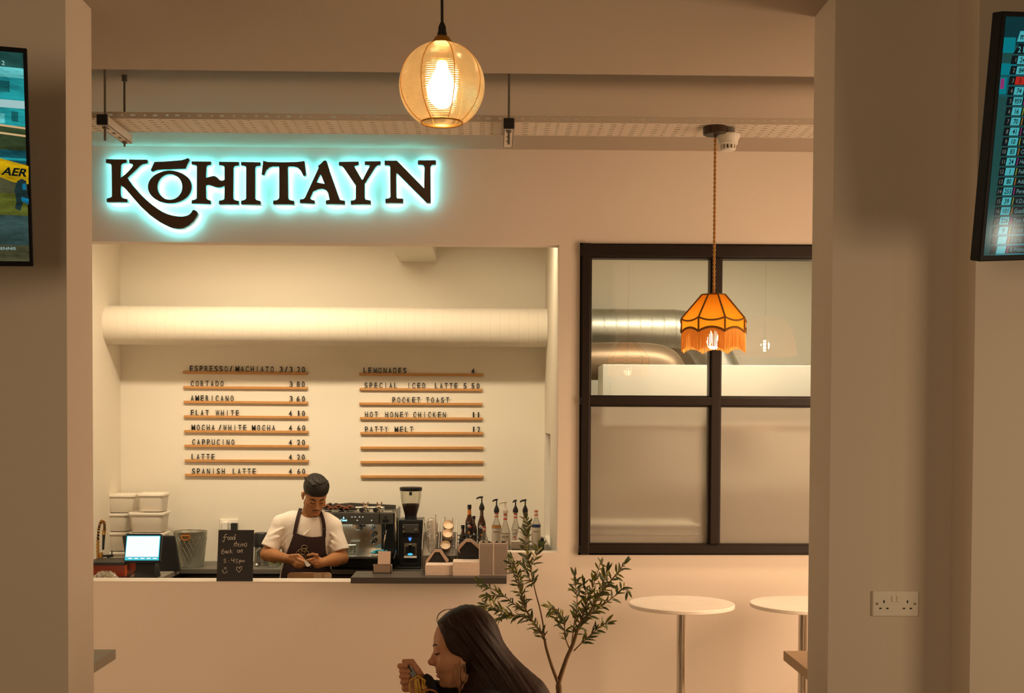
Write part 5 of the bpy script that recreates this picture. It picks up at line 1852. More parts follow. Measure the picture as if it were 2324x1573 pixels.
# ================================================================== BOTTLES
ZSH = P(1216, 1252, 8.0).z
xsa = P(1036, 1250, 8.0).x
t = thing('bottle_counter', ((xsa + X_KR) / 2, 8.2, 0), 'dark raised counter carrying syrup bottles behind the right end of the hatch', 'counter')
m = MB(); m.box((xsa, 7.76, ZSH - .03), (X_KR - .003, 8.45, ZSH)); m.build('top', M_stone_e, t, smooth=0, bevel=.002)
m = MB(); m.box((xsa + .02, 7.78, 0), (X_KR - .02, 8.43, ZSH - .031)); m.build('carcass', M_carc, t, smooth=0)
M_clear = glassmat('bottle_glass', (.93, .93, .90), gloss=.07, rough=.03, diffuse=(.62, .55, .45), dfac=.15)
M_dkgl = mat('dark_syrup_glass', (0.045, 0.014, 0.006), 0.12, spec=.6, coat=.4)
M_redb = mat('red_band', (0.62, 0.045, 0.02), 0.5)
M_whb = mat('white_band', (0.70, 0.62, 0.52), 0.5)
M_lab = mat('paper_label', (0.66, 0.58, 0.47), 0.6)
M_inkb = mat('label_ink', (0.03, 0.03, 0.04), 0.6)


def bottle(px, py_top, py_sh, py_bot, wpx, neck, Y, lab, kind, pump=None, strip=None, text=None, fruit=None, nband=True, nozx=-11):
    """py_top: mouth, py_sh: shoulder; widths in picture pixels at this depth"""
    sc = Y / 2800
    b = P(px, py_bot, Y); b.z = ZSH
    H_ = P(px, py_top, Y).z - ZSH
    hs = P(px, py_sh, Y).z - ZSH
    R = wpx / 2 * sc
    rn = neck / 2 * sc
    t = thing('syrup_bottle', b, lab, 'bottle', 'syrup bottles at the right of the hatch')
    g = M_dkgl if kind == 'dark' else M_clear
    m = MB()
    m.lathe([(R * .9, .001), (R, .006), (R, hs * .94), (R * .93, hs), (R * .60, hs + (H_ - hs) * .28), (rn, hs + (H_ - hs) * .52), (rn * .96, H_)], b, 30)
    m.build('bottle_glass', g, t, smooth=60)
    lo, hi = hs * .30, hs * .88
    m = MB()
    m.lathe([(R + .0006, lo), (R + .0006, hi)], b, 30, 0, cap=False)
    mats = [mat('black_label', (0.02, 0.016, 0.014), 0.5) if kind == 'dark' else M_lab, M_inkb, M_redb, mat('orange_pic', (0.62, 0.20, 0.03), 0.5), M_whb]
    if text:
        vs, fs, wd = glyphs(text, .01)
        tw = R * 1.35
        s_ = tw / wd
        ang = lambda xx: -PI / 2 + xx / R
        m.add([b + Vector(((R + .0011) * math.cos(ang((v_[0] - wd / 2) * s_)), (R + .0011) * math.sin(ang((v_[0] - wd / 2) * s_)), lo + (hi - lo) * .72 + v_[1] * s_ * .9)) for v_ in vs], fs, 4 if kind == 'dark' else 1)
    if fruit:
        for (da, dz, rr, mi) in fruit:
            pts = [b + Vector(((R + .0014) * math.cos(-PI / 2 + da + rr / R * math.cos(a)), (R + .0014) * math.sin(-PI / 2 + da + rr / R * math.cos(a)), lo + (hi - lo) * dz + rr * math.sin(a))) for a in [2 * PI * i / 12 for i in range(12)]]
            m.add(pts, [tuple(range(12))], mi)
    m.build('label', mats, t, smooth=60)
    if strip:
        m = MB(); m.lathe([(R + .0010, hi + .004), (R + .0010, min(hi + .022, hs * .985))], b, 30, cap=False); m.build('coloured_strip', strip, t, smooth=60)
    if nband:
        m = MB()
        z0, z1 = hs + (H_ - hs) * .60, hs + (H_ - hs) * .92
        for i in range(3):
            za, zb2 = z0 + (z1 - z0) * [0, .26, .76][i], z0 + (z1 - z0) * [.26, .76, 1][i]
            m.lathe([(rn * 1.06, za), (rn * 1.06, zb2)], b, 20, 0 if i != 1 else 1, cap=False)
        m.build('neck_band', [M_redb, M_whb], t, smooth=60)
    if pump:
        pt, M_p = pump
        zt = P(px, pt, Y).z - ZSH
        zc_ = H_ + (zt - H_) * .40
        m = MB()
        m.lathe([(rn * 1.45, H_ - .004), (rn * 1.55, H_ + .008), (rn * 1.5, H_ + .016), (rn * .9, zc_), (.0045, zc_ + .012), (.0042, zt - .006)], b, 18); m.build('pump_collar', M_p, t, smooth=50)
        m = MB(); n_x = nozx * sc
        tp = b + Vector((0, 0, zt - .004))
        m.tube(spline([tp + Vector((.007, 0, .003)), tp, tp + Vector((n_x * .55, -.01, -.002)), tp + Vector((n_x, -.02, -.010))], 5), [.006] * 5 + [.0065] * 5 + [.0055] * 5 + [.004], 8, flat=.8); m.build('pump_spout', M_p, t)
    return t, b, H_


M_pw = mat('white_pump', (0.70, 0.64, 0.54), 0.4)
bottle(1050.5, 1198, 1214, 1252, 15, 7, 8.25, 'short dark bottle with a black cap, leftmost of the syrup bottles', 'dark', nband=False)
m = MB(); q = P(1050.5, 1198, 8.25); m.cyl(q - Vector((0, 0, .006)), q + Vector((0, 0, .018)), .0125, n=16); m.build('cap', M_black, bpy.data.objects['syrup_bottle'])
t, b, h_ = bottle(1065, 1153, 1180, 1252, 18, 7.5, 8.2, 'tall dark syrup bottle with a black cap and orange neck label', 'dark', fruit=[(-.1, .85, .010, 4), (.25, .80, .009, 2), (-.1, .45, .008, 3), (.3, .25, .008, 4)], nband=False)
m = MB(); m.lathe([(.0135, h_ - .004), (.0135, h_ + .020), (.012, h_ + .022), (.001, h_ + .022)], b, 16); m.build('cap', M_black, t)
m = MB(); m.lathe([(.0125, h_ - .055), (.0120, h_ - .012)], b, 18, cap=False); m.build('neck_label', mat('orange_pic', (0.62, 0.20, 0.03), .5), t)
t, b, h_ = bottle(1075, 1176, 1196, 1252, 15, 6, 8.33, 'dark syrup bottle half hidden behind the tall capped one', 'dark', fruit=[(0, .6, .007, 4)], nband=False)
m = MB(); m.lathe([(.0115, h_ - .004), (.0115, h_ + .014), (.001, h_ + .015)], b, 16); m.build('cap', M_black, t)
bottle(1093, 1156, 1184, 1252, 18, 8, 8.15, 'dark syrup bottle with a tall black pump, left of the clear bottles', 'dark', pump=(1127, M_black), fruit=[(-.3, .9, .010, 4), (.2, .85, .008, 4), (0, .4, .007, 3)], nband=False, nozx=-12)
bottle(1099, 1194, 1222, 1252, 17, 8, 7.9, 'short clear syrup bottle with a red and white neck, just above the left cutlery holder', 'clear')
bottle(1126.5, 1162, 1192, 1252, 21, 8, 8.1, 'clear syrup bottle with a black pump and an orange strip', 'clear', pump=(1133, M_black), strip=mat('orange_strip', (0.60, 0.27, 0.06), .5), text='MONIN', nozx=-9)
bottle(1146.5, 1163, 1205, 1252, 23, 8, 7.92, 'clear syrup bottle with a white pump', 'clear', pump=(1138, M_pw), text='MONIN', nozx=-14)
bottle(1169.5, 1162, 1196, 1252, 18, 8, 8.05, 'clear syrup bottle with a black pump and red fruit on its label', 'clear', pump=(1135, M_black), text='MONIN', fruit=[(-.2, .5, .006, 2), (.25, .36, .005, 2), (-.1, .1, .011, 2)], nozx=-6)
bottle(1191.5, 1162, 1196, 1252, 20, 8, 8.05, 'clear syrup bottle with a black pump, behind the top of the olive sprig', 'clear', pump=(1134, M_black), text='MONIN', nozx=-12)
bottle(1216.5, 1157, 1190, 1252, 20, 8, 8.05, 'clear syrup bottle without a pump, blue strip, at the far right', 'clear', strip=mat('blue_strip', (0.008, 0.035, 0.16), .45), text='MONIN')
# jars and boxes between the bottles
q = P(1184, 1252, 7.90); q.z = ZSH
t = thing('sugar_jar', q, 'squat white sugar jar between the pump bottles', 'jar')
zt_ = P(1184, 1203, 7.9).z - ZSH
m = MB(); m.lathe([(.024, 0), (.034, .02), (.036, zt_ * .55), (.024, zt_ * .95)], q, 24); m.build('jar_body', M_pw, t)
m = MB(); m.lathe([(.026, zt_ * .94), (.026, zt_), (.001, zt_ + .002)], q, 24); m.build('lid', M_wp, t)
q = P(1170, 1252, 7.82); q.z = ZSH
m = MB(); m.box((q.x - .03, 7.79, ZSH), (q.x + .028, 7.85, P(1170, 1229, 7.79).z)); t = m.build('tea_carton', M_lab, smooth=0, bevel=.002)
tag(t, 'small white carton with dark lettering at the sill below the fruit label bottle', 'carton')
m = MB()
m.box((q.x - .025, 7.788, ZSH + .034), (q.x + .024, 7.7895, ZSH + .039))
m.box((q.x - .020, 7.788, ZSH + .004), (q.x + .020, 7.7895, ZSH + .012))
m.build('printed_band', M_inkb, t, smooth=0)
m = MB(); q = P(1230, 1252, 8.2); m.box((q.x - .018, 8.15, ZSH), (q.x + .012, 8.25, P(1230, 1220, 8.2).z)); tag(m.build('dark_canister', M_black, smooth=0, bevel=.006), 'dark canister in the corner right of the blue-strip bottle', 'canister')
# wire basket behind the napkin holders
a, b = P(1038, 1250, 8.0), P(1086, 1250, 8.0)
zt_ = P(1060, 1217, 8.0).z
t = thing('wire_basket', ((a.x + b.x) / 2, 7.9, ZSH), 'black wire basket in front of the dark bottles', 'basket')
m = MB()
for zz in (ZSH + .004, (ZSH + zt_) / 2, zt_):
    m.tube([(a.x, 7.80, zz), (b.x, 7.80, zz), (b.x, 8.06, zz), (a.x, 8.06, zz)], .003, 6, closed=True)
for i in range(9):
    x = a.x + (b.x - a.x) * i / 8
    m.tube([(x, 7.80, ZSH + .003), (x, 7.80, zt_)], .002, 5)
m.build('wire_frame', M_black, t)
for i, px in enumerate((1046, 1062, 1078)):
    q = P(px, 1240, 7.87)
    m = MB(); m.lathe([(.019, 0), (.02, .004), (.02, .052), (.017, .056), (.001, .057)], (q.x, 7.87, ZSH + .001), 16)
    tag(m.build('small_jar', mat('cream_jar', (0.36, 0.30, 0.23), 0.4)), 'small cream jar in the wire basket, ' + ['on the left', 'in the middle', 'on the right'][i], 'jar', 'jars in the wire basket')

# ================================================================== PEDESTAL TABLES, BAR LEDGES
M_top = mat('worn_white_top', (0.82, 0.76, 0.67), 0.5, var=.10, vscale=9)
M_chr = mat('chrome_pole', (0.80, 0.78, 0.74), 0.06, 1.0)
YTb = 6.88
for (cx, lab) in ((1547, 'round white pedestal table on a chrome pole, wholly in view beside the olive tree'), (1823, 'round white pedestal table on a chrome pole, cut off by the right front wall')):
    zt = P(1547, 1368.5, YTb).z
    c = P(cx, 1368.5, YTb); r = 120 / 2800 * YTb
    t = thing('pedestal_table', (c.x, YTb, 0), lab, 'table', 'round white pedestal tables')
    m = MB(); m.lathe([(.001, -.022), (r - .003, -.022), (r, -.019), (r, -.003), (r - .003, 0), (.001, 0)], (c.x, YTb, zt), 72); m.build('table_top', M_top, t, smooth=40)
    m = MB(); m.cyl((c.x, YTb, .02), (c.x, YTb, zt - .022), .0265, n=32); m.build('pole', M_chr, t, smooth=60)
    m = MB(); m.lathe([(.22, 0), (.22, .008), (.06, .022), (.027, .03)], (c.x, YTb, 0), 48); m.build('foot_disc', M_chr, t, smooth=40)
M_tan = mat('tan_bar_top', (0.40, 0.27, 0.16), 0.5, var=.06, vscale=8)
zl = 1.05
p1 = PZ(1778, 1477, zl); p2 = PZ(263, 1474, zl)
for (p, x2, lab, mt) in ((p1, p1.x + .55, 'tan bar ledge jutting out behind the right front wall', M_tan), (p2, p2.x - .55, 'grey-topped bar ledge end just visible behind the left front wall', mat('grey_bar_top', (0.26, 0.23, 0.18), .5))):
    t = thing('bar_ledge', ((p.x + x2) / 2, (p.y + YFB) / 2, 0), lab, 'bar ledge', 'bar ledges behind the front wall')
    m = MB(); m.box((p.x, YFB + .002, zl - .042), (x2, p.y, zl)); m.build('ledge_top', mt, t, smooth=0, bevel=.002)
    s_ = 1 if x2 > p.x else -1
    for yy in (YFB + .2, p.y - .3):
        m = MB(); m.box((p.x + s_ * .27, yy, 0), (p.x + s_ * .32, yy + .05, zl - .043)); m.build('leg', M_black, t, smooth=0)

# ================================================================== SMOOTH SOLIDS FOR PEOPLE
def smin(a, b, k):
    h = np.clip(0.5 + 0.5 * (b - a) / k, 0, 1)
    return b * (1 - h) + a * h - k * h * (1 - h)


def smax(a, b, k): return -smin(-a, -b, k)


class Cap:
    """round cone from a to b"""
    def __init__(s, a, b, ra, rb=None):
        s.a, s.b = np.array(a, float), np.array(b, float)
        s.ra, s.rb = ra, (ra if rb is None else rb)

    def bounds(s):
        r = max(s.ra, s.rb)
        return np.minimum(s.a, s.b) - r, np.maximum(s.a, s.b) + r

    def __call__(s, p):
        ab = s.b - s.a
        L = max((ab * ab).sum(), 1e-12)
        t = np.clip(((p - s.a) @ ab) / L, 0, 1)
        d = p - s.a - t[..., None] * ab
        return np.sqrt((d * d).sum(-1)) - (s.ra + (s.rb - s.ra) * t)


class Ell:
    def __init__(s, c, r, R=None):
        s.c, s.r = np.array(c, float), np.array(r, float)
        s.R = np.eye(3) if R is None else np.array(R, float)   # columns: local axes

    def bounds(s):
        e = np.sqrt(((s.R * s.r) ** 2).sum(1))
        return s.c - e, s.c + e

    def __call__(s, p):
        q = (p - s.c) @ s.R
        k0 = np.sqrt(((q / s.r) ** 2).sum(-1))
        k1 = np.sqrt(((q / (s.r * s.r)) ** 2).sum(-1))
        return k0 * (k0 - 1) / np.maximum(k1, 1e-9)


class Slab:
    """everything on the side of a plane the normal points away from"""
    def __init__(s, o, n):
        s.o, s.n = np.array(o, float), np.array(n, float)
        s.n /= np.linalg.norm(s.n)

    def __call__(s, p): return (p - s.o) @ s.n


class Poly:
    """outline seen along the y axis (x, z polygon), endless in y"""
    def __init__(s, pts): s.p = np.array([(q[0], q[1]) for q in pts], float)

    def __call__(s, p):
        x, z = p[..., 0], p[..., 2]
        d = np.full(x.shape, 1e9)
        ins = np.zeros(x.shape, bool)
        n = len(s.p)
        for i in range(n):
            a, b = s.p[i], s.p[(i + 1) % n]
            e = b - a
            wx, wz = x - a[0], z - a[1]
            t = np.clip((wx * e[0] + wz * e[1]) / max(e @ e, 1e-12), 0, 1)
            dx, dz = wx - e[0] * t, wz - e[1] * t
            d = np.minimum(d, dx * dx + dz * dz)
            c = ((a[1] > z) != (b[1] > z)) & (x < (b[0] - a[0]) * (z - a[1]) / (b[1] - a[1] + 1e-12) + a[0])
            ins ^= c
        d = np.sqrt(d)
        return np.where(ins, -d, d)


def evalops(ops, p, local=None):
    """ops: list of (kind, prim, k); kind + union, - cut, & keep"""
    f = np.full(p.shape[:-1], 0.5)
    for kind, pr, k in ops:
        d = pr(p)
        f = smin(f, d, k) if kind == '+' else (smax(f, -d, k) if kind == '-' else smax(f, d, k))
    return f


def solid(name, ops, lo, hi, res, material, parent=None, smooth=True, loc=None, post=None):
    lo, hi = np.array(lo, float), np.array(hi, float)
    n = np.ceil((hi - lo) / res).astype(int) + 1
    ax_ = [lo[i] + np.arange(n[i]) * res for i in range(3)]
    f = np.full(tuple(n), 0.5, np.float32)
    for kind, pr, k in ops:
        if kind in '+-' and hasattr(pr, 'bounds'):
            a, b = pr.bounds()
            mg = max(k, 0.004) * 1.5 + 3 * res
            i0 = np.maximum(np.floor((a - mg - lo) / res).astype(int), 0)
            i1 = np.minimum(np.ceil((b + mg - lo) / res).astype(int) + 1, n)
            if np.any(i1 <= i0):
                continue
        else:
            i0, i1 = np.zeros(3, int), n
        sl = tuple(slice(i0[i], i1[i]) for i in range(3))
        g = np.stack(np.meshgrid(*[ax_[i][sl[i]] for i in range(3)], indexing='ij'), -1)
        d = pr(g)
        q = f[sl]
        f[sl] = smin(q, d, k) if kind == '+' else (smax(q, -d, k) if kind == '-' else smax(q, d, k))
    if post is not None:
        g = np.stack(np.meshgrid(*ax_, indexing='ij'), -1)
        f = post(f, g).astype(np.float32)
    # surface nets
    f[0], f[-1], f[:, 0], f[:, -1], f[:, :, 0], f[:, :, -1] = .1, .1, .1, .1, .1, .1
    s = f < 0
    cnt = np.zeros(tuple(n - 1), np.int8)
    for dx in (0, 1):
        for dy in (0, 1):
            for dz in (0, 1):
                cnt += s[dx:n[0] - 1 + dx, dy:n[1] - 1 + dy, dz:n[2] - 1 + dz]
    act = (cnt > 0) & (cnt < 8)
    cells = np.argwhere(act)
    idx = np.full(tuple(n - 1), -1, np.int64)
    idx[act] = np.arange(len(cells))
    acc = np.zeros((len(cells), 3))
    num = np.zeros(len(cells))
    corners = [(0, 0, 0), (1, 0, 0), (0, 1, 0), (1, 1, 0), (0, 0, 1), (1, 0, 1), (0, 1, 1), (1, 1, 1)]
    vals = [f[cells[:, 0] + c[0], cells[:, 1] + c[1], cells[:, 2] + c[2]] for c in corners]
    for i in range(8):
        for b in (1, 2, 4):
            j = i | b
            if j == i:
                continue
            va, vb = vals[i], vals[j]
            cr = (va < 0) != (vb < 0)
            t = np.where(cr, va / np.where(cr, va - vb, 1), 0)
            pa, pb = np.array(corners[i]), np.array(corners[j])
            acc += np.where(cr[:, None], pa + (pb - pa) * t[:, None], 0)
            num += cr
    verts = lo + (cells + acc / num[:, None]) * res
    faces = []
    for a in range(3):
        u_, v_ = (a + 1) % 3, (a + 2) % 3
        sa = [slice(None)] * 3; sb = [slice(None)] * 3
        sa[a] = slice(0, n[a] - 1); sb[a] = slice(1, n[a])
        A, B = s[tuple(sa)], s[tuple(sb)]
        cr = np.argwhere(A != B)
        cr = cr[(cr[:, u_] > 0) & (cr[:, v_] > 0) & (cr[:, u_] < n[u_] - 1) & (cr[:, v_] < n[v_] - 1)]
        flip = A[cr[:, 0], cr[:, 1], cr[:, 2]]

        def ci(du, dv):
            c = cr.copy(); c[:, u_] -= du; c[:, v_] -= dv
            return idx[c[:, 0], c[:, 1], c[:, 2]]
        q = np.stack([ci(0, 0), ci(1, 0), ci(1, 1), ci(0, 1)], 1)
        q[~flip] = q[~flip][:, ::-1]
        faces.append(q)
    faces = np.concatenate(faces)
    faces = faces[(faces >= 0).all(1)]
    org = ORG[parent.name] if parent is not None else Vector(loc if loc is not None else verts.mean(0))
    verts = verts - np.array(org)
    me = bpy.data.meshes.new(name)
    me.vertices.add(len(verts)); me.vertices.foreach_set('co', verts.astype(np.float32).ravel())
    me.loops.add(len(faces) * 4); me.loops.foreach_set('vertex_index', faces.astype(np.int32).ravel())
    me.polygons.add(len(faces)); me.polygons.foreach_set('loop_start', np.arange(len(faces), dtype=np.int32) * 4)
    me.update(calc_edges=True)
    me.polygons.foreach_set('use_smooth', [True] * len(faces))
    me.materials.append(material)
    o = bpy.data.objects.new(name, me)
    COL.objects.link(o)
    if parent is not None:
        o.parent = parent
    else:
        o.location = org
    ORG[o.name] = org
    if smooth:
        q = o.modifiers.new('relax', 'SMOOTH'); q.factor = .5; q.iterations = 2
    return o


def frame(fwd, up):
    f = Vector(fwd).normalized()
    r = f.cross(Vector(up)).normalized()
    u = r.cross(f)
    return r, f, u


class Head:
    """local axes: x to the head's own right... as seen from behind, y forward, z up; sizes for a 0.24 m head"""
    def __init__(s, c, fwd, up, sc=(1, 1, 1)):
        s.c = Vector(c)
        s.r, s.f, s.u = frame(fwd, up)
        s.sc = sc
        s.R = np.array([list(s.r), list(s.f), list(s.u)]).T

    def p(s, x, y, z): return s.c + s.r * (x * s.sc[0]) + s.f * (y * s.sc[1]) + s.u * (z * s.sc[2])

    def e(s, c, r, rx=0.0):
        R = s.R
        if rx:
            R = R @ np.array(Matrix.Rotation(rx, 3, 'X'))
        return Ell(s.p(*c), [r[i] * s.sc[i] for i in range(3)], R)

    def ops(s, male=True):
        o = [('+', s.e((0, -.012, .045), (.074, .096, .084)), .01),
             ('+', s.e((0, .026, -.02), (.060, .064, .088)), .03),
             ('+', s.e((0, .066, -.098), (.020 if male else .017, .018, .017)), .03)]
        for sg in (-1, 1):
            o += [('+', Cap(s.p(.052 * sg, .002, -.058), s.p(.014 * sg, .062, -.103), .016, .013), .03),
                  ('+', s.e((.040 * sg, .050, -.030), (.024, .026, .024)), .03),
                  ('+', Cap(s.p(.012 * sg, .084, .014), s.p(.046 * sg, .066, .016), .0085, .007), .012)]
        for sg in (-1, 1):
            o += [('-', s.e((.030 * sg, .096, -.006), (.017, .016, .010)), .014),
                  ('+', s.e((.031 * sg, .0705, -.006), (.0145, .0135, .0125)), .003),
                  ('+', s.e((.031 * sg, .0725, -.001), (.0160, .0140, .0085)), .004)]
        o += [('+', Cap(s.p(0, .082, .006), s.p(0, .106, -.034), .0075, .0115), .010),
              ('+', s.e((0, .108, -.037), (.0125, .0125, .0105)), .006)]
        for sg in (-1, 1):
            o += [('+', s.e((.0125 * sg, .095, -.040), (.0085, .0115, .0085)), .005),
                  ('-', s.e((.0065 * sg, .101, -.0485), (.0035, .005, .0045)), .003)]
        o += [('+', s.e((0, .084, -.064), (.025, .014, .012)), .012),
              ('+', s.e((0, .0925, -.0625), (.0205, .0085, .0048)), .005),
              ('+', s.e((0, .0905, -.0735), (.0180, .0090, .0058)), .005),
              ('-', Cap(s.p(-.021, .093, -.0675), s.p(.021, .093, -.0675), .0016), .004),
              ('-', s.e((0, .093, -.087), (.016, .006, .004)), .008)]
        for sg in (-1, 1):
            o += [('+', s.e((.076 * sg, -.014, -.014), (.0075, .018, .031), ), .006),
                  ('+', s.e((.083 * sg, -.019, -.006), (.0055, .014, .022)), .004),
                  ('-', s.e((.087 * sg, -.010, -.012), (.005, .008, .013)), .004)]
        return o


def bb(ops, pad=.03):
    lo, hi = np.full(3, 9e9), np.full(3, -9e9)
    for k, p, _ in ops:
        if k == '+':
            a, b = p.bounds()
            lo, hi = np.minimum(lo, a), np.maximum(hi, b)
    return lo - pad, hi + pad


def skinmat(name, c, r=.5):
    m_ = mat(name, c, r, var=.10, vscale=25, bump=.08, bscale=220)
    b = m_.node_tree.nodes['Principled BSDF']
    b.inputs['Subsurface Weight'].default_value = .08
    b.inputs['Subsurface Radius'].default_value = (.012, .005, .003)
    return m_


def hairmat(name, c, scale, rot=0.0, rough=.55):
    m_ = mat(name, c, rough, spec=.3)
    nt = m_.node_tree
    b = nt.nodes['Principled BSDF']
    tc = nt.nodes.new('ShaderNodeTexCoord')
    mp = nt.nodes.new('ShaderNodeMapping')
    mp.inputs['Scale'].default_value = scale
    mp.vector_type = 'POINT'
    ro = nt.nodes.new('ShaderNodeVectorRotate'); ro.rotation_type = 'Y_AXIS'; ro.inputs['Angle'].default_value = rot
    n = nt.nodes.new('ShaderNodeTexNoise'); n.inputs['Scale'].default_value = 1.0; n.inputs['Detail'].default_value = 5
    bp = nt.nodes.new('ShaderNodeBump'); bp.inputs['Strength'].default_value = .8; bp.inputs['Distance'].default_value = .004
    cr = nt.nodes.new('ShaderNodeMapRange'); cr.inputs['To Min'].default_value = .45; cr.inputs['To Max'].default_value = 1.7
    mx = nt.nodes.new('ShaderNodeMix'); mx.data_type = 'RGBA'; mx.blend_type = 'MULTIPLY'; mx.inputs['Factor'].default_value = 1
    mx.inputs['A'].default_value = (*c, 1)
    nt.links.new(tc.outputs['Object'], ro.inputs['Vector']); nt.links.new(ro.outputs[0], mp.inputs['Vector']); nt.links.new(mp.outputs[0], n.inputs['Vector'])
    nt.links.new(n.outputs['Fac'], bp.inputs['Height']); nt.links.new(bp.outputs[0], b.inputs['Normal'])
    nt.links.new(n.outputs['Fac'], cr.inputs['Value']); nt.links.new(cr.outputs[0], mx.inputs['B']); nt.links.new(mx.outputs['Result'], b.inputs['Base Color'])
    return m_


# ================================================================== BARISTA
YBR = 8.05
def B(px, py, dy=0.0): return P(px, py, YBR + dy)


def HZ(zx, zy, dy=0.0): return P(600 + zx / 11.235, 1180 + zy / 11.235, YBR + dy)


M_skin = skinmat('tan_skin', (0.36, 0.155, 0.055))
hc_ = B(714.5, 1124, -.045)
hd = Head(hc_, (.30, -.84, -.46), (.17, -.38, .90), (.95, 1.0, 1.0))
o_b = hd.ops(True)
neck0, neck1 = B(703, 1178, .035), hd.p(0, -.022, -.055)
o_b += [('+', Cap(neck0, neck1, .058, .052), .02)]
sh_l, sh_r = B(639, 1189, .03), B(755, 1195, .03)
torso = [('+', Cap(B(664, 1187, .03), B(736, 1190, .03), .060), .03),
         ('+', Ell(B(700, 1222, .03), (.168, .098, .15)), .06),
         ('+', Ell(B(697, 1275, .03), (.150, .098, .15)), .06),
         ('+', Ell(B(692, 1325, .03), (.160, .105, .14)), .06),
         ('+', Cap(sh_l, B(664, 1184, .03), .050, .055), .03), ('+', Cap(sh_r, B(736, 1187, .03), .050, .055), .03)]
el_l, el_r = B(606, 1258, -.02), B(776, 1266, -.02)
wr_l, wr_r = HZ(610, 1000, -.25), HZ(1450, 1095, -.25)
arms = [('+', Cap(sh_l, el_l, .046, .040), .02), ('+', Cap(sh_r, el_r, .046, .040), .02),
        ('+', Cap(el_l, el_l.lerp(wr_l, .35), .040, .041), .02), ('+', Cap(el_l.lerp(wr_l, .3), wr_l, .041, .027), .02),
        ('+', Cap(el_r, el_r.lerp(wr_r, .4), .040, .041), .02), ('+', Cap(el_r.lerp(wr_r, .35), wr_r, .041, .027), .02)]
fl = .0092
hands = [('+', Ell(HZ(765, 1010, -.27), (.044, .020, .032), np.array(Matrix.Rotation(math.radians(-5), 3, 'Y'))), .015), ('+', Cap(wr_l, HZ(760, 1020, -.27), .026, .026), .015)]


def finger(pts, r0, r1):
    out = []
    k = len(pts) - 1
    for i in range(k):
        a, b = r0 + (r1 - r0) * i / k, r0 + (r1 - r0) * (i + 1) / k
        out.append(('+', Cap(pts[i], pts[i + 1], a, b), .004 if i else .008))
    return out


hands += finger([HZ(680, 920, -.275), HZ(860, 905, -.29), HZ(960, 975, -.30), HZ(1010, 1030, -.30)], .0125, .0088)        # thumb
hands += finger([HZ(800, 960, -.285), HZ(900, 1025, -.31), HZ(985, 1062, -.315), HZ(1040, 1078, -.31)], .0105, .0080)     # index
hands += finger([HZ(770, 1040, -.285), HZ(870, 1105, -.31), HZ(960, 1125, -.315), HZ(1025, 1135, -.305)], .0105, .0080)
hands += finger([HZ(740, 1085, -.28), HZ(830, 1150, -.305), HZ(920, 1175, -.31), HZ(985, 1180, -.30)], .0100, .0078)
hands += finger([HZ(710, 1110, -.275), HZ(790, 1185, -.30), HZ(870, 1210, -.30), HZ(935, 1212, -.295)], .0090, .0070)
hands += [('+', Ell(HZ(1345, 1080, -.26), (.030, .022, .040)), .015), ('+', Cap(wr_r, HZ(1370, 1095, -.262), .026, .027), .015)]
hands += finger([HZ(1350, 985, -.27), HZ(1340, 900, -.29), HZ(1230, 875, -.305), HZ(1105, 905, -.305)], .0110, .0080)     # index
hands += finger([HZ(1340, 1010, -.275), HZ(1260, 985, -.30), HZ(1150, 1020, -.315), HZ(1065, 1042, -.31)], .0105, .0080)
hands += finger([HZ(1380, 1060, -.27), HZ(1290, 1065, -.30), HZ(1200, 1085, -.305), HZ(1130, 1105, -.295)], .0100, .0080)
hands += finger([HZ(1380, 1130, -.265), HZ(1310, 1135, -.295), HZ(1250, 1115, -.30), HZ(1235, 1120, -.285)], .0095, .0076)
hands += finger([HZ(1400, 1150, -.255), HZ(1300, 1120, -.275), HZ(1190, 1100, -.285), HZ(1100, 1085, -.29)], .0115, .0085)  # thumb
legs = [('+', Cap(B(672, 1345, .03), (B(668, 1345).x, YBR + .03, .10), .085, .055), .03), ('+', Cap(B(716, 1345, .03), (B(722, 1345).x, YBR + .03, .10), .085, .055), .03)]
body_ops = [('+', t_[1], t_[2]) for t_ in torso] + arms + hands
org = Vector((B(697, 1300).x, YBR + .03, 0))
bar = thing('person', org, 'person in a white tee and dark apron looking down behind the servery hatch', 'person')
allops = torso + legs + o_b + arms + hands
lo, hi = bb(allops, .02)
lo[2] = .88
solid('body', allops, lo, hi, .0042, M_skin, bar)
# eyes, brows, lips, moustache
M_lip = mat('lip_tan', (0.30, 0.095, 0.055), .45)
M_hair = hairmat('black_hair', (0.017, 0.014, 0.011), (110, 110, 60))
for sg in (-1, 1):
    m = MB()
    pts = [hd.p(.012 * sg, .0935, .0125), hd.p(.026 * sg, .0895, .0175), hd.p(.040 * sg, .0790, .0165), hd.p(.050 * sg, .068, .010)]
    m.tube(spline(pts, 5), [.0028 + .0016 * math.sin(PI * min(i / 12, 1)) for i in range(16)], 6); m.build('eyebrow', M_hair, bar)
    m = MB()
    pts = [hd.p(.0165 * sg, .0835, -.0125), hd.p(.025 * sg, .0885, -.0135), hd.p(.034 * sg, .0875, -.0135), hd.p(.044 * sg, .0775, -.0105)]
    m.tube(spline(pts, 5), .0021, 6); m.build('eyelash', M_hair, bar)
m = MB()
m.tube(spline([hd.p(-.019, .0905, -.0675), hd.p(-.009, .1008, -.063), hd.p(0, .1018, -.0645), hd.p(.009, .1008, -.063), hd.p(.019, .0905, -.0675)], 5), .0030, 8)
m.tube(spline([hd.p(-.017, .0905, -.069), hd.p(-.007, .0990, -.0745), hd.p(.007, .0990, -.0745), hd.p(.017, .0905, -.069)], 5), .0038, 8)
m.build('lips', M_lip, bar, smooth=80)
m = MB()
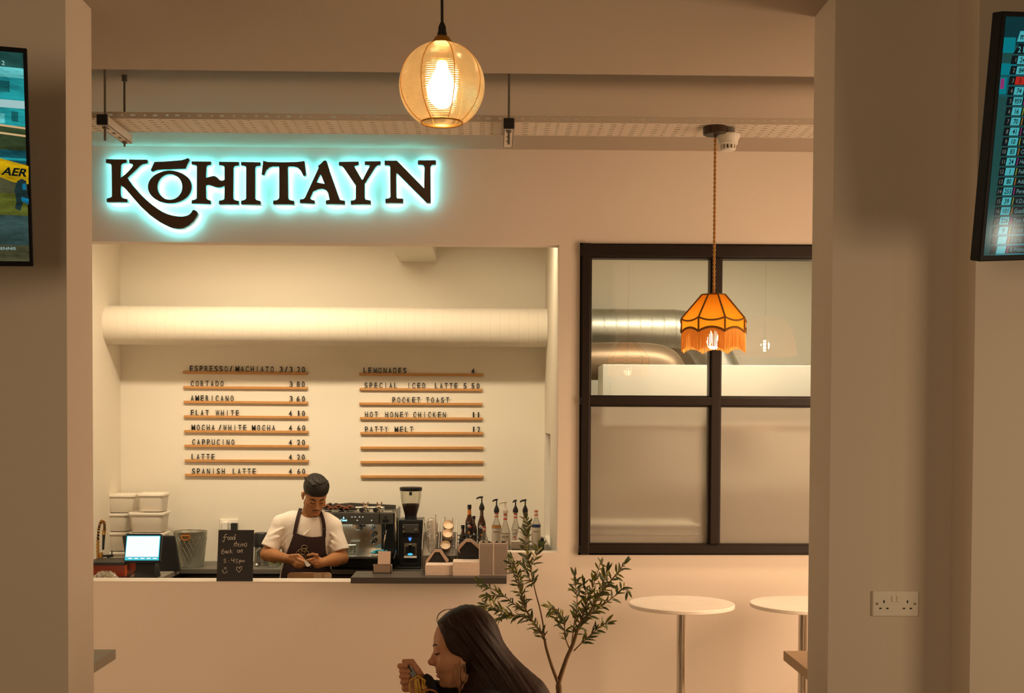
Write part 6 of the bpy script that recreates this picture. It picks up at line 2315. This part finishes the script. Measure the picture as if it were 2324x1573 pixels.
for sg in (-1, 1):
    m.tube(spline([hd.p(.002 * sg, .100, -.0545), hd.p(.011 * sg, .0975, -.0555), hd.p(.020 * sg, .0905, -.0605), hd.p(.024 * sg, .0860, -.068)], 5), [.0034] * 8 + [.0026] * 8, 6)
m.build('moustache', M_hair, bar)
m = MB()
m.tube(spline([hd.p(-.013, .0815, -.108), hd.p(0, .0855, -.111), hd.p(.013, .0815, -.108)], 6), .0045, 6)
m.build('chin_beard', M_hair, bar)
# hair
h_ops = [('+', hd.e((0, -.014, .055), (.081, .102, .085)), .01),
         ('+', hd.e((0, .030, .090), (.080, .074, .050)), .03),
         ('+', hd.e((0, .064, .066), (.066, .040, .032)), .02)]
rs = np.random.RandomState(3)
for i in range(120):
    a, b = rs.uniform(-1, 1), rs.uniform(-1, 1)
    x, y = .066 * a, -.015 + .08 * b
    z = .075 + .066 * math.sqrt(max(.03, 1 - (x / .086) ** 2 - ((y - .012) / .10) ** 2))
    h_ops.append(('+', hd.e((x, y + .012, z), (rs.uniform(.005, .010), rs.uniform(.010, .022), rs.uniform(.005, .009)), rs.uniform(-.4, .4)), .003))
h_ops.append(('-', hd.e((0, .085, -.030), (.078, .066, .072)), .006))
h_ops.append(('-', Ell(hd.p(0, .03, -.11), (.2, .2, .085), hd.R), .01))
h_ops.append(('-', hd.e((.088, -.014, -.018), (.020, .030, .036)), .006))
h_ops.append(('-', hd.e((-.088, -.014, -.018), (.020, .030, .036)), .006))
lo, hi = bb(h_ops, .015)
solid('hair', h_ops, lo, hi, .0036, M_hair, bar)
# clothing
M_tee = mat('white_cotton', (0.78, 0.71, 0.62), .85, bump=.35, bscale=22)
slv_l = [('+', Cap(sh_l, sh_l.lerp(el_l, .86), .054, .064), .02)]
slv_r = [('+', Cap(sh_r, sh_r.lerp(el_r, .86), .054, .064), .02)]
grow = lambda ops, g: [(k, (Cap(p.a, p.b, p.ra + g, p.rb + g) if isinstance(p, Cap) else Ell(p.c, p.r + g, p.R)), kk) for k, p, kk in ops]
tee = grow(torso, .011) + slv_l + slv_r
rs = np.random.RandomState(5)
for (a, b) in ((B(640, 1225, -.06), B(668, 1195, -.09)), (B(640, 1238, -.05), B(662, 1215, -.09)), (B(755, 1236, -.05), B(738, 1205, -.09)), (B(758, 1250, -.04), B(742, 1232, -.08)), (B(612, 1215, -.04), B(640, 1200, -.05)), (B(608, 1226, -.045), B(634, 1218, -.05)), (B(770, 1230, -.04), B(752, 1212, -.05)), (B(776, 1244, -.045), B(758, 1234, -.05)), (B(690, 1215, -.09), B(712, 1195, -.085))):
    tee.append(('+', Cap(a, b, .004, .002), .022))
dl, dr = (el_l - sh_l).normalized(), (el_r - sh_r).normalized()
tee += [('-', Cap(neck0 - (neck1 - neck0) * .3, neck1 + (neck1 - neck0), .064, .070), .006),
        ('-', Ell(hd.p(0, 0, -.03), (.085, .11, .11)), .004),
        ]
cutl = Slab(sh_l.lerp(el_l, .80), dl)
cutr = Slab(sh_r.lerp(el_r, .80), dr)


class CutSleeve:
    def __init__(s, plane, sphere_c, r): s.pl, s.c, s.r = plane, np.array(sphere_c), r
    def __call__(s, p): return np.maximum(-s.pl(p), np.sqrt(((p - s.c) ** 2).sum(-1)) - s.r)


tee += [('-', CutSleeve(cutl, el_l, .10), .002), ('-', CutSleeve(cutr, el_r, .10), .002)]
lo, hi = bb(grow(torso, .011) + slv_l + slv_r, .02)
lo[2] = B(700, 1345).z
solid('tee_shirt', tee, lo, hi, .0046, M_tee, bar)
m = MB(); m.box((B(660, 1300).x, YBR - .03, .12), (B(735, 1300).x, YBR + .11, .90))
# trousers and shoes, hidden by the counter
tr_ops = grow(legs, .012) + grow(torso[3:4], .008) + [('+', Cap((B(668, 1345).x, YBR + .03, .05), (B(668, 1345).x, YBR - .10, .04), .045, .035), .02), ('+', Cap((B(722, 1345).x, YBR + .03, .05), (B(722, 1345).x, YBR - .10, .04), .045, .035), .02)]
lo, hi = bb(tr_ops, .02); hi[2] = B(700, 1318).z; lo[2] = 0.0
solid('trousers', tr_ops, lo, hi, .010, mat('black_trousers', (.02, .018, .018), .8), bar)
# apron: a thin shell in front of the shirt
M_apr = mat('brown_apron', (0.030, 0.013, 0.012), .85, bump=.2, bscale=150)
shell_base = grow(torso, .014)
ap_xz = [(lambda q: (q.x, q.z))(B(a, b, -.09)) for a, b in ((667, 1209), (680, 1213), (692, 1217), (705, 1219), (722, 1218.5), (737, 1217), (738, 1250), (741, 1275), (748, 1300), (752, 1400), (630, 1400), (634, 1305), (645, 1265), (655, 1240))]


def shell(f, g):
    d = evalops(shell_base, g)
    d = np.abs(d - .004) - .0032
    d = np.maximum(d, Poly(ap_xz)(g))
    return np.maximum(d, g[..., 1] - (YBR + .02))


lo, hi = np.array(B(622, 1405, -.2)), np.array(B(760, 1200, .05))
lo[1], hi[1] = YBR - .15, YBR + .04
solid('apron', [], lo, hi, .0036, M_apr, bar, post=shell)


def front(px, py, off):
    """first point along the picture ray that lies off the shirt by off"""
    ys = np.linspace(YBR - .16, YBR + .12, 240)
    pts = np.array([list(P(px, py, y)) for y in ys])
    d = evalops(shell_base, pts)
    k = np.argmax(d < off)
    return Vector(pts[k]) if (d < off).any() else P(px, py, YBR + .02)


def strap(pts, w):
    c = [front(a, b, .006) for a, b in pts]
    c = spline(c, 6)
    m = MB()
    vs = []
    for i, p in enumerate(c):
        tg = (c[min(i + 1, len(c) - 1)] - c[max(i - 1, 0)]).normalized()
        sd = tg.cross(Vector((0, -1, 0.15))).normalized() * w / 2
        nn = Vector((0, -.003, .001))
        vs += [p - sd - nn, p + sd - nn, p + sd + nn, p - sd + nn]
    k = len(c)
    fs = [(i * 4 + j, i * 4 + (j + 1) % 4, (i + 1) * 4 + (j + 1) % 4, (i + 1) * 4 + j) for i in range(k - 1) for j in range(4)]
    m.add(vs, fs + [(0, 1, 2, 3), (4 * k - 4, 4 * k - 3, 4 * k - 2, 4 * k - 1)])
    return m


strap([(668.5, 1214), (671, 1198), (674, 1184), (677, 1172), (680.5, 1160), (683, 1154)], .023).build('apron_strap', M_apr, bar, smooth=60)
strap([(735.5, 1220), (736, 1206), (735, 1190), (732, 1176), (728.5, 1166), (726, 1160)], .022).build('apron_strap', M_apr, bar, smooth=60)
m = MB(); q = front(735.5, 1202, .004); m.tube([q + Vector((-.014, -.006, .003)), q + Vector((.014, -.006, .003))], .0022, 6); m.build('strap_buckle', M_rod, bar)
# line drawing printed on the bib: a seated outline figure
M_prt = mat('gold_print', (0.42, 0.32, 0.15), .6)
prt = [[(945, 690), (970, 655), (1030, 645), (1085, 665), (1098, 710), (1080, 735), (965, 730), (945, 690)], [(955, 740), (975, 790), (1010, 810), (1045, 790), (1070, 740)],
       [(950, 735), (945, 800), (920, 860), (1010, 885), (1035, 830), (1060, 745)], [(940, 740), (880, 765), (840, 800), (805, 860)], [(875, 775), (885, 835)],
       [(1070, 770), (1110, 810), (1130, 850)], [(920, 865), (960, 900), (1010, 890)], [(1030, 900), (1050, 950), (1040, 990)], [(870, 1000 + 190), (930, 1200)],
       [(1000, 1195), (1060, 1165), (1110, 1200), (1160, 1180), (1185, 1210)]]
m = MB()
for s_ in prt:
    m.tube([front(600 + a / 11.235, 1180 + b / 11.235, .009) for a, b in s_], .0016, 5)
m.build('bib_print', M_prt, bar)
# paper held between the fingers
pp = [HZ(1000, 1015, -.318), HZ(1065, 1050, -.322), HZ(1190, 1150, -.325), HZ(1090, 1200, -.325), HZ(1040, 1130, -.322)]
m = MB(); m.add([p for p in pp] + [p + Vector((0, .0015, 0)) for p in pp], [(0, 1, 2, 3, 4), (9, 8, 7, 6, 5)] + [(i, (i + 1) % 5, 5 + (i + 1) % 5, 5 + i) for i in range(5)])
tag(m.build('paper_slip', mat('white_paper', (.78, .74, .66), .7), smooth=0), 'small white paper slip held in the fingertips of the person in the apron', 'paper')

# ================================================================== SEATED WOMAN
YWM = 4.35
def Wp(zx, zy, dy=0.0): return P(840 + zx / 5.052, 1330 + zy / 5.052, YWM + dy)


def WH(zx, zy, dy=0.0): return P(880 + zx / 13.92, 1460 + zy / 13.92, YWM + dy)


xz = lambda pts: [(lambda q: (q.x, q.z))(Wp(a, b)) for a, b in pts]
sz = YWM / 2800 / 5.052       # metres per zoomed pixel
M_skw = skinmat('woman_skin', (0.52, 0.25, 0.135))
core = smoothloop([(820, 400), (765, 470), (736, 555), (726, 640), (724, 690), (738, 740), (745, 800), (752, 880), (748, 935), (757, 975), (776, 1005), (778, 1030), (796, 1062), (806, 1095), (822, 1125), (850, 1152), (895, 1168), (960, 1168), (1020, 1150), (1100, 1080), (1180, 960), (1330, 800), (1410, 600), (1400, 420), (1280, 300), (1100, 262), (930, 310)], 2)


class Profile:
    """silhouette given width: rounded across, narrow towards the face's middle line"""
    def __init__(s):
        s.poly = Poly(xz(core))
        s.c = np.array(Wp(1075, 690)); s.y = YWM

    def bounds(s):
        q = np.array(xz(core))
        return np.array([q[:, 0].min(), YWM - .08, q[:, 1].min()]), np.array([q[:, 0].max(), YWM + .08, q[:, 1].max()])

    def __call__(s, p):
        d = s.poly(p)
        # ellipse across: full breadth behind the cheek, tapering to the front
        depth = np.clip(-d, 0, .075)
        w = .070 * np.sqrt(np.clip(1 - (1 - depth / .075) ** 2, 0, 1))
        low = np.clip((s.c[2] - .045 - p[..., 2]) / .09, 0, 1)
        w = w * (1 - .22 * low)
        dy = np.abs(p[..., 1] - s.y)
        return np.where(d > 0, np.sqrt(np.maximum(d, 0) ** 2 + np.maximum(dy, 0) ** 2), (dy - w) * .62)


wh = [('+', Profile(), .004)]
# nose, wings, lips, lids, chin
wh += [('+', Cap(Wp(752, 725), Wp(730, 805), .0055, .0075), .008), ('+', Cap(Wp(730, 805), Wp(692, 866), .0075, .0086), .006), ('+', Ell(Wp(687, 870), (.0088, .0090, .0080)), .004),
       ('+', Cap(Wp(690, 895), Wp(745, 900), .0050, .0060), .006), ('+', Cap(Wp(752, 755), Wp(738, 880), .0060, .0090), .006)]
for sg in (-1, 1):
    wh += [('+', Ell(Wp(728, 883, .0115 * sg), (.0115, .0065, .0085)), .005), ('-', Ell(Wp(715, 905, .006 * sg), (.006, .003, .003)), .003),
           ('-', Ell(Wp(762, 772, .036 * sg), (.009, .014, .009)), .008), ('+', Ell(Wp(782, 772, .029 * sg), (.0135, .0145, .0115)), .004), ('+', Ell(Wp(778, 757, .029 * sg), (.0140, .0145, .0072)), .004),
           ('+', Cap(Wp(745, 700, .012 * sg), Wp(800, 690, .045 * sg), .006, .006), .010),
           ('+', Ell(Wp(880, 880, .042 * sg), (.030, .022, .026)), .02)]
wh += [('+', Ell(Wp(782, 988), (.0095, .021, .0055)), .005), ('+', Ell(Wp(786, 1030), (.0090, .019, .0065)), .005), ('-', Cap(Wp(776, 1009, -.02), Wp(776, 1009, .02), .0014), .003),
       ('+', Ell(Wp(838, 1118), (.013, .018, .013)), .012)]
# ear
wh += [('+', Ell(Wp(1066, 865, -.070), (.011, .008, .020)), .006), ('-', Ell(Wp(1060, 858, -.080), (.006, .006, .010)), .004)]
# neck and torso leaning over the table
nk0, nk1 = Wp(1250, 1330), Wp(1120, 1010)
hipw = Vector((Wp(1560, 1300).x, YWM + .0, .52))
chest = Wp(1420, 1640)
w_t = [('+', Cap(nk0, nk1, .056, .050), .03),
       ('+', Cap(Wp(1330, 1440, -.15), Wp(1330, 1440, .15), .055), .05),
       ('+', Ell(chest, (.115, .165, .18)), .06), ('+', Cap(chest, hipw, .12, .15), .08)]
wrist = WH(1010, 1500, .012)
elb = Vector((Wp(880, 1300).x + .02, YWM - .05, 1.02))
shn = Wp(1345, 1470, -.17)
shf = Wp(1345, 1470, .17)
elf = Vector((Wp(1050, 1300).x, YWM + .10, 1.04))
w_arm = [('+', Cap(shn, Vector((Wp(1180, 1300).x, YWM - .22, 1.03)), .050, .040), .03),
         ('+', Cap(Vector((Wp(1180, 1300).x, YWM - .22, 1.03)), Vector((Wp(900, 1300).x, YWM - .10, 1.045)), .040, .026), .02),
         ('+', Cap(shf, elf, .050, .040), .03), ('+', Cap(elf, wrist, .038, .026), .02)]
# the far hand lifts the fork: thumb above, four fingers folded on the near side
g = 1 / 13.92 * YWM / 2800
w_hand = [('+', Ell(WH(800, 1190, .024), (330 * g, .020, 330 * g)), .012), ('+', Cap(wrist, WH(880, 1300, .020), .026, .026), .02),
          ('+', Cap(WH(640, 1180, .015), WH(560, 1420, .015), 150 * g, 130 * g), .012)]
w_hand += finger([WH(900, 1000, .020), WH(560, 820, .022), WH(385, 720, .004), WH(560, 710, -.014)], 88 * g, 80 * g)      # index
w_hand += finger([WH(880, 1080, .022), WH(560, 960, .020), WH(440, 885, .000), WH(650, 880, -.014)], 86 * g, 76 * g)
w_hand += finger([WH(850, 1150, .022), WH(540, 1100, .018), WH(440, 1050, -.002), WH(660, 1050, -.014)], 88 * g, 80 * g)
w_hand += finger([WH(800, 1240, .020), WH(560, 1260, .015), WH(470, 1240, -.002), WH(650, 1205, -.012)], 84 * g, 78 * g)
w_hand += finger([WH(1090, 1120, .010), WH(930, 860, -.004), WH(760, 600, -.004), WH(620, 585, -.008), WH(505, 565, -.006)], 135 * g, 66 * g)  # thumb
w_far = w_hand
wops = w_t + wh + w_arm + w_far
worg = Vector((Wp(1400, 1300).x, YWM, .5))
wom = thing('person', worg, 'seated person in a dark top and hoop earring, in profile, lifting a fork', 'person')
lo, hi = bb(wops, .015)
lo[2] = Wp(1000, 2250).z
wbody = solid('body', wops, lo, hi, .0027, M_skw, wom)
M_hw = hairmat('dark_brown_hair', (0.022, 0.008, 0.005), (230, 120, 14), rot=math.radians(32), rough=.46)
for sg in (-1, 1):
    m = MB()
    pts = [Wp(726, 690, .012 * sg), Wp(738, 673, .0265 * sg), Wp(762, 679, .041 * sg), Wp(800, 702, .0525 * sg)]
    m.tube(spline(pts, 5), [.0030] * 11 + [.0018] * 5, 6); m.build('eyebrow', M_hw, wom)
    m = MB()
    pts = [Wp(743, 770, .026 * sg), Wp(753, 784, .041 * sg), Wp(775, 780, .0465 * sg), Wp(808, 757, .0475 * sg)]
    m.tube(spline(pts, 5), [.0026] * 11 + [.0016] * 5, 6); m.build('eyelash', M_hw, wom)
m = MB()
m.tube(spline([Wp(800, 1006, -.018), Wp(770, 995, -.009), Wp(766, 994, 0), Wp(770, 995, .009), Wp(800, 1006, .018)], 5), .0032, 8)
m.tube(spline([Wp(802, 1012, -.017), Wp(777, 1028, -.008), Wp(774, 1029, 0), Wp(777, 1028, .008), Wp(802, 1012, .017)], 5), .0042, 8)
m.build('lips', mat('lip_rose', (0.26, 0.055, 0.045), .4), wom, smooth=80)
# hair: traced outline filled with a rounded mass
hair_out = smoothloop([(768, 420), (790, 385), (870, 310), (960, 255), (1060, 222), (1160, 212), (1260, 240), (1340, 290), (1420, 370), (1470, 470), (1500, 560), (1530, 640), (1600, 740), (1690, 845), (1800, 945), (1900, 1030), (1985, 1100), (2050, 1200), (2110, 1330), (2110, 1700),
                       (1080, 1700), (1040, 1400), (1015, 1240), (1035, 1150), (1070, 1070), (1095, 990), (1088, 920), (1072, 850), (1050, 780), (1000, 760), (940, 735), (885, 670), (855, 590), (830, 530), (790, 470)], 2)


class HairMass:
    def __init__(s): s.poly = Poly(xz(hair_out))

    def bounds(s):
        q = np.array(xz(hair_out))
        return np.array([q[:, 0].min(), YWM - .16, q[:, 1].min()]), np.array([q[:, 0].max(), YWM + .16, q[:, 1].max()])

    def __call__(s, p):
        d = s.poly(p)
        zc = Wp(1150, 900).z
        t = np.clip((zc - p[..., 2]) / .16, 0, 1)
        Wm = .086 + .055 * t
        Rr = .085
        depth = np.clip(-d, 0, Rr)
        w = Wm * np.sqrt(np.clip(1 - (1 - depth / Rr) ** 2, 0, 1))
        # long locks: shallow ridges running down the fall of the hair
        fall = p[..., 0] * .80 + p[..., 2] * .60
        w = w + (.0022 * np.sin(fall * 190) + .0014 * np.sin(fall * 413 + 1.3)) * np.clip(depth / .02, 0, 1)
        hd_ = np.clip(-PROF.poly(p), 0, .075)
        wh_ = .070 * np.sqrt(np.clip(1 - (1 - hd_ / .075) ** 2, 0, 1))
        w = np.where(hd_ > 0, np.maximum(w, wh_ + .010 * np.clip(depth / .006, 0, 1)), w)
        dy = np.abs(p[..., 1] - YWM)
        return np.where(d > 0, np.sqrt(np.maximum(d, 0) ** 2 + np.maximum(dy - w, 0) ** 2), (dy - w) * .6)


PROF = Profile()
hops = [('+', HairMass(), .003)]
lo, hi = HairMass().bounds()
lo, hi = lo - .015, hi + .015
solid('hair', hops, lo, hi, .0032, M_hw, wom)
m = MB()
for (pts, r) in (([(790, 470), (765, 390), (780, 330), (840, 280), (930, 268)], .0010), ([(800, 430), (775, 370), (800, 315), (870, 275), (960, 262)], .0008), ([(985, 262), (1030, 225), (1070, 228)], .0007), ([(1040, 240), (1080, 212), (1120, 216)], .0007), ([(1950, 1080), (1965, 1085), (1975, 1105)], .0008), ([(1060, 1100), (1020, 1170), (1015, 1230)], .0016), ([(1075, 1090), (1040, 1170), (1035, 1260)], .0016), ([(1088, 1120), (1060, 1200), (1055, 1290)], .0018)):
    m = MB(); m.tube(spline([Wp(a, b, -.02 if a < 1000 or a > 1900 else -.075) for a, b in pts], 6), r, 5)
    m.build('loose_strand', M_hw, wom)
m = MB()
m.tube([Wp(1066 + 34 * math.cos(a), 1010 + 112 * math.sin(a), -.082 + .012 * math.sin(a)) for a in [2 * PI * i / 40 for i in range(40)]], .0019, 8, closed=True)
m.build('hoop_earring', mat('silver_hoop', (.75, .68, .58), .15, 1.0), wom)
# dark top
M_swe = mat('black_knit', (.010, .009, .010), .9, bump=.3, bscale=160)
sops = grow(w_t[1:], .012) + grow(w_arm[:3], .012) + [('+', Cap(elf, elf.lerp(wrist, .70), .052, .046), .02)]
sops += [('-', Cap(Wp(1250, 1330), Wp(1080, 1000), .062, .066), .006), ]
lo, hi = bb(grow(w_t[1:], .012) + grow(w_arm, .02), .02)
lo[2] = .42
solid('knit_top', sops, lo, hi, .006, M_swe, wom)
m = MB()
pts = spline([WH(1190, 1130, -.018), WH(1300, 1180, -.026), WH(1390, 1330, -.03), WH(1470, 1480, -.03), WH(1540, 1640, -.02)], 6)
m.tube(pts, [.020 - .0004 * i for i in range(len(pts))], 14)
m.build('dark_cuff', M_swe, wom, smooth=80)
m = MB()
m.tube(spline([WH(1080, 1560, -.052), WH(1180, 1500, -.054), WH(1330, 1470, -.054), WH(1480, 1510, -.050), WH(1560, 1580, -.04)], 6), .0032, 8)
m.build('bracelet', mat('tan_band', (.42, .16, .06), .5), wom)
# fork with pasta
t = thing('fork', WH(700, 900, -.010), 'dark fork held up in the fist of the seated person', 'fork')
m = MB()
m.tube(spline([WH(610, 640, -.004), WH(690, 780, -.010), WH(760, 900, -.016)], 5), [.0042] * 11, 8)
m.build('handle', M_blk2, t)
m = MB()
a, b = WH(740, 870, -.016), WH(850, 1050, -.022)
dd = (b - a).normalized(); sd = dd.cross(Vector((0, 1, 0))).normalized()
m.obox(a.lerp(b, .35), dd * .014, sd * .009, Vector((0, .0012, 0)))
for k in (-1, -.33, .33, 1):
    m.tube([a.lerp(b, .6) + sd * .0078 * k, b + dd * .02 + sd * .007 * k], .0013, 5)
m.build('tines', M_blk2, t, smooth=0)
m = MB()
for (pts, r) in (([(900, 1070), (820, 1105), (740, 1150), (700, 1260), (690, 1400), (710, 1520), (760, 1640)], 30), ([(880, 1130), (860, 1250), (880, 1400), (900, 1640)], 36), ([(930, 1110), (900, 1250), (930, 1420), (950, 1640)], 34), ([(960, 1110), (980, 1260), (1010, 1420), (1050, 1640)], 34), ([(1000, 1075), (1090, 1120), (1170, 1190), (1140, 1330), (1160, 1460), (1150, 1640)], 34), ([(940, 1060), (1040, 1085), (1100, 1160), (1090, 1300), (1120, 1450)], 30), ([(1140, 1340), (1190, 1400), (1235, 1425)], 26), ([(880, 1060), (930, 1040), (1000, 1060), (1040, 1110)], 28), ([(1030, 1640), (1060, 1560), (1110, 1520), (1200, 1500)], 26)):
    m.tube(spline([WH(a, b, -.040 - .004 * (i % 3)) for i, (a, b) in enumerate(pts)], 6), r * g, 8)
tag(m.build('pasta_twirl', mat('yellow_pasta', (.58, .33, .05), .4), smooth=80), 'ribbons of yellow pasta hanging from the raised fork', 'pasta', kind='stuff')

# ================================================================== OLIVE TREE
YOL = 5.25
def O(zx, zy, dy=0.0): return P(1060 + zx / 4.0025, 1180 + zy / 4.0025, YOL + dy)


M_bark = mat('olive_bark', (0.20, 0.125, 0.06), .8, bump=.5, bscale=60, var=.2, vscale=20)
fk = O(830, 1490)
base = Vector((fk.x + .01, YOL, .28))
tree = thing('olive_tree', (base.x, YOL, 0), 'slim potted olive tree with two leafy limbs behind the seated person', 'tree')
br_ = [  # (points, depth at start, depth at end, radius0, radius1, leaf start)
    ([(835, 1560), (830, 1490), (900, 1270), (960, 1130), (1020, 960), (1100, 870), (1180, 720), (1270, 600), (1350, 500), (1420, 410)], 0, .02, 42, 7, .42),
    ([(830, 1490), (770, 1330), (720, 1170), (690, 1050), (600, 930), (520, 780), (480, 600), (440, 440), (415, 380)], 0, -.06, 28, 6, .34),
    ([(700, 1060), (690, 950), (660, 800), (620, 650), (585, 480), (560, 380), (535, 250), (540, 100), (540, 0)], 0, .02, 13, 5, .46),
    ([(600, 930), (500, 880), (400, 870), (300, 820), (190, 775), (150, 790)], -.03, -.10, 10, 4, .1),
    ([(545, 830), (420, 760), (350, 700), (250, 640), (150, 590), (110, 560)], -.04, .03, 10, 4, .12),
    ([(500, 700), (450, 560), (400, 420), (395, 350)], -.05, .05, 9, 4, .1),
    ([(930, 1170), (890, 1060), (880, 930), (820, 830), (760, 800)], 0, -.08, 10, 4, .2),
    ([(950, 1130), (980, 900), (1000, 750), (985, 600), (980, 520)], 0, -.05, 11, 4, .2),
    ([(1020, 960), (1070, 800), (1130, 640), (1200, 430), (1215, 390)], 0, .07, 12, 4, .15),
    ([(1060, 900), (1200, 800), (1330, 700), (1430, 610), (1460, 650)], 0, .08, 12, 4, .15),
    ([(970, 1190), (1050, 1110), (1150, 1020), (1230, 950), (1270, 940)], 0, -.07, 10, 4, .25),
    ([(1010, 980), (1060, 850), (1080, 700), (1060, 580)], .01, .05, 10, 4, .1),
    ([(1130, 800), (1200, 680), (1250, 540), (1270, 470)], .01, -.06, 9, 4, .1),
    ([(885, 1000), (830, 930), (810, 860)], 0, .04, 8, 4, .1),
    ([(570, 430), (620, 350), (650, 250)], .01, .05, 7, 3, .1),
    ([(610, 590), (560, 520), (520, 430)], .01, -.03, 7, 3, .1),
    ([(430, 870), (360, 850), (300, 890)], -.06, -.02, 6, 3, .1),
    ([(330, 690), (230, 690), (170, 690)], 0, .05, 6, 3, .1),
]
s4 = YOL / 2800 / 4.0025
leaf_mb = MB()
trunk = MB()
rnd = random.Random(11)


def leaf(p, d, nrm, L, w):
    d = d.normalized()
    sd = d.cross(nrm).normalized()
    nn = sd.cross(d).normalized()
    rows = [(0, 0), (.18, .62), (.42, 1.0), (.68, .85), (.88, .42), (1.0, 0)]
    vs = []
    for (t_, wf) in rows:
        c = p + d * L * t_ - nn * (L * .22 * t_ * t_)
        vs += [c - sd * w * wf * .5 + nn * w * .10 * wf, c - nn * w * .0, c + sd * w * wf * .5 + nn * w * .10 * wf]
    fs = []
    for i in range(5):
        for j in range(2):
            fs.append((i * 3 + j, i * 3 + j + 1, (i + 1) * 3 + j + 1, (i + 1) * 3 + j))
    leaf_mb.add(vs, fs, 1 if rnd.random() < .30 else 0)


for (pts, d0, d1, r0, r1, ls) in br_:
    k = len(pts)
    pp = spline([O(a, b, d0 + (d1 - d0) * i / (k - 1)) for i, (a, b) in enumerate(pts)], 8)
    n = len(pp)
    trunk.tube(pp, [(r0 + (r1 - r0) * (i / (n - 1)) ** .8) * s4 * .62 for i in range(n)], 9)
    # walk along placing opposite leaves
    acc, step = 0.0, .0088
    total = sum((pp[i + 1] - pp[i]).length for i in range(n - 1))
    run = 0.0
    ang = rnd.random() * 6
    for i in range(n - 1):
        seg = (pp[i + 1] - pp[i])
        run += seg.length
        acc += seg.length
        while acc > step:
            acc -= step
            if run / total < ls:
                continue
            if rnd.random() < .12:
                continue
            tg = seg.normalized()
            ang += 1.57 + rnd.uniform(-.4, .4)
            o1 = tg.orthogonal().normalized(); o2 = tg.cross(o1)
            for q in (0, PI):
                rad = o1 * math.cos(ang + q) + o2 * math.sin(ang + q)
                L = rnd.uniform(.026, .054)
                dr = (tg * rnd.uniform(.55, 1.1) + rad * rnd.uniform(.6, 1.0) + Vector((0, 0, rnd.uniform(-.55, .3))))
                nrm = (Vector((rnd.uniform(-.6, .6), -rnd.uniform(.1, 1), rnd.uniform(.2, 1))))
                leaf(pp[i], dr, nrm, L, L * rnd.uniform(.19, .27))
    for q in range(3):
        tg = (pp[-1] - pp[-3]).normalized()
        leaf(pp[-1], tg + Vector((rnd.uniform(-.4, .4), rnd.uniform(-.4, .4), rnd.uniform(-.2, .3))), Vector((rnd.uniform(-.5, .5), -1, .5)), rnd.uniform(.035, .05), .010)
trunk.tube(spline([base, base.lerp(fk, .35) + Vector((.012, 0, 0)), base.lerp(fk, .7) + Vector((-.004, 0, 0)), O(835, 1560), fk], 8), [.017 - .006 * i / 32 for i in range(33)], 12)
trunk.build('trunk', M_bark, tree, smooth=60)
M_l1 = mat('olive_leaf', (0.085, 0.115, 0.040), .5, var=.35, vscale=30)
M_l2 = mat('young_olive_leaf', (0.20, 0.21, 0.03), .5, var=.3, vscale=30)
leaf_mb.build('foliage', [M_l1, M_l2], tree, smooth=60)
m = MB(); m.lathe([(.001, .012), (.11, .012), (.115, 0), (.13, .15), (.145, .30), (.152, .30), (.152, .32), (.135, .32), (.130, .27), (.001, .275)], (base.x, YOL, 0), 40)
m.build('pot', mat('grey_pot', (.12, .11, .10), .6), tree, smooth=40)
